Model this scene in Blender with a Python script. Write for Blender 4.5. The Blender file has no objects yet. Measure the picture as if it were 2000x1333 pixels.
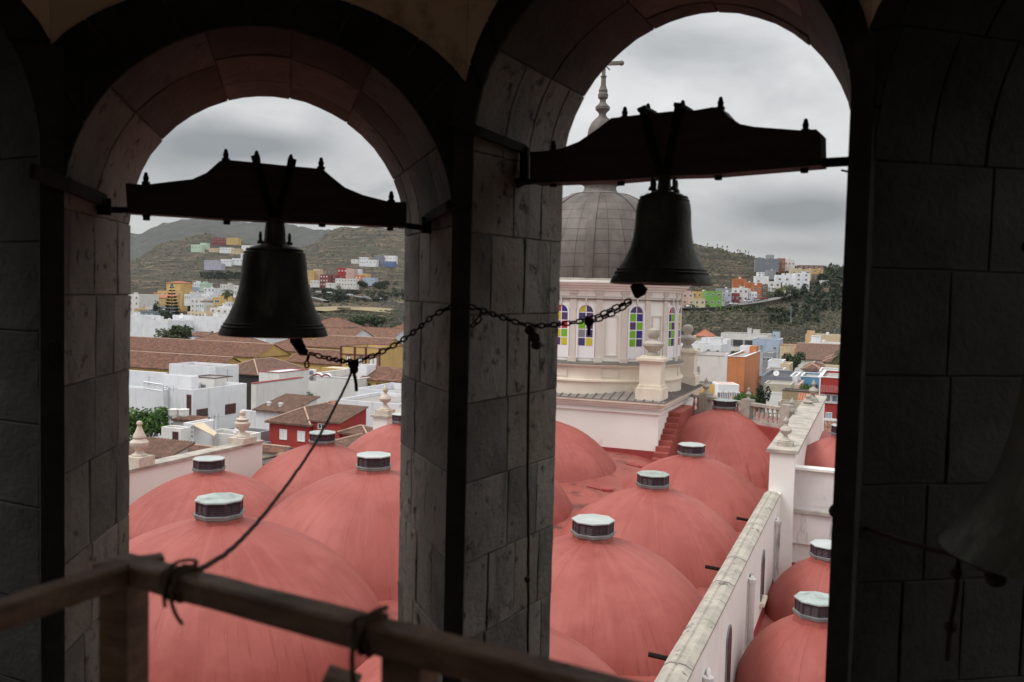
import bpy, math, random
from mathutils import Vector, Matrix, noise
random.seed(7)
V = Vector
R = math.radians
scn = bpy.context.scene

# ------------------------------------------------------------------ camera, sky, sun, exposure
CZ = 26.0                      # eye height above the street
CAM = V((0, 0, CZ))
FPX = 1700.0                   # focal length in pixels of the 2000 px wide photograph
PITCH, ROLL = R(2.9), R(1.43)
FW = V((0, math.cos(PITCH), -math.sin(PITCH)))
U0 = V((0, math.sin(PITCH), math.cos(PITCH)))
RX = V((1, 0, 0)) * math.cos(ROLL) + U0 * math.sin(ROLL)
UP = U0 * math.cos(ROLL) - V((1, 0, 0)) * math.sin(ROLL)

cam_d = bpy.data.cameras.new('camera')
cam = bpy.data.objects.new('camera', cam_d)
scn.collection.objects.link(cam)
cam.matrix_world = Matrix(((RX.x, UP.x, -FW.x, 0), (RX.y, UP.y, -FW.y, 0), (RX.z, UP.z, -FW.z, CZ), (0, 0, 0, 1)))
cam_d.sensor_width = 36
cam_d.lens = 36 * FPX / 2000
cam_d.clip_start = 0.05
cam_d.clip_end = 30000
cam_d.dof.use_dof = True
cam_d.dof.focus_distance = 38
cam_d.dof.aperture_fstop = 2.4
scn.camera = cam

scn.view_settings.view_transform = 'Standard'
scn.view_settings.look = 'None'
scn.view_settings.gamma = 1
scn.view_settings.use_curve_mapping = False
scn.view_settings.exposure = 0.20

world = bpy.data.worlds.new('World')
scn.world = world
world.use_nodes = True
SUN_EL, SUN_AZ = R(54), R(-105)        # azimuth measured from +Y towards +X: high, behind and to the left
def build_world():
    nt = world.node_tree; nt.nodes.clear()
    n = nt.nodes.new; L = nt.links.new
    out = n('ShaderNodeOutputWorld')
    sky = n('ShaderNodeTexSky'); sky.sky_type = 'NISHITA'; sky.sun_disc = False
    sky.sun_elevation = SUN_EL; sky.sun_rotation = SUN_AZ
    b1 = n('ShaderNodeBackground'); b1.inputs[1].default_value = 0.10
    L(sky.outputs[0], b1.inputs[0])
    tc = n('ShaderNodeTexCoord')
    sep = n('ShaderNodeSeparateXYZ'); L(tc.outputs['Generated'], sep.inputs[0])
    def math_(op, a, b=None, c=None, clamp=False):
        m = n('ShaderNodeMath'); m.operation = op; m.use_clamp = clamp
        for i, x in enumerate((a, b, c)):
            if x is None: continue
            if isinstance(x, (int, float)): m.inputs[i].default_value = x
            else: L(x, m.inputs[i])
        return m.outputs[0]
    z = math_('MAXIMUM', sep.outputs[2], 0.0)
    zz = math_('ADD', z, 0.34)
    px = math_('DIVIDE', sep.outputs[0], zz); py = math_('DIVIDE', sep.outputs[1], zz)
    cmb = n('ShaderNodeCombineXYZ'); L(px, cmb.inputs[0]); L(py, cmb.inputs[1]); cmb.inputs[2].default_value = 3.7
    def nz(scale, detail, rough, off, dist=0.0):
        mp = n('ShaderNodeMapping'); mp.inputs['Location'].default_value = off
        L(cmb.outputs[0], mp.inputs['Vector'])
        t = n('ShaderNodeTexNoise'); t.inputs['Scale'].default_value = scale
        t.inputs['Detail'].default_value = detail; t.inputs['Roughness'].default_value = rough
        t.inputs['Distortion'].default_value = dist
        L(mp.outputs[0], t.inputs['Vector']); return t.outputs[0]
    big = nz(1.1, 6, 0.55, (1.3, 0.4, 0), 0.4)
    fine = nz(3.4, 8, 0.62, (5.1, 2.2, 1), 0.5)
    cl = math_('ADD', math_('MULTIPLY', big, 0.55), math_('MULTIPLY', fine, 0.45))
    # banks of darker cloud standing over the hills
    def bank(u, v, ru, rv, k):
        d = (FW + RX * ((u - 1000) / FPX) - UP * ((v - 666.5) / FPX)).normalized()
        dot = n('ShaderNodeVectorMath'); dot.operation = 'SUBTRACT'
        nrm = n('ShaderNodeVectorMath'); nrm.operation = 'NORMALIZE'
        L(tc.outputs['Generated'], nrm.inputs[0])
        L(nrm.outputs[0], dot.inputs[0]); dot.inputs[1].default_value = d
        s = n('ShaderNodeSeparateXYZ'); L(dot.outputs[0], s.inputs[0])
        ex = math_('DIVIDE', s.outputs[0], ru); ez = math_('DIVIDE', s.outputs[2], rv); ey = math_('DIVIDE', s.outputs[1], 0.5)
        r2 = math_('ADD', math_('ADD', math_('MULTIPLY', ex, ex), math_('MULTIPLY', ez, ez)), math_('MULTIPLY', ey, ey))
        g = math_('POWER', 2.718, math_('MULTIPLY', r2, -1.0))
        return math_('MULTIPLY', g, k)
    banks = [bank(500, 285, .085, .022, .27), bank(330, 330, .06, .035, .12), bank(640, 250, .03, .02, .06), bank(1565, 412, .08, .024, .34), bank(1560, 488, .07, .010, .10),
             bank(1300, 110, .07, .035, .12), bank(560, 240, .06, .02, -.07), bank(1450, 80, .06, .03, .05)]
    tot = banks[0]
    for b in banks[1:]: tot = math_('ADD', tot, b)
    # rag the edge of the banks with the cloud noise
    tot = math_('MULTIPLY', tot, math_('ADD', math_('MULTIPLY', fine, 2.2), -0.1))
    dens = math_('SUBTRACT', cl, tot)
    ramp = n('ShaderNodeValToRGB'); L(dens, ramp.inputs[0])
    e = ramp.color_ramp.elements
    e[0].position = 0.26; e[0].color = (0.235, 0.248, 0.26, 1)
    e[1].position = 0.62; e[1].color = (0.66, 0.66, 0.655, 1)
    x = ramp.color_ramp.elements.new(0.43); x.color = (0.455, 0.46, 0.463, 1)
    # overcast sky grows brighter towards the zenith
    gain = math_('ADD', math_('MULTIPLY', math_('POWER', z, 1.2), 2.35), 0.80)
    b2 = n('ShaderNodeBackground'); L(ramp.outputs[0], b2.inputs[0]); L(gain, b2.inputs[1])
    mx = n('ShaderNodeMixShader'); mx.inputs[0].default_value = 0.93
    L(b1.outputs[0], mx.inputs[1]); L(b2.outputs[0], mx.inputs[2]); L(mx.outputs[0], out.inputs[0])
build_world()

sun_d = bpy.data.lights.new('sun', 'SUN'); sun_d.energy = 1.5; sun_d.angle = R(25); sun_d.color = (1.0, .965, .92)
sun = bpy.data.objects.new('sun', sun_d); scn.collection.objects.link(sun)
sdir = V((math.sin(SUN_AZ) * math.cos(SUN_EL), math.cos(SUN_AZ) * math.cos(SUN_EL), math.sin(SUN_EL)))
sun.rotation_euler = sdir.to_track_quat('Z', 'Y').to_euler()

# ------------------------------------------------------------------ helpers
def ray(u, v): return FW + RX * ((u - 1000) / FPX) - UP * ((v - 666.5) / FPX)
def P(u, v, Y):
    d = ray(u, v); return CAM + d * (Y / d.y)
def Pz(u, v, z):
    d = ray(u, v); return CAM + d * ((z - CZ) / d.z)
def proj(p):
    d = p - CAM; f = d.dot(FW)
    return (1000 + FPX * d.dot(RX) / f, 666.5 - FPX * d.dot(UP) / f)

WL = {}
COL = scn.collection.objects
class MB:
    def __init__(s): s.v = []; s.f = []; s.m = []; s.cur = 0
    def add(s, vs, fs, m=None):
        o = len(s.v); s.v += [tuple(x) for x in vs]
        k = s.cur if m is None else m
        for f in fs: s.f.append(tuple(i + o for i in f)); s.m.append(k)
        return s
    def box(s, c, size, rz=0.0, m=None):
        hx, hy, hz = size[0] / 2, size[1] / 2, size[2] / 2
        ca, sa = math.cos(rz), math.sin(rz)
        vs = []
        for dz in (-hz, hz):
            for dx, dy in ((-hx, -hy), (hx, -hy), (hx, hy), (-hx, hy)):
                vs.append((c[0] + dx * ca - dy * sa, c[1] + dx * sa + dy * ca, c[2] + dz))
        return s.add(vs, BOXF, m)
    def hexa(s, vs, m=None): return s.add(vs, BOXF, m)
    def fbox(s, o, ex, ey, ez, x0, x1, y0, y1, z0, z1, m=None):
        vs = []
        for z in (z0, z1):
            for x, y in ((x0, y0), (x1, y0), (x1, y1), (x0, y1)):
                vs.append(o + ex * x + ey * y + ez * z)
        return s.add(vs, BOXF, m)
    def tube(s, pts, r, n=6, m=None, closed=False, caps=True):
        pts = [V(p) for p in pts]; k = len(pts)
        rr = r if isinstance(r, (list, tuple)) else [r] * k
        vs = []; fs = []
        prev = None
        for i, p in enumerate(pts):
            if closed: t = (pts[(i + 1) % k] - pts[i - 1])
            else: t = pts[min(i + 1, k - 1)] - pts[max(i - 1, 0)]
            t.normalize()
            if prev is None:
                a = t.cross(V((0, 0, 1)))
                if a.length < .1: a = t.cross(V((0, 1, 0)))
            else: a = prev - t * prev.dot(t)
            a.normalize(); prev = a; b = t.cross(a)
            for j in range(n):
                g = 2 * math.pi * j / n
                vs.append(p + a * (rr[i] * math.cos(g)) + b * (rr[i] * math.sin(g)))
        for i in range(k if closed else k - 1):
            i2 = (i + 1) % k
            for j in range(n):
                j2 = (j + 1) % n
                fs.append((i * n + j, i * n + j2, i2 * n + j2, i2 * n + j))
        if caps and not closed:
            fs.append(tuple(reversed(range(n)))); fs.append(tuple((k - 1) * n + j for j in range(n)))
        return s.add(vs, fs, m)
    def lathe(s, prof, c, n=24, m=None, ax=None, ex=None, ph=0.0, caps=True):
        """prof: (radius, height) list"""
        vs = []; fs = []
        ez = V((0, 0, 1)) if ax is None else ax
        e1 = V((1, 0, 0)) if ex is None else ex
        e2 = ez.cross(e1); c = V(c)
        for r, h in prof:
            for j in range(n):
                g = 2 * math.pi * j / n + ph
                vs.append(c + e1 * (r * math.cos(g)) + e2 * (r * math.sin(g)) + ez * h)
        for i in range(len(prof) - 1):
            for j in range(n):
                j2 = (j + 1) % n
                fs.append((i * n + j, i * n + j2, (i + 1) * n + j2, (i + 1) * n + j))
        if caps:
            if prof[0][0] > 1e-4: fs.append(tuple(reversed(range(n))))
            if prof[-1][0] > 1e-4: fs.append(tuple((len(prof) - 1) * n + j for j in range(n)))
        return s.add(vs, fs, m)
    def prism(s, pts, d, m=None):
        """closed polygon pts (Vectors) extruded by vector d"""
        k = len(pts)
        vs = [V(p) for p in pts] + [V(p) + d for p in pts]
        fs = [tuple(reversed(range(k))), tuple(range(k, 2 * k))]
        for i in range(k):
            j = (i + 1) % k; fs.append((i, j, k + j, k + i))
        return s.add(vs, fs, m)
BOXF = [(0, 3, 2, 1), (4, 5, 6, 7), (0, 1, 5, 4), (1, 2, 6, 5), (2, 3, 7, 6), (3, 0, 4, 7)]

def mesh_of(name, mb, mats, origin, smooth=False, fix=True):
    me = bpy.data.meshes.new(name)
    o = V(origin)
    me.from_pydata([(x - o.x, y - o.y, z - o.z) for x, y, z in mb.v], [], mb.f)
    for mt in (mats if isinstance(mats, (list, tuple)) else [mats]): me.materials.append(mt)
    if any(mb.m): me.polygons.foreach_set('material_index', mb.m)
    if smooth is True: me.polygons.foreach_set('use_smooth', [True] * len(mb.f))
    me.update()
    return me
def obj(name, mb, mats, parent=None, origin=None, smooth=False):
    if origin is None:
        xs = [v[0] for v in mb.v]; ys = [v[1] for v in mb.v]; zs = [v[2] for v in mb.v]
        origin = V(((min(xs) + max(xs)) / 2, (min(ys) + max(ys)) / 2, min(zs)))
    origin = V(origin)
    me = mesh_of(name, mb, mats, origin, smooth)
    if smooth == 'angle':
        me.shade_smooth() if hasattr(me, 'shade_smooth') else None
        try: me.set_sharp_from_angle(angle=R(35))
        except Exception: pass
    return link(name, me, parent, origin)
def link(name, data, parent, loc, rot=None, scale=None):
    o = bpy.data.objects.new(name, data); COL.link(o)
    loc = V(loc)
    if parent is not None:
        o.parent = parent; o.location = loc - WL[parent.name]
    else: o.location = loc
    if rot is not None: o.rotation_euler = rot
    if scale is not None: o.scale = scale
    WL[o.name] = loc
    return o
def tag(o, label=None, cat=None, group=None, kind=None):
    if label: o['label'] = label
    if cat: o['category'] = cat
    if group: o['group'] = group
    if kind: o['kind'] = kind
    return o
def thing(name, label, cat, loc, group=None):
    return tag(link(name, None, None, loc), label, cat, group)
def dup(root, loc, label=None, group=None, rz=None, sc=None):
    r = root.copy(); COL.link(r); r.location = V(loc); WL[r.name] = V(loc)
    if label: r['label'] = label
    if group: r['group'] = group
    if rz is not None: r.rotation_euler = (0, 0, rz)
    if sc is not None: r.scale = (sc, sc, sc)
    for ch in list(root.children):
        c = ch.copy(); COL.link(c); c.parent = r; WL[c.name] = V(loc) + c.location
        for g in list(ch.children):
            d = g.copy(); COL.link(d); d.parent = c
    return r

# ------------------------------------------------------------------ materials
MATS = {}
def mat(name, c1, c2=None, scale=1.0, rough=.85, bump=0.0, bscale=None, metal=0.0, spots=None, sscale=None, sthr=(.55, .7),
        stretch=None, streak=None, detail=5, spec=None, bdist=.02, coord='pos', contrast=(.35, .65)):
    if name in MATS: return MATS[name]
    m = bpy.data.materials.new(name); m.use_nodes = True
    nt = m.node_tree; n = nt.nodes.new; L = nt.links.new
    b = nt.nodes['Principled BSDF']
    b.inputs['Roughness'].default_value = rough; b.inputs['Metallic'].default_value = metal
    if spec is not None: b.inputs['Specular IOR Level'].default_value = spec
    c1 = tuple(c1) + (1,)
    if coord == 'pos': src = n('ShaderNodeNewGeometry').outputs['Position']
    else: src = n('ShaderNodeTexCoord').outputs['Object']
    def nz(sc, det=5, st=None, rg=.6, off=0):
        v = src
        mp = n('ShaderNodeMapping')
        mp.inputs['Location'].default_value = (off, off * .7, off * .3)
        if st: mp.inputs['Scale'].default_value = st
        L(v, mp.inputs['Vector'])
        t = n('ShaderNodeTexNoise'); t.inputs['Scale'].default_value = sc; t.inputs['Detail'].default_value = det
        t.inputs['Roughness'].default_value = rg
        L(mp.outputs[0], t.inputs['Vector']); return t.outputs[0]
    def ramp(x, a, bb):
        r = n('ShaderNodeMapRange'); r.inputs[1].default_value = a; r.inputs[2].default_value = bb; L(x, r.inputs[0]); return r.outputs[0]
    def mix(f, x, y):
        k = n('ShaderNodeMix'); k.data_type = 'RGBA'
        if isinstance(f, float): k.inputs[0].default_value = f
        else: L(f, k.inputs[0])
        for s, i in ((x, 6), (y, 7)):
            if isinstance(s, tuple): k.inputs[i].default_value = s if len(s) == 4 else s + (1,)
            else: L(s, k.inputs[i])
        return k.outputs[2]
    col = c1
    if c2 is not None: col = mix(ramp(nz(scale, detail, stretch), *contrast), c1, tuple(c2))
    if spots is not None:
        col = mix(ramp(nz(sscale or scale * 3, 6, None, .65, 11), *sthr), col, tuple(spots))
    if streak is not None:     # (colour, scale, zstretch, lo, hi)
        sc_, ss, zs, lo, hi = streak
        col = mix(ramp(nz(ss, 6, (1, 1, zs), .6, 23), lo, hi), col, tuple(sc_))
    if isinstance(col, tuple): b.inputs['Base Color'].default_value = col
    else: L(col, b.inputs['Base Color'])
    if bump:
        bp = n('ShaderNodeBump'); bp.inputs['Strength'].default_value = bump; bp.inputs['Distance'].default_value = bdist
        L(nz(bscale or scale * 6, 6, None, .65, 5), bp.inputs['Height']); L(bp.outputs[0], b.inputs['Normal'])
    MATS[name] = m
    return m

M_stone = mat('basalt_stone', (.145, .132, .115), (.24, .222, .197), 1.4, .94, .65, 15, spots=(.045, .04, .035), sscale=7, sthr=(.57, .66), bdist=.035,
              streak=((.075, .067, .058), 3.0, .14, .55, .68), spec=.15, contrast=(.3, .7))
M_stone_w = mat('warm_stone', (.145, .125, .103), (.22, .195, .163), 1.9, .94, .65, 17, spots=(.05, .042, .034), sscale=8, sthr=(.56, .66), bdist=.035, spec=.15)
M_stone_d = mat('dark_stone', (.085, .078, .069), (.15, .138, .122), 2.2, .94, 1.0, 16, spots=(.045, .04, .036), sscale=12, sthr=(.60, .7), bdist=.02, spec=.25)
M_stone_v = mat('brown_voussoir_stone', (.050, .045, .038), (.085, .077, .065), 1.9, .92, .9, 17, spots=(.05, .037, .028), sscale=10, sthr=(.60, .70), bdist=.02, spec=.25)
M_stone_shade = mat('shaded_stone', (.020, .018, .016), (.036, .033, .029), 2.2, .92, .7, 18, spots=(.03, .026, .022), sscale=12, sthr=(.60, .7), bdist=.02, spec=.2)  # same stone with the interior shade put into its colour
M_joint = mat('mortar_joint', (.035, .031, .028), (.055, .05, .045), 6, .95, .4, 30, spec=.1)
M_joint2 = mat('stone_joint', (.10, .082, .068), (.27, .215, .16), 3, .95, .4, 30, spec=.1)
M_mortar = mat('pale_mortar', (.30, .265, .22), (.20, .17, .14), 9, .95, .4, 30, spec=.1)
M_plaster_in = mat('ochre_plaster', (.70, .54, .37), (.76, .60, .42), .8, .93, .3, 14, spots=(.25, .17, .1), sscale=2.5, sthr=(.58, .75), spec=.15)
M_bronze = mat('bell_bronze', (.045, .045, .032), (.08, .082, .058), 5, .6, .4, 26, metal=.25, spots=(.20, .21, .165), sscale=8, sthr=(.66, .8), streak=((.19, .21, .15), 7, .12, .54, .78))
M_iron = mat('rusty_iron', (.008, .007, .006), (.020, .014, .010), 14, .85, .5, 50, metal=0, spec=.15)
M_beam = mat('headstock_wood', (.062, .036, .025), (.038, .023, .016), 3, .72, .5, 16, stretch=(1, 1, 6), spec=.3)
M_rail = mat('rail_wood', (.34, .205, .13), (.15, .088, .055), 3.0, .42, .7, 12, stretch=(2, 2, 9), spots=(.42, .31, .23), sscale=6, sthr=(.6, .8), spec=.5, bdist=.02)
M_rope = mat('old_rope', (.16, .12, .085), (.26, .20, .145), 30, .95, .8, 150, spec=.1)
M_rope_dark = mat('dark_rope', (.05, .032, .026), (.08, .05, .04), 30, .95, .8, 150, spec=.1)
M_steelwire = mat('grey_cord', (.11, .085, .075), (.17, .13, .115), 30, .8, .6, 120, spec=.2)

M_red = mat('salmon_coating', (.285, .066, .052), (.36, .098, .080), .33, .62, .25, 2.6, spots=(.25, .05, .038), sscale=.55, sthr=(.50, .74),
            streak=((.29, .065, .05), 1.3, .22, .52, .76), spec=.35, bdist=.05)
def dome_material():
    m = M_red.copy(); m.name = 'salmon_dome'; nt = m.node_tree; n = nt.nodes.new; L = nt.links.new
    b = nt.nodes['Principled BSDF']; prev = b.inputs['Base Color'].links[0].from_socket; pn = b.inputs['Normal'].links[0].from_socket
    tc = n('ShaderNodeTexCoord'); sp = n('ShaderNodeSeparateXYZ'); L(tc.outputs['Object'], sp.inputs[0])
    def M(op, a, c=None):
        k = n('ShaderNodeMath'); k.operation = op
        for i, x in enumerate((a, c)):
            if x is None: continue
            if isinstance(x, (int, float)): k.inputs[i].default_value = x
            else: L(x, k.inputs[i])
        return k.outputs[0]
    an = M('ARCTAN2', sp.outputs[1], sp.outputs[0]); oi = n('ShaderNodeObjectInfo')
    cb = n('ShaderNodeCombineXYZ'); L(M('MULTIPLY', M('COSINE', an), 5.5), cb.inputs[0]); L(M('MULTIPLY', M('SINE', an), 5.5), cb.inputs[1])
    rr = M('SQRT', M('ADD', M('MULTIPLY', sp.outputs[0], sp.outputs[0]), M('MULTIPLY', sp.outputs[1], sp.outputs[1])))
    L(M('ADD', M('MULTIPLY', rr, .22), M('MULTIPLY', oi.outputs['Random'], 40)), cb.inputs[2])
    t = n('ShaderNodeTexNoise'); t.inputs['Scale'].default_value = 1.6; t.inputs['Detail'].default_value = 7; t.inputs['Roughness'].default_value = .68; L(cb.outputs[0], t.inputs[0])
    def rng(x, a, c, lo=0, hi=1):
        r = n('ShaderNodeMapRange'); r.inputs[1].default_value = a; r.inputs[2].default_value = c; r.inputs[3].default_value = lo; r.inputs[4].default_value = hi; L(x, r.inputs[0]); return r.outputs[0]
    def mix(f, x, y):
        k = n('ShaderNodeMix'); k.data_type = 'RGBA'; L(f, k.inputs[0])
        L(x, k.inputs[6]); k.inputs[7].default_value = y; return k.outputs[2]
    c = mix(rng(t.outputs[0], .52, .80, 0, .42), prev, (.20, .038, .028, 1))
    c = mix(rng(t.outputs[0], .46, .26, 0, .22), c, (.50, .19, .155, 1))
    # drips running down near the foot of the dome
    t3 = n('ShaderNodeTexNoise'); t3.inputs['Scale'].default_value = 5.5; t3.inputs['Detail'].default_value = 4; L(cb.outputs[0], t3.inputs[0])
    dr_ = M('MULTIPLY', rng(t3.outputs[0], .60, .66), rng(M('ADD', rr, M('MULTIPLY', t.outputs[0], 1.6)), 3.6, 4.6))
    c = mix(M('MULTIPLY', dr_, .35), c, (.17, .03, .024, 1))
    # thin laps where the coating sheets meet, running from crown to foot
    fr = M('ABSOLUTE', M('SUBTRACT', M('FRACT', M('ADD', M('MULTIPLY', an, 14 / 6.28318), M('MULTIPLY', t.outputs[0], .35))), .5))
    lap = rng(M('MULTIPLY', fr, rr), .035, .0, 0, 1)
    c = mix(M('MULTIPLY', lap, .45), c, (.30, .075, .06, 1))
    L(c, b.inputs['Base Color'])
    bp = n('ShaderNodeBump'); bp.inputs['Strength'].default_value = .5; bp.inputs['Distance'].default_value = .03
    L(M('ADD', M('MULTIPLY', lap, .6), M('MULTIPLY', t.outputs[0], 1.2)), bp.inputs['Height']); L(pn, bp.inputs['Normal']); L(bp.outputs[0], b.inputs['Normal'])
    return m
M_dome = dome_material()
M_red_d = mat('dark_red_trim', (.25, .035, .032), (.33, .05, .045), 1, .6, .2, 8)
M_maroon = mat('maroon_louvre', (.032, .012, .018), (.050, .018, .026), 3, .55)
M_rim = mat('grey_zinc', (.27, .29, .28), (.19, .20, .20), 3, .5, metal=.3)
M_lid = mat('milky_lid', (.40, .435, .42), (.48, .515, .50), 1.5, .35, spots=(.36, .41, .38), sscale=2.2, sthr=(.58, .75))
M_lid2 = mat('dirty_lid', (.27, .32, .29), (.40, .45, .43), 2.5, .4, spots=(.17, .19, .16), sscale=3.2, sthr=(.52, .7))
M_white = mat('cathedral_whitewash', (.83, .81, .77), (.78, .755, .715), .5, .85, .15, 5, spots=(.60, .55, .50), sscale=.8, sthr=(.6, .85), streak=((.62, .58, .53), 1.6, .12, .62, .85))
M_cream = mat('cream_stone_paint', (.76, .69, .58), (.68, .60, .49), .9, .85, .2, 7, streak=((.42, .36, .29), 1.8, .2, .6, .85))
M_white_st = mat('stained_whitewash', (.72, .68, .66), (.60, .57, .55), .6, .88, .2, 5, spots=(.14, .135, .13), sscale=1.1, sthr=(.60, .76), streak=((.16, .155, .15), 2.2, .2, .56, .72))
M_cop = mat('weathered_coping', (.44, .40, .335), (.30, .275, .235), 2.2, .92, .5, 9, spots=(.09, .085, .075), sscale=3.5, sthr=(.60, .66))
M_cop2 = mat('weathered_stone_grey', (.48, .43, .37), (.30, .275, .24), 1.6, .92, .5, 9, spots=(.20, .185, .165), sscale=3, sthr=(.58, .75))
M_lead = mat('dome_plates', (.072, .058, .050), (.115, .094, .081), 1.1, .55, .25, 10, metal=.15, streak=((.15, .122, .105), 1.7, .18, .5, .75))
M_lead_d = mat('dome_seams', (.115, .097, .086), (.145, .123, .11), 2, .6, .2, 10)
M_greyroof = mat('grey_ribbed_sheet', (.17, .15, .14), (.24, .21, .195), 1.5, .7, .2, 8)
# ================================================================== bell tower (octagonal belfry)
S = 2.6
Cc = V((-.1385 * S, 2.34 * S, 0))                 # inner corner between the two arches in view
def wdir(az): return V((math.sin(R(az)), math.cos(R(az)), 0)), V((math.cos(R(az)), -math.sin(R(az)), 0))
n1, t1 = wdir(-15); n2, t2 = wdir(30); n3, t3 = wdir(75); n0, t0 = wdir(-60)
OCT_C = Cc - V((math.sin(R(7.5)), math.cos(R(7.5)), 0)) * (1.3066 * S)
class Wall:
    def __init__(s, az):
        s.n, s.t = wdir(az)
        s.o = OCT_C + s.n * (1.2071 * S) - s.t * (S / 2)    # left inner corner on plan
    def pt(s, w, T, z):     # w, T, z in units of S; z relative to eye
        return s.o + s.t * (w * S) + s.n * (T * S) + V((0, 0, CZ + z * S))
    def hit(s, u, v, T):
        d = ray(u, v); o = s.o + s.n * (T * S)
        k = (o - CAM).dot(s.n) / d.dot(s.n)
        return CAM + d * k
    def coords(s, p):
        q_ = p - s.o; return q_.dot(s.t) / S, q_.dot(s.n) / S, (p.z - CZ) / S
WL1, WR1, WL0, WR2 = Wall(-15), Wall(30), Wall(-60), Wall(75)

ZB, ZT, TH = -1.75, 1.36, .5
tower = thing('bell_tower', 'dark stone octagonal belfry with round arches framing the whole view', 'bell tower', OCT_C + V((0, 0, CZ + ZB * S)))

def arch_profile(wl, wr, zs, nj=3, na=28, zb=ZB):
    """left jamb bottom -> round arch -> right jamb bottom; returns list of (w,z)"""
    c, r = (wl + wr) / 2, (wr - wl) / 2
    pts = [(wl, zb + (zs - zb) * i / nj) for i in range(nj)]
    pts += [(c - r * math.cos(math.pi * i / na), zs + r * math.sin(math.pi * i / na)) for i in range(na + 1)]
    pts += [(wr, zs - (zs - zb) * (i + 1) / nj) for i in range(nj)]
    return pts

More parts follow.
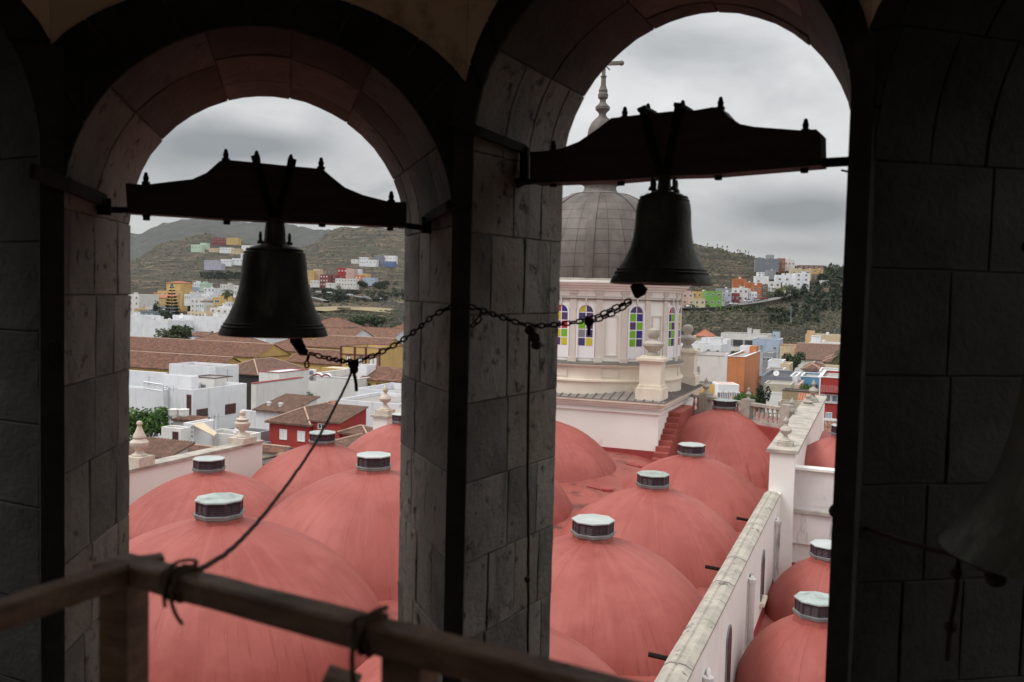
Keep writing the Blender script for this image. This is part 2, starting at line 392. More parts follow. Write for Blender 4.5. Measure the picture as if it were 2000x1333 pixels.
def arch_wall(wall, near, far, ext, wid, seed):
    """near/far = (wl, wr, zs); ext = (rx, zc, rz) of the outer edge of the arch ring on the inner face"""
    rnd = random.Random(seed)
    NJ, NA = 3, 28
    pn = arch_profile(*near, NJ, NA); pf = arch_profile(*far, NJ, NA)
    rx, zc, rz = ext
    pe = []
    for i, (w, z) in enumerate(pn):
        if i < NJ: pe.append((0.0, z))
        elif i > NJ + NA: pe.append((1.0, z))
        else:
            g = math.pi * (i - NJ) / NA
            x = .5 - rx * math.cos(g); zz = zc + rz * math.sin(g)
            pe.append((min(1, max(0, x)), zz if 0 < x < 1 else max(min(zz, 9), z)))
    e = .006                      # the core sits a little behind the faces of the stones
    core = MB()
    def P3(w, T, z): return wall.pt(w, T, z)
    k = len(pn)
    a = [P3(w, 0, z) for w, z in pn]
    # core surfaces are pushed back from the opening centre
    cw = (near[0] + near[1]) / 2
    def back(w, z, zs, c):
        if z <= zs: return (w - e if w < c else w + e, z)
        d = math.hypot(w - c, z - zs); return (w + (w - c) / d * e, z + (z - zs) / d * e)
    bn = [back(w, z, near[2], cw) for w, z in pn]
    bf = [back(w, z, far[2], (far[0] + far[1]) / 2) for w, z in pf]
    vs = [P3(w, 0.004, z) for w, z in bn] + [P3(w, TH - .004, z) for w, z in bf]
    core.add(vs, [(i, i + 1, k + i + 1, k + i) for i in range(k - 1)])
    # inner face between opening and ring edge
    vs = [P3(w, 0.004, z) for w, z in bn] + [P3(w, .004, z) for w, z in pe]
    core.add(vs, [(i, k + i, k + i + 1, i + 1) for i in range(k - 1)])
    # outer face
    ow = []
    m_ = .207 + .02
    for i, (w, z) in enumerate(bf):
        if i < NJ: ow.append((-m_, z))
        elif i > NJ + NA: ow.append((1 + m_, z))
        else:
            g = math.pi * (i - NJ) / NA
            x = .5 - (.5 + m_) * max(-1, min(1, 1.4142 * math.cos(g)))
            zz = far[2] + (ZT + .1 - far[2]) * min(1, 1.4142 * math.sin(g))
            ow.append((x, zz))
    vs = [P3(w, TH, z) for w, z in bf] + [P3(w, TH, z) for w, z in ow]
    core.add(vs, [(i, i + 1, k + i + 1, k + i) for i in range(k - 1)])
    core.box(wall.pt(.5, TH / 2, ZB - .1), ((1 + 2 * .2) * S, TH * S, .2 * S), -R(wid))
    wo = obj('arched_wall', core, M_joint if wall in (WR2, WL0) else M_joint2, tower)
    # plaster above the arch ring
    pl = MB()
    idx = [i for i in range(len(pe)) if 0 < pe[i][0] < 1]
    i0, i1 = idx[0] - 1, idx[-1] + 1
    row = pe[i0:i1 + 1]
    # exact tips at the corners
    tipz = zc + rz * math.sqrt(max(0, 1 - (.5 / rx) ** 2))
    row[0] = (0, tipz); row[-1] = (1, tipz)
    kk = len(row)
    vs = [P3(w, .001, z) for w, z in row] + [P3(w, .001, ZT + .05) for w, z in row]
    pl.add(vs, [(i, kk + i, kk + i + 1, i + 1) for i in range(kk - 1)])
    obj('plaster_spandrel', pl, M_plaster_in, wo)
    # arch ring on the inner face in separate voussoirs + soffit stones + jamb stones
    Ln = []
    for prof in (pn, pf):
        d = [0]
        for i in range(1, len(prof)): d.append(d[-1] + math.hypot(prof[i][0] - prof[i - 1][0], prof[i][1] - prof[i - 1][1]))
        Ln.append(d)
    def surf(tau, T):            # tau: fractional index along profile
        i = min(k - 2, max(0, int(tau))); f = tau - i
        A = (pn[i][0] + (pn[i + 1][0] - pn[i][0]) * f, pn[i][1] + (pn[i + 1][1] - pn[i][1]) * f)
        B = (pf[i][0] + (pf[i + 1][0] - pf[i][0]) * f, pf[i][1] + (pf[i + 1][1] - pf[i][1]) * f)
        q_ = T / TH
        w, z = A[0] * (1 - q_) + B[0] * q_, A[1] * (1 - q_) + B[1] * q_
        zs = near[2] * (1 - q_) + far[2] * q_; c = .5
        if z <= zs: nx, nzz = (1, 0) if w < c else (-1, 0)
        else:
            l = math.hypot(w - c, z - zs); nx, nzz = (c - w) / l, (zs - z) / l
        return w, z, nx, nzz
    def patch(t0_, t1_, T0, T1, kd_):
        lift = rnd.uniform(-.0016, .0016)
        dt = (t1_ - t0_); per = (near[2] - ZB) / NJ if kd_ == 'j' else math.pi * (near[1] - near[0]) / 2 / NA
        nt_ = max(3, min(6, int(round(dt * per / .06)))); nT = max(2, min(5, int(round((T1 - T0) / .06))))
        sd = rnd.uniform(0, 99); tilt = rnd.uniform(-.0012, .0012)
        def grid(off, ins, rough):
            out = []
            for j in range(nT + 1):
                for i in range(nt_ + 1):
                    fi, fj = i / nt_, j / nT
                    edge = (i in (0, nt_)) or (j in (0, nT))
                    ji = noise.noise(V((i * 1.7 + sd, j * 1.3, 0))) * .0035; jj = noise.noise(V((i * 1.3, j * 1.9 + sd, 4))) * .0035
                    tau = t0_ + (ins / per) + (dt - 2 * ins / per) * fi; T = T0 + ins + (T1 - T0 - 2 * ins) * fj
                    if 0 < j < nT: tau += (ji if i in (0, nt_) else 0) / per * (-1 if i == 0 and ji < 0 else 1) * (1 if i == 0 else -abs(ji) / (abs(ji) + 1e-9) if False else 1)
                    if 0 < i < nt_ and j in (0, nT): T += abs(jj) * (1 if j == 0 else -1)
                    if i in (0, nt_) and 0 < j < nT: pass
                    w, z, nx, nz_ = surf(tau, T)
                    o_ = off + (rough * noise.noise(V((i * .9 + sd, j * .9, 7))) * .0022 + tilt * (fi - .5) * 2 if rough else 0)
                    out.append(P3(w + nx * o_, T, z + nz_ * o_))
            return out
        n_ = nt_ + 1
        A = grid(-.009, .0012, 0); B = grid(lift - .0020, .0012, 1); Cq = grid(lift, .0036, 1)
        idx = lambda i, j: j * n_ + i
        loop = [idx(i, 0) for i in range(nt_)] + [idx(nt_, j) for j in range(nT)] + [idx(i, nT) for i in range(nt_, 0, -1)] + [idx(0, j) for j in range(nT, 0, -1)]
        vs = Cq + [A[q_] for q_ in loop] + [B[q_] for q_ in loop]
        base = len(Cq); K = len(loop); fs = []
        for j in range(nT):
            for i in range(nt_): fs.append((idx(i, j), idx(i + 1, j), idx(i + 1, j + 1), idx(i, j + 1)))
        for a_ in range(K):
            b_ = (a_ + 1) % K
            fs.append((base + a_, base + b_, base + K + b_, base + K + a_)); fs.append((base + K + a_, base + K + b_, loop[b_], loop[a_]))
        m = MB(); m.add(vs, fs)
        return m
    # courses: jambs by height then voussoirs by angle
    def courses():
        out = []
        for side in (0, 1):
            z = near[2] - .0
            h = []
            while z > ZB + .05:
                hh = .219 * rnd.uniform(.9, 1.1); h.append((max(ZB, z - hh), z)); z -= hh
            for za, zb_ in h:
                f0 = (za - ZB) / (near[2] - ZB) * NJ; f1 = (zb_ - ZB) / (near[2] - ZB) * NJ
                if side == 0: out.append((f0, f1, 'j'))
                else: out.append((k - 1 - f1, k - 1 - f0, 'j'))
        i = 0; cuts = [0]
        while i < NA:
            i += rnd.choice([4, 5, 4, 5, 6])
            if NA - i < 3: i = NA
            cuts.append(i)
        for a_, b_ in zip(cuts, cuts[1:]): out.append((NJ + a_, NJ + b_, 'v'))
        return out
    cnt = 0
    for ci, (a_, b_, kd) in enumerate(courses()):
        cuts = [0]
        r_ = rnd.random()
        if r_ < .35: cuts += [rnd.uniform(.16, .22), rnd.uniform(.32, .40)]
        elif r_ < .75: cuts += [rnd.uniform(.18, .34)]
        else: cuts += [rnd.uniform(.10, .16), rnd.uniform(.26, .34), rnd.uniform(.40, .44)]
        cuts.append(TH)
        for T0, T1 in zip(cuts, cuts[1:]):
            mt = M_stone_shade if wall in (WR2, WL0) else rnd.choice([M_stone_v, M_stone_v, M_stone_d] if kd == 'v' and 6 < a_ < 28 else [M_stone, M_stone, M_stone, M_stone_w, M_stone_d])  # outer two walls take the stone darkened to stand for shade
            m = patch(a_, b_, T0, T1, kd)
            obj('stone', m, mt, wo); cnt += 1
        # pale mortar line here and there
    # voussoir faces of the ring
    i = NJ
    while i < NJ + NA:
        st = rnd.choice([2, 2, 3]); j = min(NJ + NA, i + st)
        m = MB(); vs = []; mm = j - i
        for T in (.006, -.006):
            for q_ in range(mm + 1):
                tt = i + q_ + (.06 if q_ == 0 else -.06 if q_ == mm else 0)
                ii = min(k - 2, int(tt)); f = tt - ii
                for pr in (pn, pe):
                    w = pr[ii][0] + (pr[ii + 1][0] - pr[ii][0]) * f; z = pr[ii][1] + (pr[ii + 1][1] - pr[ii][1]) * f
                    vs.append(P3(w, T, z))
        o_ = 2 * (mm + 1); fs = []
        for q_ in range(mm):
            x = 2 * q_
            fs.append((o_ + x, o_ + x + 1, o_ + x + 3, o_ + x + 2))
            fs.append((x, x + 2, o_ + x + 2, o_ + x)); fs.append((x + 1, o_ + x + 1, o_ + x + 3, x + 3))
        fs.append((0, o_, o_ + 1, 1)); fs.append((2 * mm, 2 * mm + 1, o_ + 2 * mm + 1, o_ + 2 * mm))
        m.add(vs, fs)
        obj('voussoir', m, M_stone_shade, wo)  # ring faces towards the interior have their shade painted in
        i = j
    return wo

w_left = arch_wall(WL1, (.027, .972, .185), (.100, .912, .185), (.60, .324, .436), -15, 3)
w_right = arch_wall(WR1, (.025, .975, .385), (.043, .902, .392), (.515, .44, .52), 30, 11)
w_l0 = arch_wall(WL0, (.027, .973, .30), (.06, .94, .30), (.60, .324, .46), -60, 21)
w_r2 = arch_wall(WR2, (.025, .975, .30), (.06, .94, .30), (.60, .324, .46), 75, 33)

# solid walls behind the viewer, ceiling and floors of the belfry
def octpt(i, rad, z):   # corner i at azimuth 7.5 + 45 i
    g = R(7.5 + 45 * i); return OCT_C + V((math.sin(g), math.cos(g), 0)) * rad + V((0, 0, CZ + z * S))
rc = 1.3066 * S
for az in (120, 165, 210, 255):
    w = Wall(az); m = MB(); O_ = w.o + V((0, 0, CZ)); Z1 = V((0, 0, 1))
    if az in (165,): m.fbox(O_, w.t, w.n, Z1, -.02 * S, 1.02 * S, 0, .3 * S, ZB * S, (ZT + .05) * S)
    else:              # unseen opening added to let daylight onto the plaster and rail
        m.fbox(O_, w.t, w.n, Z1, -.02 * S, 1.02 * S, 0, .3 * S, ZB * S, .05 * S)
        m.fbox(O_, w.t, w.n, Z1, -.02 * S, 1.02 * S, 0, .3 * S, .95 * S, (ZT + .05) * S)
        m.fbox(O_, w.t, w.n, Z1, -.02 * S, .3 * S, 0, .3 * S, .05 * S, .95 * S)
        m.fbox(O_, w.t, w.n, Z1, .7 * S, 1.02 * S, 0, .3 * S, .05 * S, .95 * S)
    obj('blind_wall', m, M_stone_d, tower)
m = MB()
ring = [octpt(i, rc + .6 * S, ZT) for i in range(8)]
ring2 = [octpt(i, rc + .6 * S, ZT + .12) for i in range(8)]
m.add(ring + ring2, [tuple(range(8)), tuple(reversed(range(8, 16)))] + [(i, 8 + i, 8 + (i + 1) % 8, (i + 1) % 8) for i in range(8)])
obj('ceiling', m, M_plaster_in, tower)
m = MB()
ring = [octpt(i, rc + .55 * S, ZB - .02) for i in range(8)]
ring2 = [octpt(i, rc + .55 * S, ZB - .14) for i in range(8)]
m.add(ring + ring2, [tuple(reversed(range(8))), tuple(range(8, 16))] + [(i, (i + 1) % 8, 8 + (i + 1) % 8, 8 + i) for i in range(8)])
obj('belfry_floor', m, M_stone_d, tower)
# tower shaft down to the street
m = MB()
ring = [octpt(i, rc + .5 * S, ZB - .16) for i in range(8)]
ring2 = [V((p.x, p.y, -1)) for p in ring]
m.add(ring + ring2, [(i, (i + 1) % 8, 8 + (i + 1) % 8, 8 + i) for i in range(8)])
obj('tower_shaft', m, M_stone, tower)
# slim dark piers standing at the inner corners
for wl in (WL1, WR1, WR2, WL0):
    c = wl.o + V((0, 0, CZ)); 
    m = MB(); az_mid = 0
    nb = (wl.n).normalized()
    mm = V((math.sin(math.atan2(wl.n.x, wl.n.y) - R(22.5)), math.cos(math.atan2(wl.n.x, wl.n.y) - R(22.5)), 0))
    tt = V((mm.y, -mm.x, 0))
    m.fbox(c, tt, mm, V((0, 0, 1)), -.026 * S, .026 * S, -.018 * S, .10 * S, ZB * S, .56 * S)
    obj('corner_pier', m, M_joint, tower)

# ---------------------------------------------------------------- headstocks and bells
def headstock(wall, outline, thick, T, bolts, straps, ends, label):
    c = wall.hit(outline[0][0], outline[0][1], T)
    h = thing('bell_headstock', label, 'headstock', c)
    n_ = wall.n
    pts = [wall.hit(u, v, T) - n_ * (thick / 2) for u, v in outline]
    m = MB(); m.prism(pts, n_ * thick); b = obj('beam', m, M_beam, h)
    for (u, v, hh) in bolts:
        p = wall.hit(u, v, T); m = MB()
        s = hh
        m.lathe([(.016, -.10), (.016, 0), (.030, .004), (.030, .022), (.018, .026), (.022, .05), (.017, .062), (.012, .085), (.0, .092)], p, 8)
        obj('bolt', m, M_iron, h, smooth=False)
    for (u0, v0, u1, v1) in straps:
        m = MB()
        a, b_ = wall.hit(u0, v0, T) - n_ * (thick / 2 + .012), wall.hit(u1, v1, T) - n_ * (thick / 2 + .012)
        d = (b_ - a).normalized(); sd = n_.cross(d).normalized()
        m.fbox(a, sd, n_, d, -.022, .022, -.01, .012, -.03, (b_ - a).length)
        m.fbox(a + n_ * (thick + .012), sd, n_, d, -.022, .022, 0, .02, -.03, (b_ - a).length)
        m.fbox(a, sd, n_, d, -.03, .03, -.012, thick + .036, -.055, -.03)
        obj('iron_strap', m, M_iron, h)
    for (u0, v0, u1, v1, r) in ends:
        a, b_ = wall.hit(u0, v0, T), wall.hit(u1, v1, T)
        m = MB(); m.tube([a, b_], r, 8); obj('axle', m, M_iron, h)
    for (u0, v0, u1, v1) in [(outline[0][0], outline[0][1], outline[-1][0], outline[-1][1])]:
        pass
    return h
TB = .25
out1 = [(249, 361), (286, 364), (335, 358), (378, 353), (405, 341), (431, 318), (448, 316), (500, 321), (570, 328), (629, 333),
        (646, 348), (672, 369), (708, 384), (748, 394), (761, 397), (791, 397), (791, 446), (700, 441), (550, 435), (451, 431), (350, 424), (253, 418)]
hs1 = headstock(WL1, out1, .17, TB, [(285, 362, 1), (441, 316, 1), (501, 319, 1), (568, 326, 1), (627, 332, 1), (764, 397, 1)],
          [(503, 322, 532, 424), (567, 328, 541, 426)], [(200, 410, 262, 411, .022), (785, 440, 832, 446, .022)],
          'dark curved wooden headstock across the left arch, smaller and lower than the other')
out2 = [(1047, 301), (1081, 299), (1109, 294), (1142, 281), (1180, 255), (1204, 236), (1221, 234), (1262, 229), (1322, 223), (1356, 223),
        (1401, 215), (1416, 217), (1431, 234), (1454, 248), (1480, 253), (1570, 260), (1600, 258), (1608, 266), (1609, 327), (1500, 336), (1394, 345), (1319, 347), (1210, 356), (1047, 361)]
hs2 = headstock(WR1, out2, .19, TB, [(1081, 299, 1), (1220, 234, 1), (1265, 228, 1), (1333, 222, 1), (1407, 216, 1), (1573, 260, 1)],
          [(1268, 230, 1301, 345), (1333, 224, 1310, 344)], [(1010, 357, 1060, 354, .022), (1600, 319, 1684, 314, .03)],
          'dark curved wooden headstock across the right arch with iron bolts on top')
for o_, us in ((hs1, [(286, 428), (443, 436), (629, 441), (762, 448)]), (hs2, [(1081, 363), (1213, 360), (1403, 349), (1571, 335)])):
    wl = WL1 if o_ is hs1 else WR1
    for u, v in us:
        p = wl.hit(u, v, TB); m = MB(); m.lathe([(.012, -.012), (.026, -.010), (.026, .015), (.03, .016), (.03, .026)], p, 6)
        obj('nut', m, M_iron, o_)

def bell(wall, u, vtop, prof, T, label, neck, clap):
    """prof: (pixel half width, pixel row) from shoulder to lip"""
    top = wall.hit(u, vtop, T); Y = top.y
    z = lambda v: wall.hit(u, v, T).z - top.z
    b = thing('bell', label, 'bell', top)
    w = lambda h: h * Y / FPX
    pr = [(w(h), z(v)) for h, v in prof]
    inner = [(max(.01, r - (.03 if i < len(pr) - 2 else .05)), zz - .02) for i, (r, zz) in enumerate(pr)]
    m = MB(); full = [(0, z(prof[0][1]) + .012)] + [(pr[0][0] * .72, z(prof[0][1]) + .012)] + pr + [(pr[-1][0] - .025, pr[-1][1] - .006)] + [(r, zz) for r, zz in reversed(inner[:-1])]
    m.lathe(full, top, 40, caps=False)
    obj('bell_body', m, M_bronze, b, smooth='angle')
    m = MB()
    for v, dr in ((prof[-3][1] + 1, .006), (prof[-3][1] + 7, .006), (prof[2][1], .004), (prof[2][1] + 6, .004)):
        # raised rings
        for (h0, v0), (h1, v1) in zip(prof, prof[1:]):
            if v0 <= v <= v1:
                h = h0 + (h1 - h0) * (v - v0) / (v1 - v0)
                m = MB(); rr = w(h); m.tube([top + V((rr * math.cos(g), rr * math.sin(g), z(v))) for g in [2 * math.pi * i / 36 for i in range(36)]], .008, 5, closed=True)
                obj('moulding_ring', m, M_bronze, b, smooth=True); break
    m = MB()
    for (r_, v0, v1) in neck: m.lathe([(r_, z(v1)), (r_ * .95, (z(v0) + z(v1)) / 2), (r_ * .85, z(v0))], top, 12)
    for g in range(4):
        a = math.pi / 2 * g + .5; d = V((math.cos(a), math.sin(a), 0))
        zc_ = z(prof[0][1])
        m.lathe([(.026, 0), (.022, .02), (.012, .03), (.013, .06), (.008, .085), (0, .09)], top + d * .105 + V((0, 0, zc_ + .008)), 6)
    obj('crown', m, M_bronze, b)
    m = MB(); pts = [wall.hit(cu, cv, T + ct) for cu, cv, ct in clap[0]]
    m.tube(pts, clap[1], 8); obj('clapper', m, M_iron, b, smooth=True)
    return b
prof1 = [(30, 480), (44, 483), (53, 489), (59, 499), (61, 515), (63, 540), (67, 565), (74, 590), (83, 612), (93, 632), (101, 645), (104, 655)]
bell1 = bell(WL1, 537, 481, prof1, TB, 'dark bronze bell under the left headstock, hanging lower with its clapper swung right',
             [(.055, 425, 450), (.078, 435, 462), (.085, 456, 484)], ([(556, 560, 0), (566, 620, 0), (578, 665, -.01), (592, 688, -.02), (601, 690, -.02)], [.02, .025, .045, .035, .02]))
prof2 = [(22, 377), (35, 380), (45, 387), (51, 399), (53, 415), (54, 440), (57, 465), (62, 485), (72, 507), (85, 527), (95, 543), (100, 555)]
bell2 = bell(WR1, 1297, 378, prof2, TB, 'greenish dark bronze bell under the right headstock, in front of the cathedral dome',
             [(.045, 340, 362), (.050, 350, 382)], ([(1290, 470, 0), (1270, 530, -.01), (1250, 552, -.02), (1248, 562, -.02), (1247, 572, -.02), (1242, 582, -.02)], [.02, .025, .03, .062, .05, .014]))
# third bell hangs in the next arch on the right, mostly outside the frame
m3 = V((1.62 * 1.62, 0, 0))
p3 = P(2160, 700, 3.75)
b3 = thing('bell', 'large dark bell cut off by the right edge of the view', 'bell', p3)
m = MB()
k = 1.10
pr3 = [(0, .14), (.17, .13), (.24, .10), (.27, .02), (.285, -.15), (.31, -.32), (.36, -.50), (.44, -.65), (.52, -.76), (.555, -.80), (.53, -.81), (.47, -.72), (.33, -.45), (.25, .0)]
m.lathe([(r * k, h * k) for r, h in pr3], p3, 44, caps=False); obj('bell_body', m, M_bronze, b3, smooth='angle')
m = MB(); m.lathe([(.07, .12), (.06, .30), (.05, .42)], p3, 12); obj('crown', m, M_bronze, b3)
m = MB(); m.tube([p3 + V((0, 0, -.2)), p3 + V((-.03, 0, -.6)), p3 + V((-.05, 0, -.9)), p3 + V((-.05, 0, -1.0))], [.025, .03, .07, .03], 8); obj('clapper', m, M_iron, b3, smooth=True)
h3 = thing('bell_headstock', 'heavy timber beam carrying the bell at the right edge', 'headstock', p3 + V((0, 0, .42)))
m = MB(); tt = WR2.t
m.fbox(p3 + V((0, 0, .42)), tt, WR2.n, V((0, 0, 1)), -.35, .62, -.11, .11, .1, .34); obj('beam', m, M_beam, h3)
m = MB(); m.tube([p3 + V((0, 0, .5)) - tt * .45, p3 + V((0, 0, .5)) + tt * 1.3], .03, 8); obj('axle', m, M_iron, h3)

# ---------------------------------------------------------------- iron brackets carrying the axles
def jh(wall, a, b, u, v, off):
    """point seen at (u, v) on the jamb plane through (w, T) = a and b, moved off (in S) into the opening"""
    A, B = wall.pt(a[0] + off, a[1], 0), wall.pt(b[0] + off, b[1], 0)
    d = B - A; n_ = V((d.y, -d.x, 0)); r_ = ray(u, v)
    return CAM + r_ * ((A - CAM).dot(n_) / r_.dot(n_))
def bracket(wall, pts, label, wdt=.05, th=.028):
    b = None
    P_ = [p_ if isinstance(p_, Vector) else wall.hit(*p_) for p_ in pts]
    b = thing('iron_bracket', label, 'bracket', P_[0])
    for i in range(len(P_) - 1):
        a, c = P_[i], P_[i + 1]; d = (c - a); l = d.length; d.normalize()
        up = V((0, 0, 1)); 
        if abs(d.z) > .9: up = wall.t
        sd = d.cross(up).normalized(); u2 = sd.cross(d).normalized()
        m = MB(); m.fbox(a, d, sd, u2, -.015, l + .015, -th / 2, th / 2, -wdt / 2, wdt / 2)
        obj('bar', m, M_iron, b)
    return b
LJ = lambda u, v, o=.018: jh(WL1, (.027, 0), (.10, TH), u, v, o)
RJ = lambda u, v, o=-.018: jh(WL1, (.972, 0), (.912, TH), u, v, o)
MJ = lambda u, v, o=.018: jh(WR1, (.025, 0), (.043, TH), u, v, o)
bracket(WL1, [P(66, 336, 5.0), LJ(132, 362), LJ(204, 392), LJ(204, 416)], 'dark iron bar holding the axle on the far left pier', .085)
bracket(WL1, [P(908, 388, 5.9), RJ(876, 404), RJ(833, 428), RJ(833, 452)], 'short iron bar holding the axle on the left side of the middle pier', .07)
bracket(WR1, [P(882, 232, 5.85), MJ(932, 256), MJ(1024, 292), MJ(1024, 352), MJ(1012, 358)], 'long cranked iron bar on the right side of the middle pier', .065)
bracket(WR1, [(1706, 300, .12), (1684, 312, TB), (1684, 330, TB)], 'iron bar holding the axle on the right pier', .05)
bracket(WR1, [(1700, 340, TB - .05), (1672, 339, TB), (1648, 334, TB)], 'small iron hook sticking out below the right axle', .012, .012)

# ---------------------------------------------------------------- chains and ropes
def bez(p, n):        # catmull through points
    out = []
    q_ = [p[0]] + list(p) + [p[-1]]
    for i in range(1, len(q_) - 2):
        for j in range(n):
            t = j / n; a, b, c, d = q_[i - 1], q_[i], q_[i + 1], q_[i + 2]
            out.append(.5 * ((2 * b) + (c - a) * t + (2 * a - 5 * b + 4 * c - d) * t * t + (3 * b - 3 * c + d - a) * t ** 3))
    out.append(q_[-2]); return out
link_mb = None
def link_mesh():
    m = MB(); L_, W_ = .050, .030
    pts = []
    for i in range(14):
        g = 2 * math.pi * i / 14; x = math.cos(g) * W_ / 2; y = math.sin(g) * W_ / 2
        pts.append(V((x, 0, y + (L_ - W_) / 2 * (1 if y > 0 else -1))))
    m.tube(pts, .0065, 5, closed=True)
    return mesh_of('link', m, M_iron, (0, 0, 0), True)
LINK = link_mesh()
def chain(pts, label, pitch=.047):
    path = bez(pts, 24)
    c = thing('chain', label, 'chain', path[0])
    acc = 0; nxt = pitch / 2; k = 0
    for a, b in zip(path, path[1:]):
        l = (b - a).length
        while acc + l >= nxt:
            p = a + (b - a) * ((nxt - acc) / l); d = (b - a).normalized()
            q_ = d.to_track_quat('Z', 'Y')
            rot = (q_.to_matrix() @ Matrix.Rotation(R(90 if k % 2 else 25), 3, 'Z')).to_euler()
            link('link', LINK, c, p, rot, None); nxt += pitch; k += 1
        acc += l
    return c
H1 = lambda u, v, T=TB - .05: WL1.hit(u, v, T)
H2 = lambda u, v, T=TB - .05: WR1.hit(u, v, T)
pier = lambda u, v, d=.25: P(u, v, Cc.y - d)
ch1 = chain([H1(604, 690, TB - .02), H1(640, 700, TB - .04), H1(690, 706, .1), H1(745, 688, .05), H1(800, 655, .0), pier(850, 615), pier(888, 598)], 'rusty chain from the left bell clapper up to the middle pier')
ch2 = chain([pier(905, 596), pier(935, 604, .28), H2(985, 622, .02), H2(1035, 636, .06), H2(1090, 634, .12), H2(1150, 624, .18), H2(1195, 604, .22), H2(1236, 584, TB - .02)], 'rusty chain from the middle pier across to the right bell clapper')
ch3 = chain([H2(1152, 630, .17), H2(1190, 616, .20), H2(1222, 598, .23), H2(1232, 590, .24)], 'short doubled length of chain below the right bell')
ch4 = chain([pier(940, 606, .3), pier(935, 625, .3), pier(918, 640, .28)], 'loose chain end dangling on the middle pier')
ch5 = chain([H1(603, 694, TB - .02), H1(600, 706, TB - .02), H1(599, 716, TB - .02)], 'two loose links hanging from the left clapper hook')
def rope(name, pts, r, label, mt, knots=()):
    path = bez(pts, 14)
    path = [p + V((noise.noise(p * 9) * .004, 0, noise.noise(p * 9 + V((5, 5, 5))) * .004)) for p in path]
    t = thing(name, label, name, path[0])
    m = MB(); m.tube(path, r, 7); obj('strand', m, mt, t, smooth=True)
    for (p, kr) in knots:
        m = MB(); rnd = random.Random(int(p.x * 1000) & 255)
        for k_ in range(4):
            a = V((rnd.uniform(-1, 1), rnd.uniform(-1, 1), rnd.uniform(-1, 1))).normalized(); e1 = a.orthogonal().normalized(); e2 = a.cross(e1)
            m.tube([p + (e1 * math.cos(g) + e2 * math.sin(g)) * kr + a * kr * .3 * math.sin(2 * g) for g in [2 * math.pi * i / 12 for i in range(12)]], r * 1.2, 6, closed=True)
        obj('knot', m, mt, t, smooth=True)
    return t
Kp = H1(692, 712, .09)
rail_pt = lambda u, v, dr: Pz(u, v, CZ - dr)
rail_hook = P(376, 1122, 2.22)
rope('cord', [Kp, H1(672, 760, .04), P(615, 868, 5.2), P(540, 975, 4.1), P(460, 1065, 3.0), rail_hook], .0085, 'taut grey cord running from the chain knot down to the wooden rail', M_steelwire)
rope('rope', [Kp + V((0, -.02, .03)), Kp + V((.005, -.03, -.06)), Kp + V((.02, -.03, -.14)), Kp + V((.025, -.03, -.19))], .012, 'dark rag of rope knotted round the left chain', M_rope_dark, [(Kp + V((0, -.03, 0)), .024), (Kp + V((.004, -.03, -.035)), .018)])
K2 = H2(1036, 640, .05)
rope('rope', [K2, H2(1033, 700, .08), H2(1031, 900, .12), H2(1032, 1130, .14), H2(1031, 1290, .14)], .010, 'thin rope hanging straight down the face of the middle pier', M_rope_dark, [(K2 + V((.0, -.03, -.02)), .028), (K2 + V((.03, -.03, -.07)), .026), (K2 + V((.04, -.03, -.12)), .022), (H2(1030, 1132, .13), .012)])
K3 = H2(1150, 628, .17)
rope('rope', [K3 + V((-.02, -.02, .03)), K3, K3 + V((.0, -.02, -.07)), K3 + V((.0, -.02, -.10))], .012, 'short dark rope end tied to the right chain', M_rope_dark, [(K3 + V((0, -.02, 0)), .022)])
# dark rope across the right pier
q1, q2 = P(1636, 1000, 5.0), P(1945, 1128, 3.7)
rope('rope', [q1, P(1700, 1035, 4.7), P(1780, 1062, 4.3), P(1860, 1085, 4.0), P(1900, 1102, 3.85), q2], .013, 'slack dark rope stretched across the right pier to the cut-off bell', M_rope_dark, [(q1, .035), (q2, .03)])
rope('rope', [P(1872, 1092, 3.95), P(1868, 1150, 3.95), P(1855, 1230, 3.95), P(1850, 1290, 3.95)], .012, 'frayed rope tail dangling from the slack rope on the right pier', M_rope_dark, [(P(1868, 1120, 3.93), .014), (P(1856, 1225, 3.93), .014)])

# small metal ring on the far left pier
m = MB(); cc = P(104, 690, 5.2)
m.tube([cc + V((.035 * math.cos(g), 0, .075 * math.sin(g))) for g in [2 * math.pi * i / 16 for i in range(16)]], .008, 6, closed=True)
tag(obj('iron_ring', m, M_iron, None, smooth=True), 'small oval iron ring on the dark far left pier', 'ring')

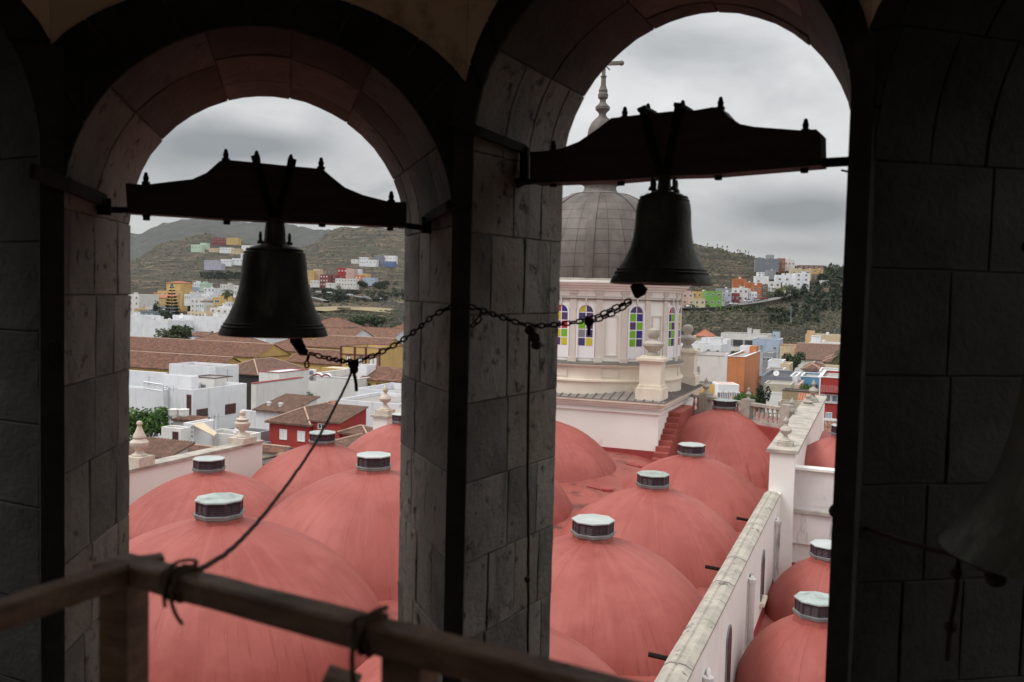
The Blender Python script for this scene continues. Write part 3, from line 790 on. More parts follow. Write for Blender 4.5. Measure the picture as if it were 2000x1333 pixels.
# ---------------------------------------------------------------- wooden railing in the foreground
dr = .76
A0 = Pz(-60, 1222, CZ - dr); A1 = Pz(262, 1112, CZ - dr)
B0 = Pz(232, 1106, CZ - dr); B1 = Pz(1330, 1398, CZ - dr)
rail = thing('wooden_railing', 'worn brown wooden handrail crossing the bottom left of the view', 'railing', V((A1.x, A1.y, CZ - 1.7)))
def timber(a, b, w, h, name, sag=0.0, seed=0, wob=.004, mt=None):
    d = (b - a); l = d.length; d.normalize(); sd = V((d.y, -d.x, 0)).normalized(); up = sd.cross(d).normalized()
    if up.z < 0: up = -up
    m = MB(); n = max(4, int(l / .06)); vs = []; fs = []
    sec = [(-.5, -.42), (-.42, -.5), (.42, -.5), (.5, -.42), (.5, .40), (.38, .5), (-.36, .5), (-.5, .38)]
    for i in range(n + 1):
        p = a + d * (l * i / n)
        for j, (x, z) in enumerate(sec):
            w1 = noise.noise(V((i * .35, j * 3.1, seed))) * wob + noise.noise(V((i * .9, j * 2.1, seed + 9))) * wob * .5
            vs.append(p + sd * (x * w + w1) + up * (z * h + w1))
    K = len(sec)
    for i in range(n):
        for j in range(K): fs.append((i * K + j, i * K + (j + 1) % K, (i + 1) * K + (j + 1) % K, (i + 1) * K + j))
    fs.append(tuple(reversed(range(K)))); fs.append(tuple(n * K + j for j in range(K)))
    m.add(vs, fs); return obj(name, m, mt or M_rail, rail)
timber(A0, A1 + (A1 - A0).normalized() * .02, .068, .058, 'handrail', seed=1)
timber(B0, B1, .080, .062, 'handrail', seed=2)
sd_ = (A1 - A0).normalized()
timber(Pz(178, 1112, CZ - dr + .012), Pz(318, 1094, CZ - dr + .012), .06, .03, 'rail_end', seed=4)
post_c = Pz(243, 1120, CZ - dr - .03)
m = MB(); m.box((post_c.x - .005, post_c.y + .01, CZ - dr - .04 - .5), (.100, .08, 1.0), R(-20)); obj('post', m, M_rail, rail)
pc2 = Pz(800, 1266, CZ - dr - .03)
m = MB(); m.box((pc2.x, pc2.y + .01, CZ - dr - .045 - .5), (.10, .08, 1.0), R(-24)); obj('post', m, M_rail, rail)
pc3 = Pz(1290, 1384, CZ - dr - .03)
m = MB(); m.box((pc3.x, pc3.y, CZ - dr - .045 - .5), (.10, .08, 1.0), R(-24)); obj('post', m, M_rail, rail)
pc4 = Pz(-150, 1242, CZ - dr - .03)
m = MB(); m.box((pc4.x, pc4.y, CZ - dr - .045 - .5), (.10, .08, 1.0), R(20)); obj('post', m, M_rail, rail)
# lower timber stub poking up below the rail
s0 = P(650, 1372, 1.95); s1 = P(672, 1318, 2.05)
m = MB(); d = (s1 - s0).normalized(); sd = d.cross(V((0, 1, 0))).normalized()
m.fbox(s0, sd, V((0, 1, 0)), d, -.042, .042, -.03, .03, -.25, (s1 - s0).length)
tag(obj('timber_stub', m, M_rail), 'sawn end of a dark timber poking up under the handrail', 'timber')
# plank deck under the viewer's feet
deck = thing('plank_deck', 'dark plank deck carrying the wooden railing', 'deck', V((0, 1.1, CZ - 1.78)))
for i in range(9):
    m = MB(); m.box((-.9 + i * .29, .55, CZ - 1.80), (.28, 2.6 + .02 * (i % 3), .04)); obj('plank', m, M_rail, deck)
# rope lashed round the rail
def lashing(c, d, w, h, turns, r, label, tails):
    t = thing('rope', label, 'rope', c)
    sd = V((d.y, -d.x, 0)).normalized(); up = V((0, 0, 1))
    pts = []
    N_ = 18 * turns
    for i in range(N_ + 1):
        g = 2 * math.pi * i / 18
        x, z = math.cos(g), math.sin(g)
        k_ = 1 / max(abs(x), abs(z)) ** .85
        pts.append(c + sd * (x * k_ * (w / 2 + r)) + up * (z * k_ * (h / 2 + r)) + d * ((i / N_ - .5) * .022 * turns + .006 * math.sin(i * 1.7)))
    m = MB(); m.tube(pts, r, 6); obj('coil', m, M_rope, t, smooth=True)
    for tl in tails:
        m = MB(); m.tube(bez(tl, 8), r, 6); obj('tail', m, M_rope, t, smooth=True)
    return t
db = (B1 - B0).normalized()
lc = B0 + db * ((rail_pt(352, 1142, dr) - B0).dot(db))
lashing(lc, db, .080, .062, 3, .005, 'rope lashed round the handrail where the grey cord is tied',
        [[lc + V((.03, -.01, .052)), lc + V((.02, -.055, .05)), lc + V((-.01, -.06, .0)), lc + V((0, -.062, -.05)), lc + V((.02, -.06, -.085))],
         [rail_hook, lc + V((.03, 0, .06)), lc + V((-.02, -.02, .055)), lc + V((-.03, -.055, .01)), lc + V((-.028, -.05, -.045))]])
lc2 = B0 + db * ((rail_pt(722, 1240, dr) - B0).dot(db))
lashing(lc2, db, .080, .062, 2, .006, 'second rope looped round the handrail with its tail hanging down',
        [[lc2 + V((.03, .01, .056)), lc2 + V((.0, -.04, .055)), lc2 + V((-.03, -.058, .0)), lc2 + V((-.032, -.056, -.07)), lc2 + V((-.02, -.055, -.16)), lc2 + V((-.015, -.05, -.3))]])
# ================================================================== cathedral roof
Q = 1.2
AX = V((math.sin(R(22.5)), math.cos(R(22.5)), 0)); PX = V((AX.y, -AX.x, 0)); ZU = V((0, 0, 1))
def N(a, p, drop): return AX * (a * Q) + PX * (p * Q) + V((0, 0, CZ - drop * Q))
cath = thing('cathedral', 'cathedral roof of salmon red domes between whitewashed parapets', 'cathedral', N(25, -10, CZ / Q))

# roof deck: high over the nave, falling towards the side parapets
m = MB()
ps = [(-22.9, 7.9), (-16.2, 6.85), (-12.7, 6.6), (-9.3, 6.8), (-3.0, 8.1)]
na_ = 24
vs = []
for i in range(na_ + 1):
    a = 3.2 + (60 - 3.2) * i / na_
    k_ = max(0, min(1, (33 - a) / 8))
    for p, d in ps: vs.append(N(a, p, d + .02 * math.sin(i * 2.1) + k_ * (.85 if -20 < p < -10 else .55 if p > -10 and p < -5 else 0)))
fs = []
for i in range(na_):
    for j in range(len(ps) - 1): fs.append((i * 5 + j, i * 5 + j + 1, (i + 1) * 5 + j + 1, (i + 1) * 5 + j))
m.add(vs, fs); obj('roof_deck', m, mat('deck_coating', (.34, .085, .064), (.24, .06, .047), .45, .45, .35, 2.2, spots=(.12, .035, .028), sscale=1.1, sthr=(.52, .66), spec=.45, bdist=.06), cath, smooth=True)
# outer walls down to the street
m = MB()
m.fbox(N(0, 0, CZ / Q), PX, AX, ZU, -23.4 * Q, -2.7 * Q, 3.0 * Q, 60.4 * Q, -1, CZ - 8.4 * Q)
m.fbox(N(0, 0, CZ / Q), PX, AX, ZU, -2.6 * Q, 6 * Q, 7 * Q, 60 * Q, -1, CZ - 9.4 * Q)
obj('wall', m, M_white, cath)

# ---- skylight meshes (shared)
def oct_ring(r, z, ph=R(22.5 + 10)): return [V((r * math.cos(ph + i * math.pi / 4), r * math.sin(ph + i * math.pi / 4), z)) for i in range(8)]
def skylight_meshes():
    base = MB(); base.lathe([(.50, -.10), (.535, -.06), (.535, 0), (.56, .0), (.56, .035), (.47, .04)], (0, 0, 0), 8, ph=R(32.5))
    body = MB(); body.lathe([(.465, .03), (.465, .33)], (0, 0, 0), 8, ph=R(32.5), caps=False)
    # corner posts, top and bottom rails and louvre slats
    a = oct_ring(.50, 0)
    for i in range(8):
        p, q_ = a[i], a[(i + 1) % 8]; d = (q_ - p).normalized(); n_ = V((d.y, -d.x, 0)); l = (q_ - p).length
        body.fbox(p, d, n_, ZU, -.015, .03, -.03, .008, .03, .34)
        body.fbox(p, d, n_, ZU, l / 2 - .012, l / 2 + .012, -.03, .004, .05, .33)
        for k in range(5):
            z = .07 + k * .052
            vs = [p + n_ * .0 + ZU * z, q_ + n_ * .0 + ZU * z, q_ - n_ * .03 + ZU * (z + .042), p - n_ * .03 + ZU * (z + .042),
                  p + n_ * .0 + ZU * (z - .008), q_ + n_ * .0 + ZU * (z - .008), q_ - n_ * .03 + ZU * (z + .034), p - n_ * .03 + ZU * (z + .034)]
            body.add(vs, [(0, 1, 2, 3), (4, 7, 6, 5), (0, 4, 5, 1), (1, 5, 6, 2), (2, 6, 7, 3), (3, 7, 4, 0)])
        body.fbox(p, d, n_, ZU, 0, l, -.03, .006, .315, .345); body.fbox(p, d, n_, ZU, 0, l, -.03, .006, .03, .055)
    lid = MB(); lid.lathe([(.50, .345), (.535, .35), (.535, .385), (.515, .395), (.34, .40), (.16, .41), (0, .415)], (0, 0, 0), 8, ph=R(32.5), caps=False)
    # sagging pane edges
    return [mesh_of('skylight_base', base, M_rim, (0, 0, 0)), mesh_of('louvred_ring', body, M_maroon, (0, 0, 0)), mesh_of('glass_lid', lid, M_lid, (0, 0, 0)), mesh_of('glass_lid', lid, M_lid2, (0, 0, 0))]
SKY = skylight_meshes()

def dome_mesh(rp, ra, hz, seed, og=.12, nseg=64, nr=18):
    m = MB(); vs = []; fs = []
    rnd = random.Random(seed); off = V((seed * 3.1, 0, 0))
    for i in range(nr + 1):
        t = i / nr; rho = .13 + (1 - .13) * t
        for j in range(nseg):
            g = 2 * math.pi * j / nseg
            rr = rho
            z = hz * ((1 - og) * math.sqrt(max(0, 1 - rho * rho * .99)) + og * (1 - rho) + og * .1 - .004)
            w = noise.noise(V((math.cos(g) * 1.3, math.sin(g) * 1.3, t * 2)) + off) * .035 * hz / 2.4 + noise.noise(V((math.cos(g) * 4, math.sin(g) * 4, t * 5)) + off) * .009
            vs.append(PX * (rp * rr * math.cos(g)) + AX * (ra * rr * math.sin(g)) + ZU * (z + w))
    for i in range(nr):
        for j in range(nseg):
            j2 = (j + 1) % nseg
            fs.append((i * nseg + j, (i + 1) * nseg + j, (i + 1) * nseg + j2, i * nseg + j2))
    # upstand under the skylight
    c = len(vs); top = hz
    for r, z in ((.64, hz * .985 - .03), (.56, hz * .992 + .10)):
        for j in range(8):
            g = R(32.5) + j * math.pi / 4; vs.append(V((r * math.cos(g), r * math.sin(g), z - (.08 if r > .6 else 0))))
    for j in range(8): fs.append((c + j, c + (j + 1) % 8, c + 8 + (j + 1) % 8, c + 8 + j))
    fs.append(tuple(c + 8 + j for j in range(8)))
    # filler disc from dome hole to upstand
    vs.append(V((0, 0, hz * .985 - .02))); cc = len(vs) - 1
    for j in range(nseg): fs.append((j, (j + 1) % nseg, cc))
    m.add(vs, fs); return m
def dome(a, p, dtop, rp, ra, hz, seed, sc=1.0, og=.12):
    c = N(a, p, dtop) - ZU * hz
    mb = dome_mesh(rp, ra, hz, seed, og)
    mb.v = [(x + c.x, y + c.y, z + c.z) for x, y, z in mb.v]
    d = obj('dome', mb, M_dome, cath, origin=c, smooth='angle')
    rr_ = random.Random(seed); rz_ = rr_.uniform(-.12, .12) + rr_.choice([0, R(22.5)]) * 0; k_ = rr_.uniform(.96, 1.04)
    for nm, me in zip(('skylight_base', 'louvred_ring', 'glass_lid'), SKY[:2] + [SKY[2 + seed % 2]]):
        link(nm, me, d, c + ZU * (hz + .115), (rr_.uniform(-.012, .012), 0, rz_), (1.16 * sc * k_, 1.16 * sc * k_, 1.0 * sc))
    return d
# nave row
for k, (a, dt) in enumerate([(8.3, 4.95), (14.6, 4.85), (20.8, 4.9), (27.1, 4.9), (33.3, 4.9)]):
    dome(a, -12.7, dt, 3.8 * Q, 3.55 * Q, 3.2 * Q, 10 + k)
# aisle rows
for k, a in enumerate([9.4, 15.6, 21.8, 28.0, 34.2]): dome(a, -19.4, 5.8, 3.25 * Q, 3.3 * Q, 3.0 * Q, 30 + k)
for k, a in enumerate([7.7, 14.0, 20.35, 26.65, 32.9]): dome(a, -6.15, 5.82, 3.3 * Q, 3.4 * Q, 3.05 * Q, 50 + k)
# big dome beside the steps, far domes
dome(41.3, -6.25, 4.98, 4.0 * Q, 3.9 * Q, 3.4 * Q, 61, og=.26)
dome(65.5, -11.3, 7.3, 3.2 * Q, 3.2 * Q, 2.4 * Q, 62)
# lower chapel domes right of the parapet
for k, (a, p, dt, r) in enumerate([(14.3, -.9, 7.2, 1.75), (20.6, -.9, 7.05, 1.75), (27.0, -.95, 7.45, 1.75)]):
    dome(a, p, dt, r * Q, 2.0 * Q, 1.95 * Q, 70 + k)
dome(36.2, -.85, 5.1, 2.2 * Q, 2.4 * Q, 2.0 * Q, 80)
# lower chapel roof deck, terrace under the far chapel dome
m = MB(); m.fbox(N(0, 0, CZ / Q), PX, AX, ZU, -2.7 * Q, 6 * Q, 7 * Q, 31 * Q, CZ - 9.5 * Q, CZ - 9.15 * Q); obj('chapel_deck', m, M_red, cath)
m = MB(); m.fbox(N(0, 0, CZ / Q), PX, AX, ZU, -2.25 * Q, 6 * Q, 30.9 * Q, 48 * Q, CZ - 9.3 * Q, CZ - 6.6 * Q); obj('chapel_deck', m, M_red, cath)

# ---- right parapet with coping stones, arched windows, downpipes
wall_r = MB()
wall_r.fbox(N(0, 0, CZ / Q), PX, AX, ZU, -3.02 * Q, -2.6 * Q, 4 * Q, 30 * Q, CZ - 9.4 * Q, CZ - 6.30 * Q)
par = obj('parapet', wall_r, M_white, cath)
m = MB(); m.fbox(N(0, 0, CZ / Q), PX, AX, ZU, -2.6 * Q, -2.585 * Q, 7 * Q, 30 * Q, CZ - 9.2 * Q, CZ - 8.75 * Q); obj('painted_band', m, M_red_d, par)
a = 4.0; rnd = random.Random(5)
while a < 29.4:
    l = rnd.uniform(.95, 1.35); b = min(29.6, a + l); m = MB()
    zt_ = CZ - 6.30 * Q; dz = rnd.uniform(-.012, .012)
    sec = [(-3.07, 0.0), (-3.07, .07), (-2.97, .155), (-2.88, .165), (-2.845, .130), (-2.81, .165), (-2.70, .15), (-2.58, .07), (-2.58, 0)]
    pts = [N(a + .012, p, 0) * 1.0 for p, h in sec]
    pts = [V((q_.x, q_.y, zt_ + h + dz)) for q_, (p, h) in zip(pts, sec)]
    m.prism(pts, AX * ((b - a - .024) * Q)); obj('coping_stone', m, M_cop, par); a = b
def arch_win(a, p, drop_top, w, h, parent, nrm=PX, along=AX, fr=M_rim, gl=None):
    gl = gl or M_glass
    c = N(a, p, drop_top) ; zt_ = c.z; r = w / 2; pts = []
    for i in range(9):
        g = math.pi * i / 8; pts.append((r * math.cos(g), -r + r * math.sin(g)))
    pts += [(-r, -h), (r, -h)]
    m = MB(); base = [c + along * x + ZU * z for x, z in pts]
    m.prism([q_ - nrm * .02 for q_ in base], nrm * .06, 0)
    f = obj('window', m, fr, parent)
    m = MB(); m.prism([c + along * (x * .84) + ZU * ((z + h / 2) * .93 - h / 2) + nrm * .03 for x, z in pts], nrm * .02)
    obj('pane', m, gl, f)
    m = MB(); m.fbox(c, along, nrm, ZU, -r * 1.25, r * 1.25, 0, .16, -h - .12, -h); obj('sill', m, M_cream, f)
M_glass = mat('dark_glass', (.03, .035, .045), (.06, .065, .08), 3, .2, spec=.6)
M_glass_far = mat('dark_window', (.035, .032, .035), (.06, .055, .055), 3, .5)
for a in (12.4, 18.9, 25.2): arch_win(a, -2.6, 6.95, .75, 1.7, par)
def downpipe(a):
    m = MB(); c = N(a, -2.5, 0)
    zt_ = CZ - 6.85 * Q; zb_ = CZ - 8.95 * Q
    m.tube([V((c.x, c.y, zt_)), V((c.x, c.y, zb_))], .10, 8)
    m.tube([V((c.x, c.y, zt_ + .02)), V((c.x, c.y, zt_ - .1))], .125, 8)
    d = N(a + .3, -2.55, 0); m.tube([V((c.x, c.y, zt_ - .02)), V((d.x, d.y, zt_ + .03)), V((d.x, d.y, zt_ - .12))], .06, 6)
    p_ = obj('downpipe', m, M_white_st, par)
    m = MB(); e = N(a + .25, -2.1, 0); m.tube([V((c.x, c.y, zb_ + .03)), V((c.x, c.y, zb_ - .2)), V((e.x, e.y, zb_ - .28))], .085, 8); obj('pipe_foot', m, M_red_d, p_)
for a in (15.8, 22.0, 28.3): downpipe(a)
# black drain spouts on the nave side
for a in (17.0, 23.4, 29.2):
    m = MB(); m.tube([N(a, -3.9, 7.12), N(a + .1, -3.05, 7.2)], .06, 6); obj('drain_spout', m, M_iron, par)

# ---- transept pier, white walls at the right
blk = MB()
blk.fbox(N(0, 0, CZ / Q), PX, AX, ZU, -3.0 * Q, -2.2 * Q, 30 * Q, 49 * Q, CZ - 9.3 * Q, CZ - 4.95 * Q)
pier_w = obj('transept_wall', blk, M_white, cath)
zc_ = CZ - 4.95 * Q
a = 29.9
while a < 49:
    b = min(49.1, a + 1.9); m = MB(); m.fbox(N(0, 0, CZ / Q), PX, AX, ZU, -3.1 * Q, -2.1 * Q, (a + .01) * Q, (b - .01) * Q, zc_, zc_ + .13); obj('coping_slab', m, M_cop2, pier_w); a = b
m = MB()
m.fbox(N(0, 0, CZ / Q), PX, AX, ZU, -2.2 * Q, 6 * Q, 30.55 * Q, 30.9 * Q, CZ - 6.75 * Q, CZ - 5.55 * Q)
m.fbox(N(0, 0, CZ / Q), PX, AX, ZU, -2.2 * Q, 6 * Q, 30.5 * Q, 30.9 * Q, CZ - 8.05 * Q, CZ - 6.95 * Q)
m.fbox(N(0, 0, CZ / Q), PX, AX, ZU, -2.2 * Q, 6 * Q, 30.56 * Q, 30.9 * Q, CZ - 6.95 * Q, CZ - 6.75 * Q)
ww = obj('transept_wall', m, M_white_st, cath)
m = MB(); m.fbox(N(0, 0, CZ / Q), PX, AX, ZU, -2.2 * Q, 6 * Q, 30.4 * Q, 30.56 * Q, CZ - 7.00 * Q, CZ - 6.90 * Q); obj('ledge', m, M_cop2, ww)
m = MB(); m.fbox(N(0, 0, CZ / Q), PX, AX, ZU, -2.2 * Q, 6 * Q, 30.62 * Q, 30.9 * Q, CZ - 9.2 * Q, CZ - 8.05 * Q); obj('wall_foot', m, M_white_st, ww)
m = MB(); m.fbox(N(0, 0, CZ / Q), PX, AX, ZU, -2.2 * Q, 6 * Q, 30.58 * Q, 30.62 * Q, CZ - 9.2 * Q, CZ - 8.75 * Q); obj('painted_band', m, M_red_d, ww)
m = MB(); m.fbox(N(0, 0, CZ / Q), PX, AX, ZU, -2.2 * Q, 6 * Q, 30.45 * Q, 30.95 * Q, CZ - 5.55 * Q, CZ - 5.47 * Q); obj('coping', m, M_white, ww)

# ---- left parapet
m = MB()
m.fbox(N(0, 0, CZ / Q), PX, AX, ZU, -23.4 * Q, -22.95 * Q, 10 * Q, 28.9 * Q, CZ - 8.4 * Q, CZ - 6.22 * Q)
pl_ = obj('parapet', m, M_white, cath)
m = MB(); m.fbox(N(0, 0, CZ / Q), PX, AX, ZU, -23.4 * Q, -22.6 * Q, 38.2 * Q, 52 * Q, CZ - 9.4 * Q, CZ - 6.3 * Q); obj('transept_wall', m, M_white, cath)
a = 10
while a < 28.8:
    b = min(28.9, a + 1.5); m = MB(); m.fbox(N(0, 0, CZ / Q), PX, AX, ZU, -23.5 * Q, -22.85 * Q, (a + .01) * Q, (b - .01) * Q, CZ - 6.22 * Q, CZ - 6.22 * Q + .12); obj('coping_slab', m, M_cop2, pl_); a = b
m = MB(); m.fbox(N(0, 0, CZ / Q), PX, AX, ZU, -23.5 * Q, -22.5 * Q, 38.1 * Q, 52 * Q, CZ - 6.3 * Q, CZ - 6.3 * Q + .12); obj('coping_slab', m, M_cop2, pl_)

# ---- finials
FIN1 = [(.30, .0), (.30, .06), (.20, .10), (.15, .20), (.17, .26), (.30, .34), (.36, .46), (.36, .56), (.28, .64), (.20, .70), (.25, .74), (.25, .80), (.17, .94), (.11, 1.10), (.08, 1.20), (.10, 1.23), (.12, 1.30), (.09, 1.38), (0, 1.41)]
FIN2 = [(.28, .0), (.28, .05), (.18, .10), (.11, .20), (.12, .26), (.24, .36), (.31, .48), (.32, .58), (.25, .64), (.17, .67), (.26, .70), (.27, .74), (.15, .78), (.10, .86), (.12, .94), (.13, 1.0), (.09, 1.07), (0, 1.09)]
FIN3 = [(.26, 0), (.26, .05), (.14, .14), (.09, .26), (.10, .30), (.22, .38), (.27, .50), (.22, .62), (.10, .70), (.075, .80), (.11, .84), (.13, .92), (.10, 1.0), (.05, 1.05), (.03, 1.14), (0, 1.2)]
FIN4 = [(.34, 0), (.34, .12), (.27, .16), (.25, .24), (.40, .36), (.56, .54), (.56, .66), (.46, .76), (.24, .82), (.22, .92), (.30, 1.02), (.345, 1.18), (.30, 1.36), (.16, 1.46), (0, 1.49)]
def finial(name, base, prof, k, label, ped=None, mt=None, group=None):
    f = thing(name, label, 'finial', base, group)
    mt = mt or M_cop2
    z0 = 0
    if ped:
        m = MB()
        for (w, za, zb_) in ped: m.box(base + ZU * ((za + zb_) / 2), (w, w, zb_ - za), -R(22.5))
        obj('pedestal', m, mt if len(ped) < 4 else M_cream, f); z0 = ped[-1][2]
    m = MB(); m.lathe([(r * k, h * k + z0) for r, h in prof], base, 20); obj('urn', m, mt, f, smooth='angle')
    return f
M_fin_c = mat('cream_finial', (.62, .53, .44), (.50, .43, .36), 5, .9, .4, 22, spots=(.30, .26, .22), sscale=9, sthr=(.6, .75))
zL = CZ - 6.22 * Q + .12
pL = N(22.6, -23.15, 0); finial('stone_finial', V((pL.x, pL.y, zL)), FIN1, 1.04, 'tall cream stone urn finial with pointed lid at the left end of the white parapet', [(.85, 0, .40)], M_fin_c)
pL = N(27.9, -23.15, 0); finial('stone_finial', V((pL.x, pL.y, zL)), FIN2, 1.18, 'squat cream urn finial at the right end of the left white parapet', [(.95, 0, .30)], M_fin_c)
pL = N(28.6, -23.6, 0); finial('stone_finial', V((pL.x - .2, pL.y + .3, zL)), FIN2, .85, 'smaller urn half hidden behind the squat finial on the left parapet', [(.5, 0, .25)], M_fin_c)
pL = N(38.7, -23.0, 0); finial('stone_finial', V((pL.x, pL.y, CZ - 6.3 * Q + .12)), FIN3, 1.35, 'slender urn finial on the white wall beside the middle pier', [(.9, 0, .30)], M_fin_c)
zR = zc_ + .13
for (a, lb, k) in [(30.9, 'grey urn finial nearest the viewer on the transept wall, above the low parapet', .92), (45.5, 'grey urn finial on the far end of the transept wall, right of the others', 1.0)]:
    pR = N(a, -2.6, 0); finial('stone_finial', V((pR.x, pR.y, zR)), FIN3, k, lb, [(.62, 0, .18)])
finial('stone_finial', P(1545, 832, 47) , FIN3, 1.1, 'grey urn finial where the balustrade meets the transept wall', [(1.0, -.9, .25)])
finial('stone_finial', P(1577, 818, 50), FIN2, 1.2, 'small squat urn behind the transept wall finials', [(.7, -.6, .1)])

# ---- balustrade
bl = P(1352, 792, 51.5); br = P(1548, 847, 45.5)
zt_ = (bl.z + br.z) / 2 + .85
bl.z = br.z = 0
bal = thing('balustrade', 'stone balustrade closing the far edge of the red roof', 'balustrade', V((bl.x, bl.y, zt_ - .9)))
d = (br - bl); Ltot = d.length; d.normalize(); sd = V((d.y, -d.x, 0))
def top(x, z): return V((bl.x, bl.y, 0)) + d * x + V((0, 0, z))
m = MB(); m.fbox(V((bl.x, bl.y, 0)), d, sd, ZU, -1, Ltot, -.17, .17, zt_ - .02, zt_ + .14); obj('top_rail', m, M_cop2, bal)
m = MB(); m.fbox(V((bl.x, bl.y, 0)), d, sd, ZU, -1, Ltot, -.2, .2, zt_ - .98, zt_ - .78); obj('base_rail', m, M_cop2, bal)
m = MB(); m.fbox(V((bl.x, bl.y, 0)), d, sd, ZU, -1, Ltot, -.16, .45, zt_ - 2.2, zt_ - .98); obj('painted_upstand', m, M_red_d, bal)
bm = MB(); bm.lathe([(.085, 0), (.085, .06), (.05, .10), (.05, .16), (.095, .30), (.08, .42), (.04, .58), (.045, .66), (.085, .70), (.085, .76)], (0, 0, 0), 8)
BAL = mesh_of('baluster', bm, M_cop2, (0, 0, 0), True)
nb_ = int(Ltot / .30); PIL = (1.05, Ltot * .58, Ltot - .4)
for i in range(nb_):
    x = (i + .5) * Ltot / nb_
    if any(abs(x - q_) < .36 for q_ in PIL): continue
    link('baluster', BAL, bal, top(x, zt_ - .78))
for i, x in enumerate(PIL):
    m = MB(); m.fbox(V((bl.x, bl.y, 0)), d, sd, ZU, x - .3, x + .3, -.24, .24, zt_ - .98, zt_ + .30); obj('pier_block', m, M_cop2, bal)
finial('stone_finial', top(PIL[0], zt_ + .30), FIN3, .80, 'slim grey urn finial on the left pier of the balustrade, by the drum', None)
finial('stone_finial', top(PIL[1], zt_ + .30), FIN3, .60, 'grey urn finial on the middle pier of the balustrade, before the green bush', None)

# ---- red steps beside the drum base
stp = N(36.5, -9.0, 0)
for i in range(9):
    m = MB(); z = CZ - (6.72 - i * .21) * Q
    m.fbox(N(0, 0, CZ / Q), PX, AX, ZU, -8.46 * Q, -7.85 * Q, (36.2 + i * .36) * Q, (42.2) * Q, z - .25 * Q - (.4 if i == 0 else 0), z)
    obj('step', m, M_red if i % 2 else M_red, cath)
# small roof hatches (thin red flaps)
for (u, v, Y) in ((1248, 912, 40.5), (1176, 957, 35)):
    c = P(u, v, Y); m = MB()
    w = .62
    m.add([c, c + V((-w, .1, .12)), c + V((-w * .2, .5, .16)), c + V((0, 0, -.05)), c + V((-w, .1, .07)), c + V((-w * .2, .5, .11))], [(0, 1, 2), (3, 5, 4), (0, 3, 4, 1), (1, 4, 5, 2), (2, 5, 3, 0)])
    m.fbox(c, V((1, 0, 0)), V((0, 1, 0)), ZU, 0.02, w * .7, -.15, .3, -.06, .05)
    obj('roof_hatch', m, M_red_d, cath)

# ================================================================== drum and dome over the crossing
DY = 43.0 * Q
dc = P(1166, 584, DY); DC = V((dc.x, dc.y, 0))
drum = thing('domed_drum', 'white drum with coloured arched windows under a grey plated dome', 'drum tower', V((DC.x, DC.y, CZ - 7 * Q)))
zq = lambda q_: CZ + q_ * Q
HS = 4.22 * Q
m = MB(); m.fbox(DC, PX, AX, ZU, -HS, HS, -HS, HS, zq(-7.2), zq(-4.55)); obj('square_base', m, M_white, drum)
for i, (o_, z0, z1) in enumerate([(.10, -4.95, -4.85), (.18, -4.72, -4.62), (.30, -4.62, -4.50), (.40, -4.50, -4.38)]):
    m = MB(); m.fbox(DC, PX, AX, ZU, -HS - o_, HS + o_, -HS - o_, HS + o_, zq(z0), zq(z1)); obj('base_cornice', m, M_white if i < 2 else M_cream, drum)
m = MB(); o_ = .06; m.fbox(DC, PX, AX, ZU, -HS - o_, HS + o_, -HS - o_, HS + o_, zq(-7.2), zq(-6.55)); obj('painted_band', m, M_red_d, drum)
# sloping ribbed sheet roof of the base
m = MB(); E = HS + .42; I_ = 3.5 * Q; z0, z1 = zq(-4.37), zq(-4.12)
for k in range(4):
    g = [(PX, AX), (AX, -PX), (-PX, -AX), (-AX, PX)][k]
    e, f = g
    c1, c2, c3, c4 = DC + e * -E + f * -E, DC + e * E + f * -E, DC + e * I_ + f * -I_, DC + e * -I_ + f * -I_
    m.add([c1 + ZU * z0, c2 + ZU * z0, c3 + ZU * z1, c4 + ZU * z1], [(0, 1, 2, 3)])
    m.add([c1 + ZU * (z0 - .05), c2 + ZU * (z0 - .05), c2 + ZU * z0, c1 + ZU * z0], [(0, 1, 2, 3)])
obj('base_roof', m, M_greyroof, drum)
rib = MB(); 
for k in range(4):
    e, f = [(PX, AX), (AX, -PX), (-PX, -AX), (-AX, PX)][k]
    n_ = 24
    for i in range(n_):
        x = -E + (i + .5) * 2 * E / n_
        xi = max(-I_, min(I_, x)); t = 1 if abs(x) < I_ else 1 - (abs(x) - I_) / (E - I_)
        a_ = DC + e * x - f * E + ZU * (z0 + .02); b_ = DC + e * xi * 1 - f * (E - (E - I_)) + ZU * (z1 + .02)
        if abs(x) > I_: b_ = DC + e * x - f * (abs(x)) + ZU * (z0 + (z1 - z0) * (E - abs(x)) / (E - I_) + .02)
        rib.tube([a_, b_], .035, 4)
tag(obj('roof_seam', rib, M_lead_d, drum), kind='stuff')
# round lower stage
RD = 4.28 * Q
m = MB(); m.lathe([(RD * .985, zq(-4.4)), (RD * .985, zq(-3.72)), (RD * 1.005, zq(-3.70)), (RD * 1.005, zq(-3.62)), (RD * .97, zq(-3.60))], DC, 88, caps=False); obj('lower_stage', m, M_cream, drum, smooth='angle')
m = MB(); m.lathe([(RD * .97, zq(-3.62)), (RD * .97, zq(-3.06)), (RD * .99, zq(-3.05)), (RD * .99, zq(-2.99)), (RD * 1.01, zq(-2.97)), (RD * 1.01, zq(-2.92))], DC, 88, caps=False); obj('panel_stage', m, M_cream, drum, smooth='angle')
m = MB(); m.lathe([(RD * 1.012, zq(-2.93)), (RD * 1.012, zq(-2.90)), (RD * .92, zq(-2.74))], DC, 88, caps=False); obj('ledge', m, M_lead_d, drum, smooth='angle')
RW = RD * .945
NB = 22; step = 360 / NB
vdir = math.atan2(CAM.y - DC.y, CAM.x - DC.x)          # towards the viewer
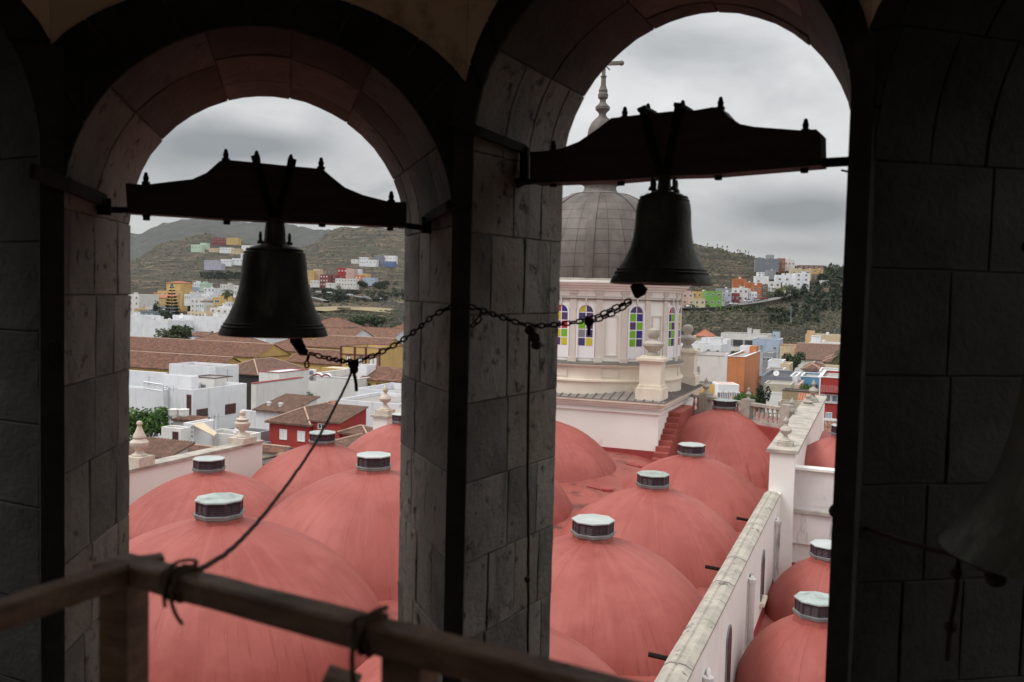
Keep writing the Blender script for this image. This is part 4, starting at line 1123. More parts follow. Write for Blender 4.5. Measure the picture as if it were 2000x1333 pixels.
Wmat = mat('drum_white', (.84, .82, .77), (.78, .76, .71), .8, .85, .12, 8, streak=((.60, .54, .50), 2.5, .15, .62, .85))
Pmat = mat('drum_pilaster', (.66, .61, .55), (.60, .55, .495), 1.2, .88, .15, 8)
m = MB(); m.lathe([(RW, zq(-2.85)), (RW, zq(.10))], DC, 88, caps=False)
m.lathe([(RW, zq(.10)), (RW * 1.01, zq(.12)), (RW * 1.01, zq(.36)), (RW * 1.03, zq(.38)), (RW * 1.03, zq(.46)), (RW * 1.06, zq(.50)), (RW * 1.06, zq(.56)), (RW * 1.10, zq(.62)), (RW * 1.10, zq(.68)), (RW * 1.125, zq(.72)), (RW * 1.125, zq(.80)), (RW * .9, zq(.86))], DC, 88, caps=False)
obj('drum_wall', m, Wmat, drum, smooth='angle')
m = MB(); m.lathe([(RW * 1.002, zq(-.04)), (RW * 1.022, zq(-.03)), (RW * 1.022, zq(.02)), (RW * 1.002, zq(.03))], DC, 88, caps=False); obj('string_course', m, mat('string_brown', (.22, .15, .13), None, 1, .8), drum, smooth='angle')
PAN = {c: mat('pane_' + c, v, None, 1, .25, spec=.6) for c, v in dict(red=(.45, .02, .03), blue=(.025, .02, .20), purple=(.08, .035, .13), green=(.17, .42, .01), yellow=(.55, .48, .02), grey=(.20, .20, .24), navy=(.05, .04, .13)).items()}
M_mull = mat('white_mullion', (.80, .78, .80), None, 1, .6)
types = {-2: 'W', -1: 'W', 0: 'P', 1: 'W', 2: 'P', 3: 'W', 4: 'W', -3: 'P', -4: 'W', 5: 'P', 6: 'W'}
pal = {-2: ['red', 'blue', 'yellow', 'purple', 'navy', 'red', 'yellow', 'green', 'purple', 'yellow'],
       -1: ['yellow', 'navy', 'navy', 'purple', 'green', 'purple', 'grey', 'navy', 'navy', 'yellow'],
       1: ['navy', 'purple', 'green', 'blue', 'purple', 'green', 'green', 'blue', 'green', 'navy'],
       3: ['red', 'grey', 'navy', 'green', 'green', 'purple', 'navy', 'green', 'green', 'navy'],
       4: ['grey', 'purple', 'yellow', 'yellow', 'purple', 'yellow', 'navy', 'navy', 'purple', 'red']}
def bay_frame(ang):           # ang in degrees, positive to the viewer's right
    g = vdir + R(ang)
    n_ = V((math.cos(g), math.sin(g), 0)); t_ = V((-n_.y, n_.x, 0))
    return n_, t_
def half_arch(x0, x1, z0, zs, c, r, n=6, inner=True):
    """polygon of one light of an arched head between x0..x1 with springing zs"""
    pts = [(x0, z0), (x1, z0)]
    xs = [x1 + (x0 - x1) * i / n for i in range(n + 1)]
    for x in xs: pts.append((x, zs + math.sqrt(max(0, r * r - (x - c) ** 2))))
    return pts
for k in range(-11, 11):
    ang = 9.8 + step * k
    n_, t_ = bay_frame(ang)
    vis = -100 < ang < 100
    o_ = DC + n_ * (RW + .012)
    # pilaster on the right of the bay
    np_, tp = bay_frame(ang + step / 2); op = DC + np_ * RW
    m = MB()
    m.fbox(op, tp, np_, ZU, -.17, .17, -.05, .09, zq(-2.70), zq(.06)); m.fbox(op, tp, np_, ZU, -.23, .23, -.05, .13, zq(-2.84), zq(-2.62))
    m.fbox(op, tp, np_, ZU, -.17, .17, -.05, .09, zq(.06), zq(.22)); m.fbox(op, tp, np_, ZU, -.23, .23, -.05, .12, zq(.22), zq(.36))
    obj('pilaster', m, Pmat, drum)
    ty = types.get(k, 'P' if k % 3 == 0 else 'W')
    if ty == 'P':
        m = MB(); zz0, zz1 = zq(-2.5), zq(-.75)
        for x0, x1, a_, b_ in ((-.36, -.30, zz0, zz1), (.30, .36, zz0, zz1), (-.36, .36, zz0 - .06, zz0), (-.36, .36, zz1, zz1 + .06)):
            m.fbox(o_, t_, n_, ZU, x0, x1, -.01, .035, a_, b_)
        obj('raised_panel', m, Pmat, drum)
    else:
        r = .41; zs = zq(-.62) - .0; zb_ = zq(-2.66)
        # surround
        m = MB(); pts = []; N_ = 12
        ou = [(-r - .10, zb_)] + [((r + .10) * -math.cos(math.pi * i / N_), zs + (r + .10) * math.sin(math.pi * i / N_)) for i in range(N_ + 1)] + [(r + .10, zb_)]
        inn = [(-r, zb_)] + [(r * -math.cos(math.pi * i / N_), zs + r * math.sin(math.pi * i / N_)) for i in range(N_ + 1)] + [(r, zb_)]
        K = len(ou); vs = []
        for off in (.07, -.02):
            vs += [o_ + t_ * x + n_ * off + ZU * z for x, z in ou] + [o_ + t_ * x + n_ * off + ZU * z for x, z in inn]
        fs = []
        for i in range(K - 1):
            fs += [(i, K + i, K + i + 1, i + 1), (K + i, 3 * K + i, 3 * K + i + 1, K + i + 1), (i, i + 1, 2 * K + i + 1, 2 * K + i)]
        m.add(vs, fs)
        # glazing field board (white lower panel and mullion backing)
        m2 = [(-r, zb_), (r, zb_)] + [(r * math.cos(math.pi * i / N_), zs + r * math.sin(math.pi * i / N_)) for i in range(N_ + 1)]
        m.prism([o_ + t_ * x - n_ * .01 + ZU * z for x, z in m2], n_ * .02)
        w_ = obj('window', m, M_mull, drum)
        m = MB(); m.fbox(o_, t_, n_, ZU, -.05, .05, .0, .10, zs + r + .05, zs + r + .42); obj('keystone', m, Pmat, w_)
        if not vis: continue
        cols = pal.get(k, ['green', 'navy', 'yellow', 'purple', 'red', 'blue', 'green', 'purple', 'navy', 'yellow'])
        g_ = .03; hrow = (zs + .02 - zq(-2.12)) / 4
        zg = zq(-2.12)
        for row in range(5):
            for cidx in range(2):
                cname = cols[row * 2 + cidx]
                if row == 0:
                    x0, x1 = (-r + .035, -g_) if cidx == 0 else (g_, r - .035)
                    pts = [(x0, zs + .05), (x1, zs + .05)]
                    for i in range(7):
                        x = x1 + (x0 - x1) * i / 6; pts.append((x, zs + math.sqrt(max(.05 ** 2, (r - .03) ** 2 - x * x))))
                    pts = [(x, max(z, zs + .051)) for x, z in pts]
                else:
                    z1_ = zg + hrow * (5 - row) - g_ ; z0_ = zg + hrow * (4 - row) + g_
                    x0, x1 = (-r + .035, -g_) if cidx == 0 else (g_, r - .035)
                    pts = [(x0, z0_), (x1, z0_), (x1, z1_), (x0, z1_)]
                m = MB(); m.prism([o_ + t_ * x + n_ * .012 + ZU * z for x, z in pts], n_ * .012)
                obj('pane', m, PAN[cname], w_)
    # small panels on the stage below
    if k % 2 == 0:
        o2 = DC + n_ * (RD * .97)
        m = MB()
        for x0, x1, a_, b_ in ((-.50, -.46, -3.46, -3.14), (.46, .50, -3.46, -3.14), (-.50, .50, -3.50, -3.46), (-.50, .50, -3.14, -3.10)):
            m.fbox(o2, t_, n_, ZU, x0, x1, -.06, .03, zq(a_), zq(b_))
        obj('raised_panel', m, Pmat, drum)
# corner pedestals with ball urns
for (e, f, lb) in ((1, -1, 'cream pedestal with round stone ball urn at the near corner of the drum'), (1, 1, 'cream pedestal with ball urn at the right-hand corner of the drum'), (-1, -1, 'ball urn pedestal at the hidden left corner of the drum')):
    c = DC + PX * (e * (HS - .52)) + AX * (f * (HS - .52)) + ZU * zq(-4.34)
    finial('urn_pedestal', c, FIN4, 1.0, lb, [(1.42, 0, .62), (1.28, .62, .78), (1.12, .78, 1.95), (1.25, 1.95, 2.06), (1.45, 2.06, 2.20), (1.1, 2.20, 2.30)], M_cop2)
# ---- plated dome
RB = 4.0 * Q; zb_ = zq(.84)
m = MB(); m.lathe([(RB * 1.03, zb_), (RB * 1.03, zb_ + .10), (RB * .99, zb_ + .12)], DC, 72, caps=False); obj('dome_kerb', m, M_cop2, drum, smooth='angle')
Hd = 4.35 * Q
def dprof(t):      # t 0..1 from base to crown
    g = t * math.pi / 2
    zz = math.sin(g) * Hd; r = RB * (math.cos(g) ** .92)
    return r, zb_ + .10 + zz
m = MB(); pr = []
for i in range(25):
    r, z = dprof(i / 24 * .86); pr.append((r * .992, z - .01))
m.lathe([(RB * .985, zb_)] + pr, DC, 72, caps=True); obj('dome_shell', m, M_lead_d, drum, smooth='angle')
rows = [(0, .075), (.075, .165), (.165, .255), (.255, .345), (.345, .435), (.435, .525), (.525, .615), (.615, .70), (.70, .78)]
NC = 32
for ri, (ta, tb) in enumerate(rows):
    me = None; ph0 = (ri % 2) * 0
    for c in range(NC):
        g = 2 * math.pi * (c + (.5 if ri % 2 else 0) * 0) / NC + R(7)
        if me is None:
            mb = MB(); ga = .006 / 1; dt = .0012
            vs = []; ns = 3
            for off in (.022, -.01):
                for i in range(3):
                    t = ta + dt + (tb - ta - 2 * dt) * i / 2
                    r, z = dprof(t)
                    for j in range(ns):
                        aa = (-.5 + j / (ns - 1)) * (2 * math.pi / NC - .0045)
                        vs.append(V(((r + off * math.cos(t * 1.5)) * math.cos(aa), (r + off) * math.sin(aa), z + off * math.sin(t * 1.5))))
            fs = []
            for i in range(2):
                for j in range(ns - 1):
                    a_ = i * ns + j; fs.append((a_, a_ + 1, a_ + ns + 1, a_ + ns))
            lp = [0, 1, 2, 5, 8, 7, 6, 3]; q9 = 9
            for a_, b_ in zip(lp, lp[1:] + lp[:1]): fs.append((a_, b_, q9 + b_, q9 + a_))
            mb.add(vs, fs); me = mesh_of('plate', mb, M_lead, (0, 0, zb_))
        if math.cos(g - vdir) < -.35: continue
        link('plate', me, drum, V((DC.x, DC.y, zb_)), (0, 0, g))
# ribs
for k in range(8):
    g = vdir + R(-6) + k * math.pi / 4; e = V((math.cos(g), math.sin(g), 0)); f = V((-e.y, e.x, 0)); mb = MB(); vs = []
    for off in (.07, .0):
        for i in range(17):
            r, z = dprof(i / 16 * .80)
            for sx in (-.22, .22): vs.append(DC + e * (r + off) + f * sx + ZU * (z + off * .5))
    fs = []
    for i in range(16):
        a_ = i * 2; fs += [(a_, a_ + 1, a_ + 3, a_ + 2), (a_, a_ + 2, 34 + a_ + 2, 34 + a_), (a_ + 1, 34 + a_ + 1, 34 + a_ + 3, a_ + 3)]
    fs.append((0, 34, 35, 1)); mb.add(vs, fs); obj('rib', mb, M_lead, drum)
# lantern
kz = lambda v: CZ + (584 - v) / FPX * DY
kr = lambda px: px / FPX * DY
M_lant = mat('lantern_stone', (.115, .10, .09), (.18, .157, .142), 2, .8, .3, 9, streak=((.2, .17, .155), 3, .2, .55, .75))
m = MB(); m.lathe([(kr(92), kz(412)), (kr(86), kz(404)), (kr(66), kz(392)), (kr(57), kz(388)), (kr(57), kz(383)), (kr(46), kz(381)), (kr(34), kz(378)), (kr(31), kz(372)), (kr(31), kz(366)), (kr(37), kz(363)), (kr(38), kz(359)), (kr(36), kz(355)), (kr(30), kz(352))], DC, 40); obj('lantern_base', m, M_lant, drum, smooth='angle')
m = MB(); m.lathe([(kr(28), kz(354)), (kr(28), kz(290)), (kr(33), kz(286)), (kr(34), kz(280)), (kr(31), kz(277))], DC, 24); obj('lantern', m, M_lant, drum, smooth='angle')
for i in range(8):
    g = vdir + i * math.pi / 4; e = V((math.cos(g), math.sin(g), 0)); f = V((-e.y, e.x, 0)); m = MB()
    m.fbox(DC, f, e, ZU, -.16, .16, kr(27.2), kr(29), kz(346), kz(300)); obj('lantern_window', m, M_glass_far, drum)
m = MB(); m.lathe([(kr(28), kz(278)), (kr(28), kz(268)), (kr(26), kz(256)), (kr(21), kz(245)), (kr(14), kz(237)), (kr(9), kz(233)), (kr(7), kz(229))], DC, 24); obj('cupola', m, M_lead, drum, smooth='angle')
m = MB(); m.lathe([(kr(6), kz(234)), (kr(7), kz(228)), (kr(8), kz(225)), (kr(14), kz(219)), (kr(14), kz(214)), (kr(8), kz(208)), (kr(6), kz(205)), (kr(6), kz(200)), (kr(9.5), kz(197)), (kr(10), kz(190)), (kr(8), kz(187)), (kr(9), kz(183)), (kr(7), kz(178)), (kr(5), kz(172)), (kr(4.5), kz(158)), (kr(6), kz(157)), (kr(6), kz(155)), (0, kz(154))], DC, 16); obj('spire_finial', m, M_lant, drum, smooth='angle')
m = MB(); c = DC + ZU * kz(147)
ce = V((math.cos(R(-15)), math.sin(R(-15)), 0)); cf = V((-ce.y, ce.x, 0))
m.fbox(c, ce, cf, ZU, -.10, .10, -.07, .07, kz(158) - kz(147), 1.5); m.fbox(c + ZU * .45, ce, cf, ZU, -.72, .95, -.07, .07, -.09, .12)
for s in (-.80, 1.02): m.lathe([(0, -.17), (.13, -.1), (.17, 0), (.13, .1), (0, .17)], c + ce * s + ZU * .46, 8)
m.lathe([(0, -.17), (.13, -.1), (.17, 0), (.13, .1), (0, .17)], c + ZU * 1.55, 8)
for sx in (-1, 1):
    for sz in (-1, 1): m.tube([c + ZU * .45, c + ZU * (.45 + sz * .35) + ce * sx * .35], .04, 5)
obj('cross', m, M_lant, drum)
# ================================================================== terrain and hills
def hor(u): return 580 + .025 * (u - 1000)
COLS = [-500, 260, 330, 400, 470, 530, 600, 660, 720, 800, 1000, 1150, 1340, 1390, 1440, 1480, 1520, 1560, 1600, 1640, 1690, 2500]
ROWS = {   # distance : image row of the ground at each column
 400:  [668, 668, 668, 668, 666, 662, 658, 656, 655, 654, 650, 640, 632, 632, 632, 634, 636, 637, 638, 638, 638, 640],
 450:  [650, 648, 646, 645, 644, 643, 642, 641, 640, 640, 630, 615, 604, 604, 606, 610, 612, 612, 610, 608, 606, 606],
 500:  [620, 618, 618, 618, 618, 620, 622, 622, 622, 622, 612, 598, 592, 591, 590, 588, 586, 584, 582, 580, 578, 576],
 600:  [600, 598, 598, 598, 598, 600, 603, 604, 604, 603, 590, 572, 560, 558, 556, 556, 556, 556, 554, 552, 548, 545],
 750:  [578, 578, 577, 577, 578, 580, 584, 588, 588, 588, 560, 500, 478, 490, 502, 513, 525, 532, 535, 532, 522, 515],
 900:  [562, 563, 562, 562, 562, 564, 566, 566, 568, 570, 560, 540, 520, 525, 530, 540, 545, 550, 550, 550, 545, 540],
 1200: [545, 546, 545, 543, 545, 547, 548, 548, 546, 547, 545, 540, 535, 535, 540, 545, 550, 555, 555, 555, 550, 545],
 1500: [528, 528, 515, 505, 508, 515, 518, 510, 505, 505, 540, 545, 545, 545, 545, 550, 555, 560, 560, 560, 555, 550],
 1900: [510, 505, 472, 454, 474, 492, 480, 443, 444, 452, 500, 530, 555, 555, 555, 560, 560, 560, 560, 560, 560, 560],
 2300: [530, 525, 500, 480, 500, 510, 500, 470, 470, 475, 520, 540, 560, 560, 560, 560, 560, 560, 560, 560, 560, 560],
 2900: [500, 500, 480, 470, 480, 485, 490, 490, 490, 495, 530, 550, 560, 560, 560, 560, 560, 560, 560, 560, 560, 560],
 3600: [470, 457, 430, 424, 429, 435, 448, 452, 460, 480, 530, 550, 560, 560, 560, 560, 560, 560, 560, 560, 560, 560],
 4600: [520, 500, 480, 470, 470, 480, 490, 500, 520, 530, 560, 565, 570, 570, 570, 570, 570, 570, 570, 570, 570, 570]}
YS = [0, 60, 200, 300] + sorted(ROWS)
def smooth(t): return t * t * (3 - 2 * t)
def zcol(Y, ci):
    u = COLS[ci]
    if Y in ROWS: return CZ + (hor(u) - ROWS[Y][ci]) / FPX * Y
    return .3 if Y == 300 else 0.0
def zrow(u, Y):
    u = max(COLS[0], min(COLS[-1] - .01, u)); i = 0
    while COLS[i + 1] <= u: i += 1
    f = (u - COLS[i]) / (COLS[i + 1] - COLS[i])
    a, b = zcol(Y, i), zcol(Y, i + 1); f = f if Y < 700 else smooth(f) * .5 + f * .5
    return a + (b - a) * f
def zt(x, y):
    y = max(1, y); u = 1000 + FPX * x / y; i = 0
    yy = min(y, YS[-1] - 1)
    while YS[i + 1] <= yy: i += 1
    f = (yy - YS[i]) / (YS[i + 1] - YS[i])
    z = zrow(u, YS[i]) * (1 - f) + zrow(u, YS[i + 1]) * f
    if y > 290:
        if y < 480: z += min(1, (y - 290) / 40) * (1.1 * noise.noise(V((x * .035, y * .04, 5))) + .5 * noise.noise(V((x * .12, y * .12, 6))))
        k = max(0, min(1, (y - 320) / 500))
        amp = k * (2.2 + .0055 * y)
        n_ = noise.fractal(V((x * .006, y * .0035, 3)), .9, 2.2, 5) + .5 * abs(noise.noise(V((x * .018, y * .006, 8)))) - .15
        z += amp * n_
        if y < 1000: z += k * 1.0 * noise.noise(V((x * .05, y * .05, 1)))
    return z
# ground: near plane plus hills as one sheet
M_land = None
def land_material():
    m = bpy.data.materials.new('hillside'); m.use_nodes = True
    nt = m.node_tree; n = nt.nodes.new; L = nt.links.new; b = nt.nodes['Principled BSDF']
    b.inputs['Roughness'].default_value = .95; b.inputs['Specular IOR Level'].default_value = .1
    pos = n('ShaderNodeNewGeometry').outputs['Position']
    def nz(sc, st=(1, 1, 1), det=7, rg=.65, off=0):
        mp = n('ShaderNodeMapping'); mp.inputs['Scale'].default_value = st; mp.inputs['Location'].default_value = (off, off, 0); L(pos, mp.inputs[0])
        t = n('ShaderNodeTexNoise'); t.inputs['Scale'].default_value = sc; t.inputs['Detail'].default_value = det; t.inputs['Roughness'].default_value = rg
        L(mp.outputs[0], t.inputs[0]); return t.outputs[0]
    def rng(x, a, c):
        r = n('ShaderNodeMapRange'); r.inputs[1].default_value = a; r.inputs[2].default_value = c; L(x, r.inputs[0]); return r.outputs[0]
    def mix(f, x, y):
        k = n('ShaderNodeMix'); k.data_type = 'RGBA'; L(f, k.inputs[0])
        for s, i in ((x, 6), (y, 7)):
            if isinstance(s, tuple): k.inputs[i].default_value = s + (1,)
            else: L(s, k.inputs[i])
        return k.outputs[2]
    soil = mix(rng(nz(.012), .35, .65), (.078, .057, .042), (.122, .090, .064))
    dry = mix(rng(nz(.05, off=9), .45, .62), soil, (.215, .160, .098))
    # terraces: thin level bands
    band = nz(.10, (.12, .12, 4.5), 5, .65, 31)
    t2 = mix(rng(band, .47, .55), dry, (.034, .029, .025))
    scr = mix(rng(nz(.045, off=4, det=9, rg=.72), .44, .58), t2, (.050, .050, .036))
    gr = mix(rng(nz(.009, off=17), .57, .74), scr, (.060, .066, .038))
    fine = mix(rng(nz(.5, off=2, det=6, rg=.75), .52, .70), gr, (.042, .040, .030))
    # far slopes: bare rock and heath
    sep = n('ShaderNodeSeparateXYZ'); L(pos, sep.inputs[0])
    rock = mix(rng(nz(.02, (1, 1, .5), off=6), .4, .65), (.050, .054, .048), (.090, .090, .082))
    rk2 = mix(rng(nz(.11, (1, .6, .3), 6, .7, 3), .5, .66), rock, (.04, .045, .035))
    far = n('ShaderNodeMapRange'); far.inputs[1].default_value = 2100; far.inputs[2].default_value = 2400; L(sep.outputs[1], far.inputs[0])
    # cut hay field below the road
    c = mix(far.outputs[0], fine, rk2)
    L(c, b.inputs['Base Color'])
    bp = n('ShaderNodeBump'); bp.inputs['Strength'].default_value = .8; bp.inputs['Distance'].default_value = 3
    L(nz(.12, det=8, rg=.7), bp.inputs['Height']); L(bp.outputs[0], b.inputs['Normal'])
    return m
M_land = land_material()
mb = MB(); us = [-500 + 3000 * i / 250 for i in range(251)]
extra = [i for i in range(261, 800, 7)]
us = sorted(set([-2200, -1200] + [round(u) for u in us] + extra + [3400, 4400]))
ysl = [-40, 5, 60, 120, 200, 260, 300]
y = 320
while y < 4600: ysl.append(y); y *= 1.022
vs = []
for y in ysl:
    for u in us:
        yy = max(y, 5)
        x = (u - 1000) / FPX * max(y, 60)
        vs.append((x, y, zt(x, y) if y > 60 else 0.0))
nu = len(us); fs = []
for i in range(len(ysl) - 1):
    for j in range(nu - 1): fs.append((i * nu + j, i * nu + j + 1, (i + 1) * nu + j + 1, (i + 1) * nu + j))
mb.add(vs, fs); tag(obj('hills', mb, M_land, None, smooth=True), kind='structure')
mb = MB(); mb.add([(-5000, -1500, -1.5), (5000, -1500, -1.5), (5000, 4900, -1.5), (-5000, 4900, -1.5)], [(0, 1, 2, 3)])
tag(obj('ground', mb, mat('street_ground', (.10, .095, .09), (.14, .13, .12), .2, .95), None), kind='structure')

# ------------------------------------------------------------------ vegetation
def leafmat(nm, c1, c2):
    m = mat(nm, c1, c2, 1.3, .75, 0, spec=.2); return m
LG = leafmat('leaf_green', (.030, .048, .020), (.058, .082, .034))
LD = leafmat('leaf_dark', (.018, .027, .016), (.036, .050, .027))
LB = leafmat('leaf_bright', (.035, .08, .018), (.085, .16, .035))
LO = leafmat('leaf_olive', (.055, .062, .030), (.10, .105, .055))
LP = leafmat('palm_green', (.035, .05, .022), (.08, .095, .045))
M_trunk = mat('bark', (.10, .075, .055), (.16, .125, .095), 4, .9, .5, 20)
def leafcloud(c, rx, ry, rz, n, size, rnd, lumps=7):
    m = MB(); L_ = []
    for i in range(lumps):
        g = rnd.uniform(0, 6.28); h = rnd.uniform(-.55, .6); k = math.sqrt(max(0, 1 - h * h)) * rnd.uniform(.35, .75)
        L_.append((V((math.cos(g) * k * rx, math.sin(g) * k * ry, h * rz)), rnd.uniform(.35, .55)))
    L_.append((V((0, 0, 0)), .62))
    vs = []; fs = []
    for i in range(n):
        o_, s = rnd.choice(L_)
        d = V((rnd.gauss(0, 1), rnd.gauss(0, 1), rnd.gauss(0, 1))).normalized() * (rnd.uniform(.55, 1.08) if rnd.random() < .85 else rnd.uniform(.2, 1.25))
        p = V(c) + o_ + V((d.x * rx * s, d.y * ry * s, d.z * rz * s))
        a = (d + V((rnd.uniform(-.7, .7), rnd.uniform(-.7, .7), rnd.uniform(-.3, .9)))).normalized()
        e = a.orthogonal().normalized(); f = a.cross(e); g = rnd.uniform(0, 6.28)
        e, f = e * math.cos(g) + f * math.sin(g), f * math.cos(g) - e * math.sin(g)
        k = size * rnd.uniform(.6, 1.4); b = len(vs)
        vs += [p - e * k, p - f * k * .55, p + e * k, p + f * k * .55 + a * k * .25]; fs.append((b, b + 1, b + 2)); fs.append((b, b + 2, b + 3))
    m.add(vs, fs); return m
def tree(label, u, v, Y, h, rx, rz, mt, n=1500, size=None, seed=0, group=None, nm='tree', lumps=7, base=None):
    """(u, v) = centre of the crown"""
    rnd = random.Random(seed + int(u * 7 + v)); c = P(u, v, Y)
    zb = zt(c.x, c.y) if base is None else base
    t = thing(nm, label, 'tree' if nm != 'bush' else 'bush', V((c.x, c.y, min(zb, c.z - rz * .9))), group)
    obj('crown', leafcloud(c, rx, rx, rz, n, size or rx * .13, rnd, lumps), mt, t)
    m = MB(); b = V((c.x, c.y, min(zb, c.z - rz * .8) - .3))
    m.tube([b, (b + c) / 2 + V((rnd.uniform(-.1, .1) * rx, 0, 0)), c + V((0, 0, rz * .2))], [rx * .09 + .08, rx * .06 + .05, rx * .03 + .02], 7)
    for i in range(4):
        g = rnd.uniform(0, 6.28); s = b + (c - b) * rnd.uniform(.45, .8)
        m.tube([s, c + V((math.cos(g) * rx * .5, math.sin(g) * rx * .5, rnd.uniform(-.2, .5) * rz))], [rx * .045 + .03, .02], 5)
    obj('trunk', m, M_trunk, t); return t
def palm(label, u, v, Y, trunk_h, fr, nf=26, group=None, seed=0):
    rnd = random.Random(seed + int(u)); c = P(u, v, Y)
    t = thing('palm_tree', label, 'palm tree', V((c.x, c.y, c.z - trunk_h)), group)
    m = MB(); m.tube([c - V((0, 0, trunk_h)), c - V((.1, 0, trunk_h * .5)), c], [.32, .24, .26], 8); obj('trunk', m, M_trunk, t)
    m = MB()
    for i in range(nf):
        g = rnd.uniform(0, 6.28); el = rnd.uniform(-.5, 1.1); d = V((math.cos(g), math.sin(g), 0)); s = V((-d.y, d.x, 0))
        pts = []
        for k in range(8):
            q_ = k / 7; pts.append(c + d * (fr * q_ * math.cos(el * (1 - q_ * .6))) + V((0, 0, fr * (math.sin(el) * q_ - .75 * q_ * q_))))
        for k in range(7):
            a, b = pts[k], pts[k + 1]; w = fr * .16 * math.sin(math.pi * (k + .8) / 8.6)
            for sg in (-1, 1):
                for r_ in range(2):
                    p0 = a + (b - a) * (r_ * .5); p1 = a + (b - a) * (r_ * .5 + .32)
                    e = s * sg * w + (b - a).normalized() * w * .6 - V((0, 0, w * .55))
                    m.add([p0, p1, p1 + e, p0 + e * .9], [(0, 1, 2, 3)])
    obj('fronds', m, LP, t); return t
def conifer(label, u, vt, vb, Y, rb, tiers, mt, seed=0):
    rnd = random.Random(seed + int(u)); top = P(u, vt, Y); bot = P(u, vb, Y); h = top.z - bot.z
    t = thing('conifer', label, 'tree', V((top.x, top.y, bot.z)))
    m = MB(); m.tube([V((top.x, top.y, bot.z)), top], [.35, .05], 6); obj('trunk', m, M_trunk, t)
    m = MB()
    for i in range(tiers):
        q_ = (i + .5) / tiers; z = bot.z + h * (.06 + .94 * q_); r = rb * (1 - q_) ** .8 + .25
        for j in range(9):
            g = 6.28 * j / 9 + i * .4 + rnd.uniform(-.1, .1); d = V((math.cos(g), math.sin(g), 0)); s = V((-d.y, d.x, 0))
            a = V((top.x, top.y, z)); b = a + d * r + V((0, 0, r * .16))
            w = r * .16 + .12
            m.add([a, a + (b - a) * .6 + s * w + V((0, 0, .1)), b, a + (b - a) * .6 - s * w + V((0, 0, .1))], [(0, 1, 2, 3)])
            m.add([a + (b - a) * .2, a + (b - a) * .7 + V((0, 0, w)), b, a + (b - a) * .7 - V((0, 0, w))], [(0, 1, 2, 3)])
    tag(obj('branches', m, mt, t), kind='stuff'); return t
# scrub over the hills, too many to count
def scrub(name, n, region, smin, smax, mt, seed):
    rnd = random.Random(seed); m = MB(); vs = []; fs = []
    for i in range(n):
        u, Y = region(rnd)
        x = (u - 1000) / FPX * Y; z = zt(x, Y)
        dn = noise.noise(V((x * .02, Y * .012, seed)))
        if dn < rnd.uniform(-.5, .2): continue
        s = rnd.uniform(smin, smax) * (1 + max(0, Y - 500) / 1600); b = len(vs)
        for k in range(5):
            g = 6.28 * k / 5 + rnd.uniform(-.3, .3); vs.append((x + math.cos(g) * s, Y + math.sin(g) * s, z - .2 + rnd.uniform(0, .4) * s))
        for k in range(5):
            g = 6.28 * k / 5 + .6 + rnd.uniform(-.3, .3); q_ = s * rnd.uniform(.5, .9); vs.append((x + math.cos(g) * q_, Y + math.sin(g) * q_, z + s * rnd.uniform(.5, .95)))
        vs.append((x, Y, z + s * 1.15))
        for k in range(5):
            k2 = (k + 1) % 5
            fs += [(b + k, b + k2, b + 5 + k), (b + k2, b + 5 + k2, b + 5 + k), (b + 5 + k, b + 5 + k2, b + 10)]
    m.add(vs, fs); return tag(obj(name, m, mt), kind='stuff')
LS = leafmat('scrub_leaf', (.040, .042, .026), (.070, .068, .045)); LS2 = leafmat('scrub_dry', (.085, .075, .052), (.13, .11, .075))
scrub('scrub', 3200, lambda r: (r.uniform(240, 820), r.uniform(520, 1900)), .5, 1.3, LS, 1)
scrub('scrub', 3600, lambda r: (r.uniform(1300, 1760), 400 + 360 * r.random() ** .8), .4, 1.1, LS, 2)
scrub('scrub', 2600, lambda r: (r.uniform(240, 820), r.uniform(520, 1900)), .5, 1.3, LS2, 3)
scrub('scrub', 2600, lambda r: (r.uniform(1300, 1760), 400 + 360 * r.random() ** .8), .4, 1.0, LS2, 4)
scrub('scrub', 2600, lambda r: (r.uniform(1300, 1740), r.uniform(305, 430)), .35, 1.0, LS, 21)
scrub('scrub', 1500, lambda r: (r.uniform(1300, 1740), r.uniform(305, 430)), .35, .9, LS2, 22)
scrub('scrub', 1600, lambda r: (r.uniform(580, 820), r.uniform(360, 560)), .5, 1.4, LS, 23)
scrub('scrub', 1200, lambda r: (r.uniform(240, 480), r.uniform(400, 620)), .5, 1.4, LS, 24)
def grove(label_nm, n, u0, u1, f, Y0, Y1, smin, smax, mt, seed):
    rnd = random.Random(seed); m = MB()
    for i in range(n):
        u = rnd.uniform(u0, u1); Y = rnd.uniform(Y0, Y1)
        if not f(u, Y, rnd): continue
        x = (u - 1000) / FPX * Y; s = rnd.uniform(smin, smax)
        lc_ = leafcloud(V((x, Y, zt(x, Y) + s * .75)), s, s, s * .85, 26, s * .34, rnd, 2); m.add(lc_.v, lc_.f)
    return tag(obj(label_nm, m, mt), kind='stuff')
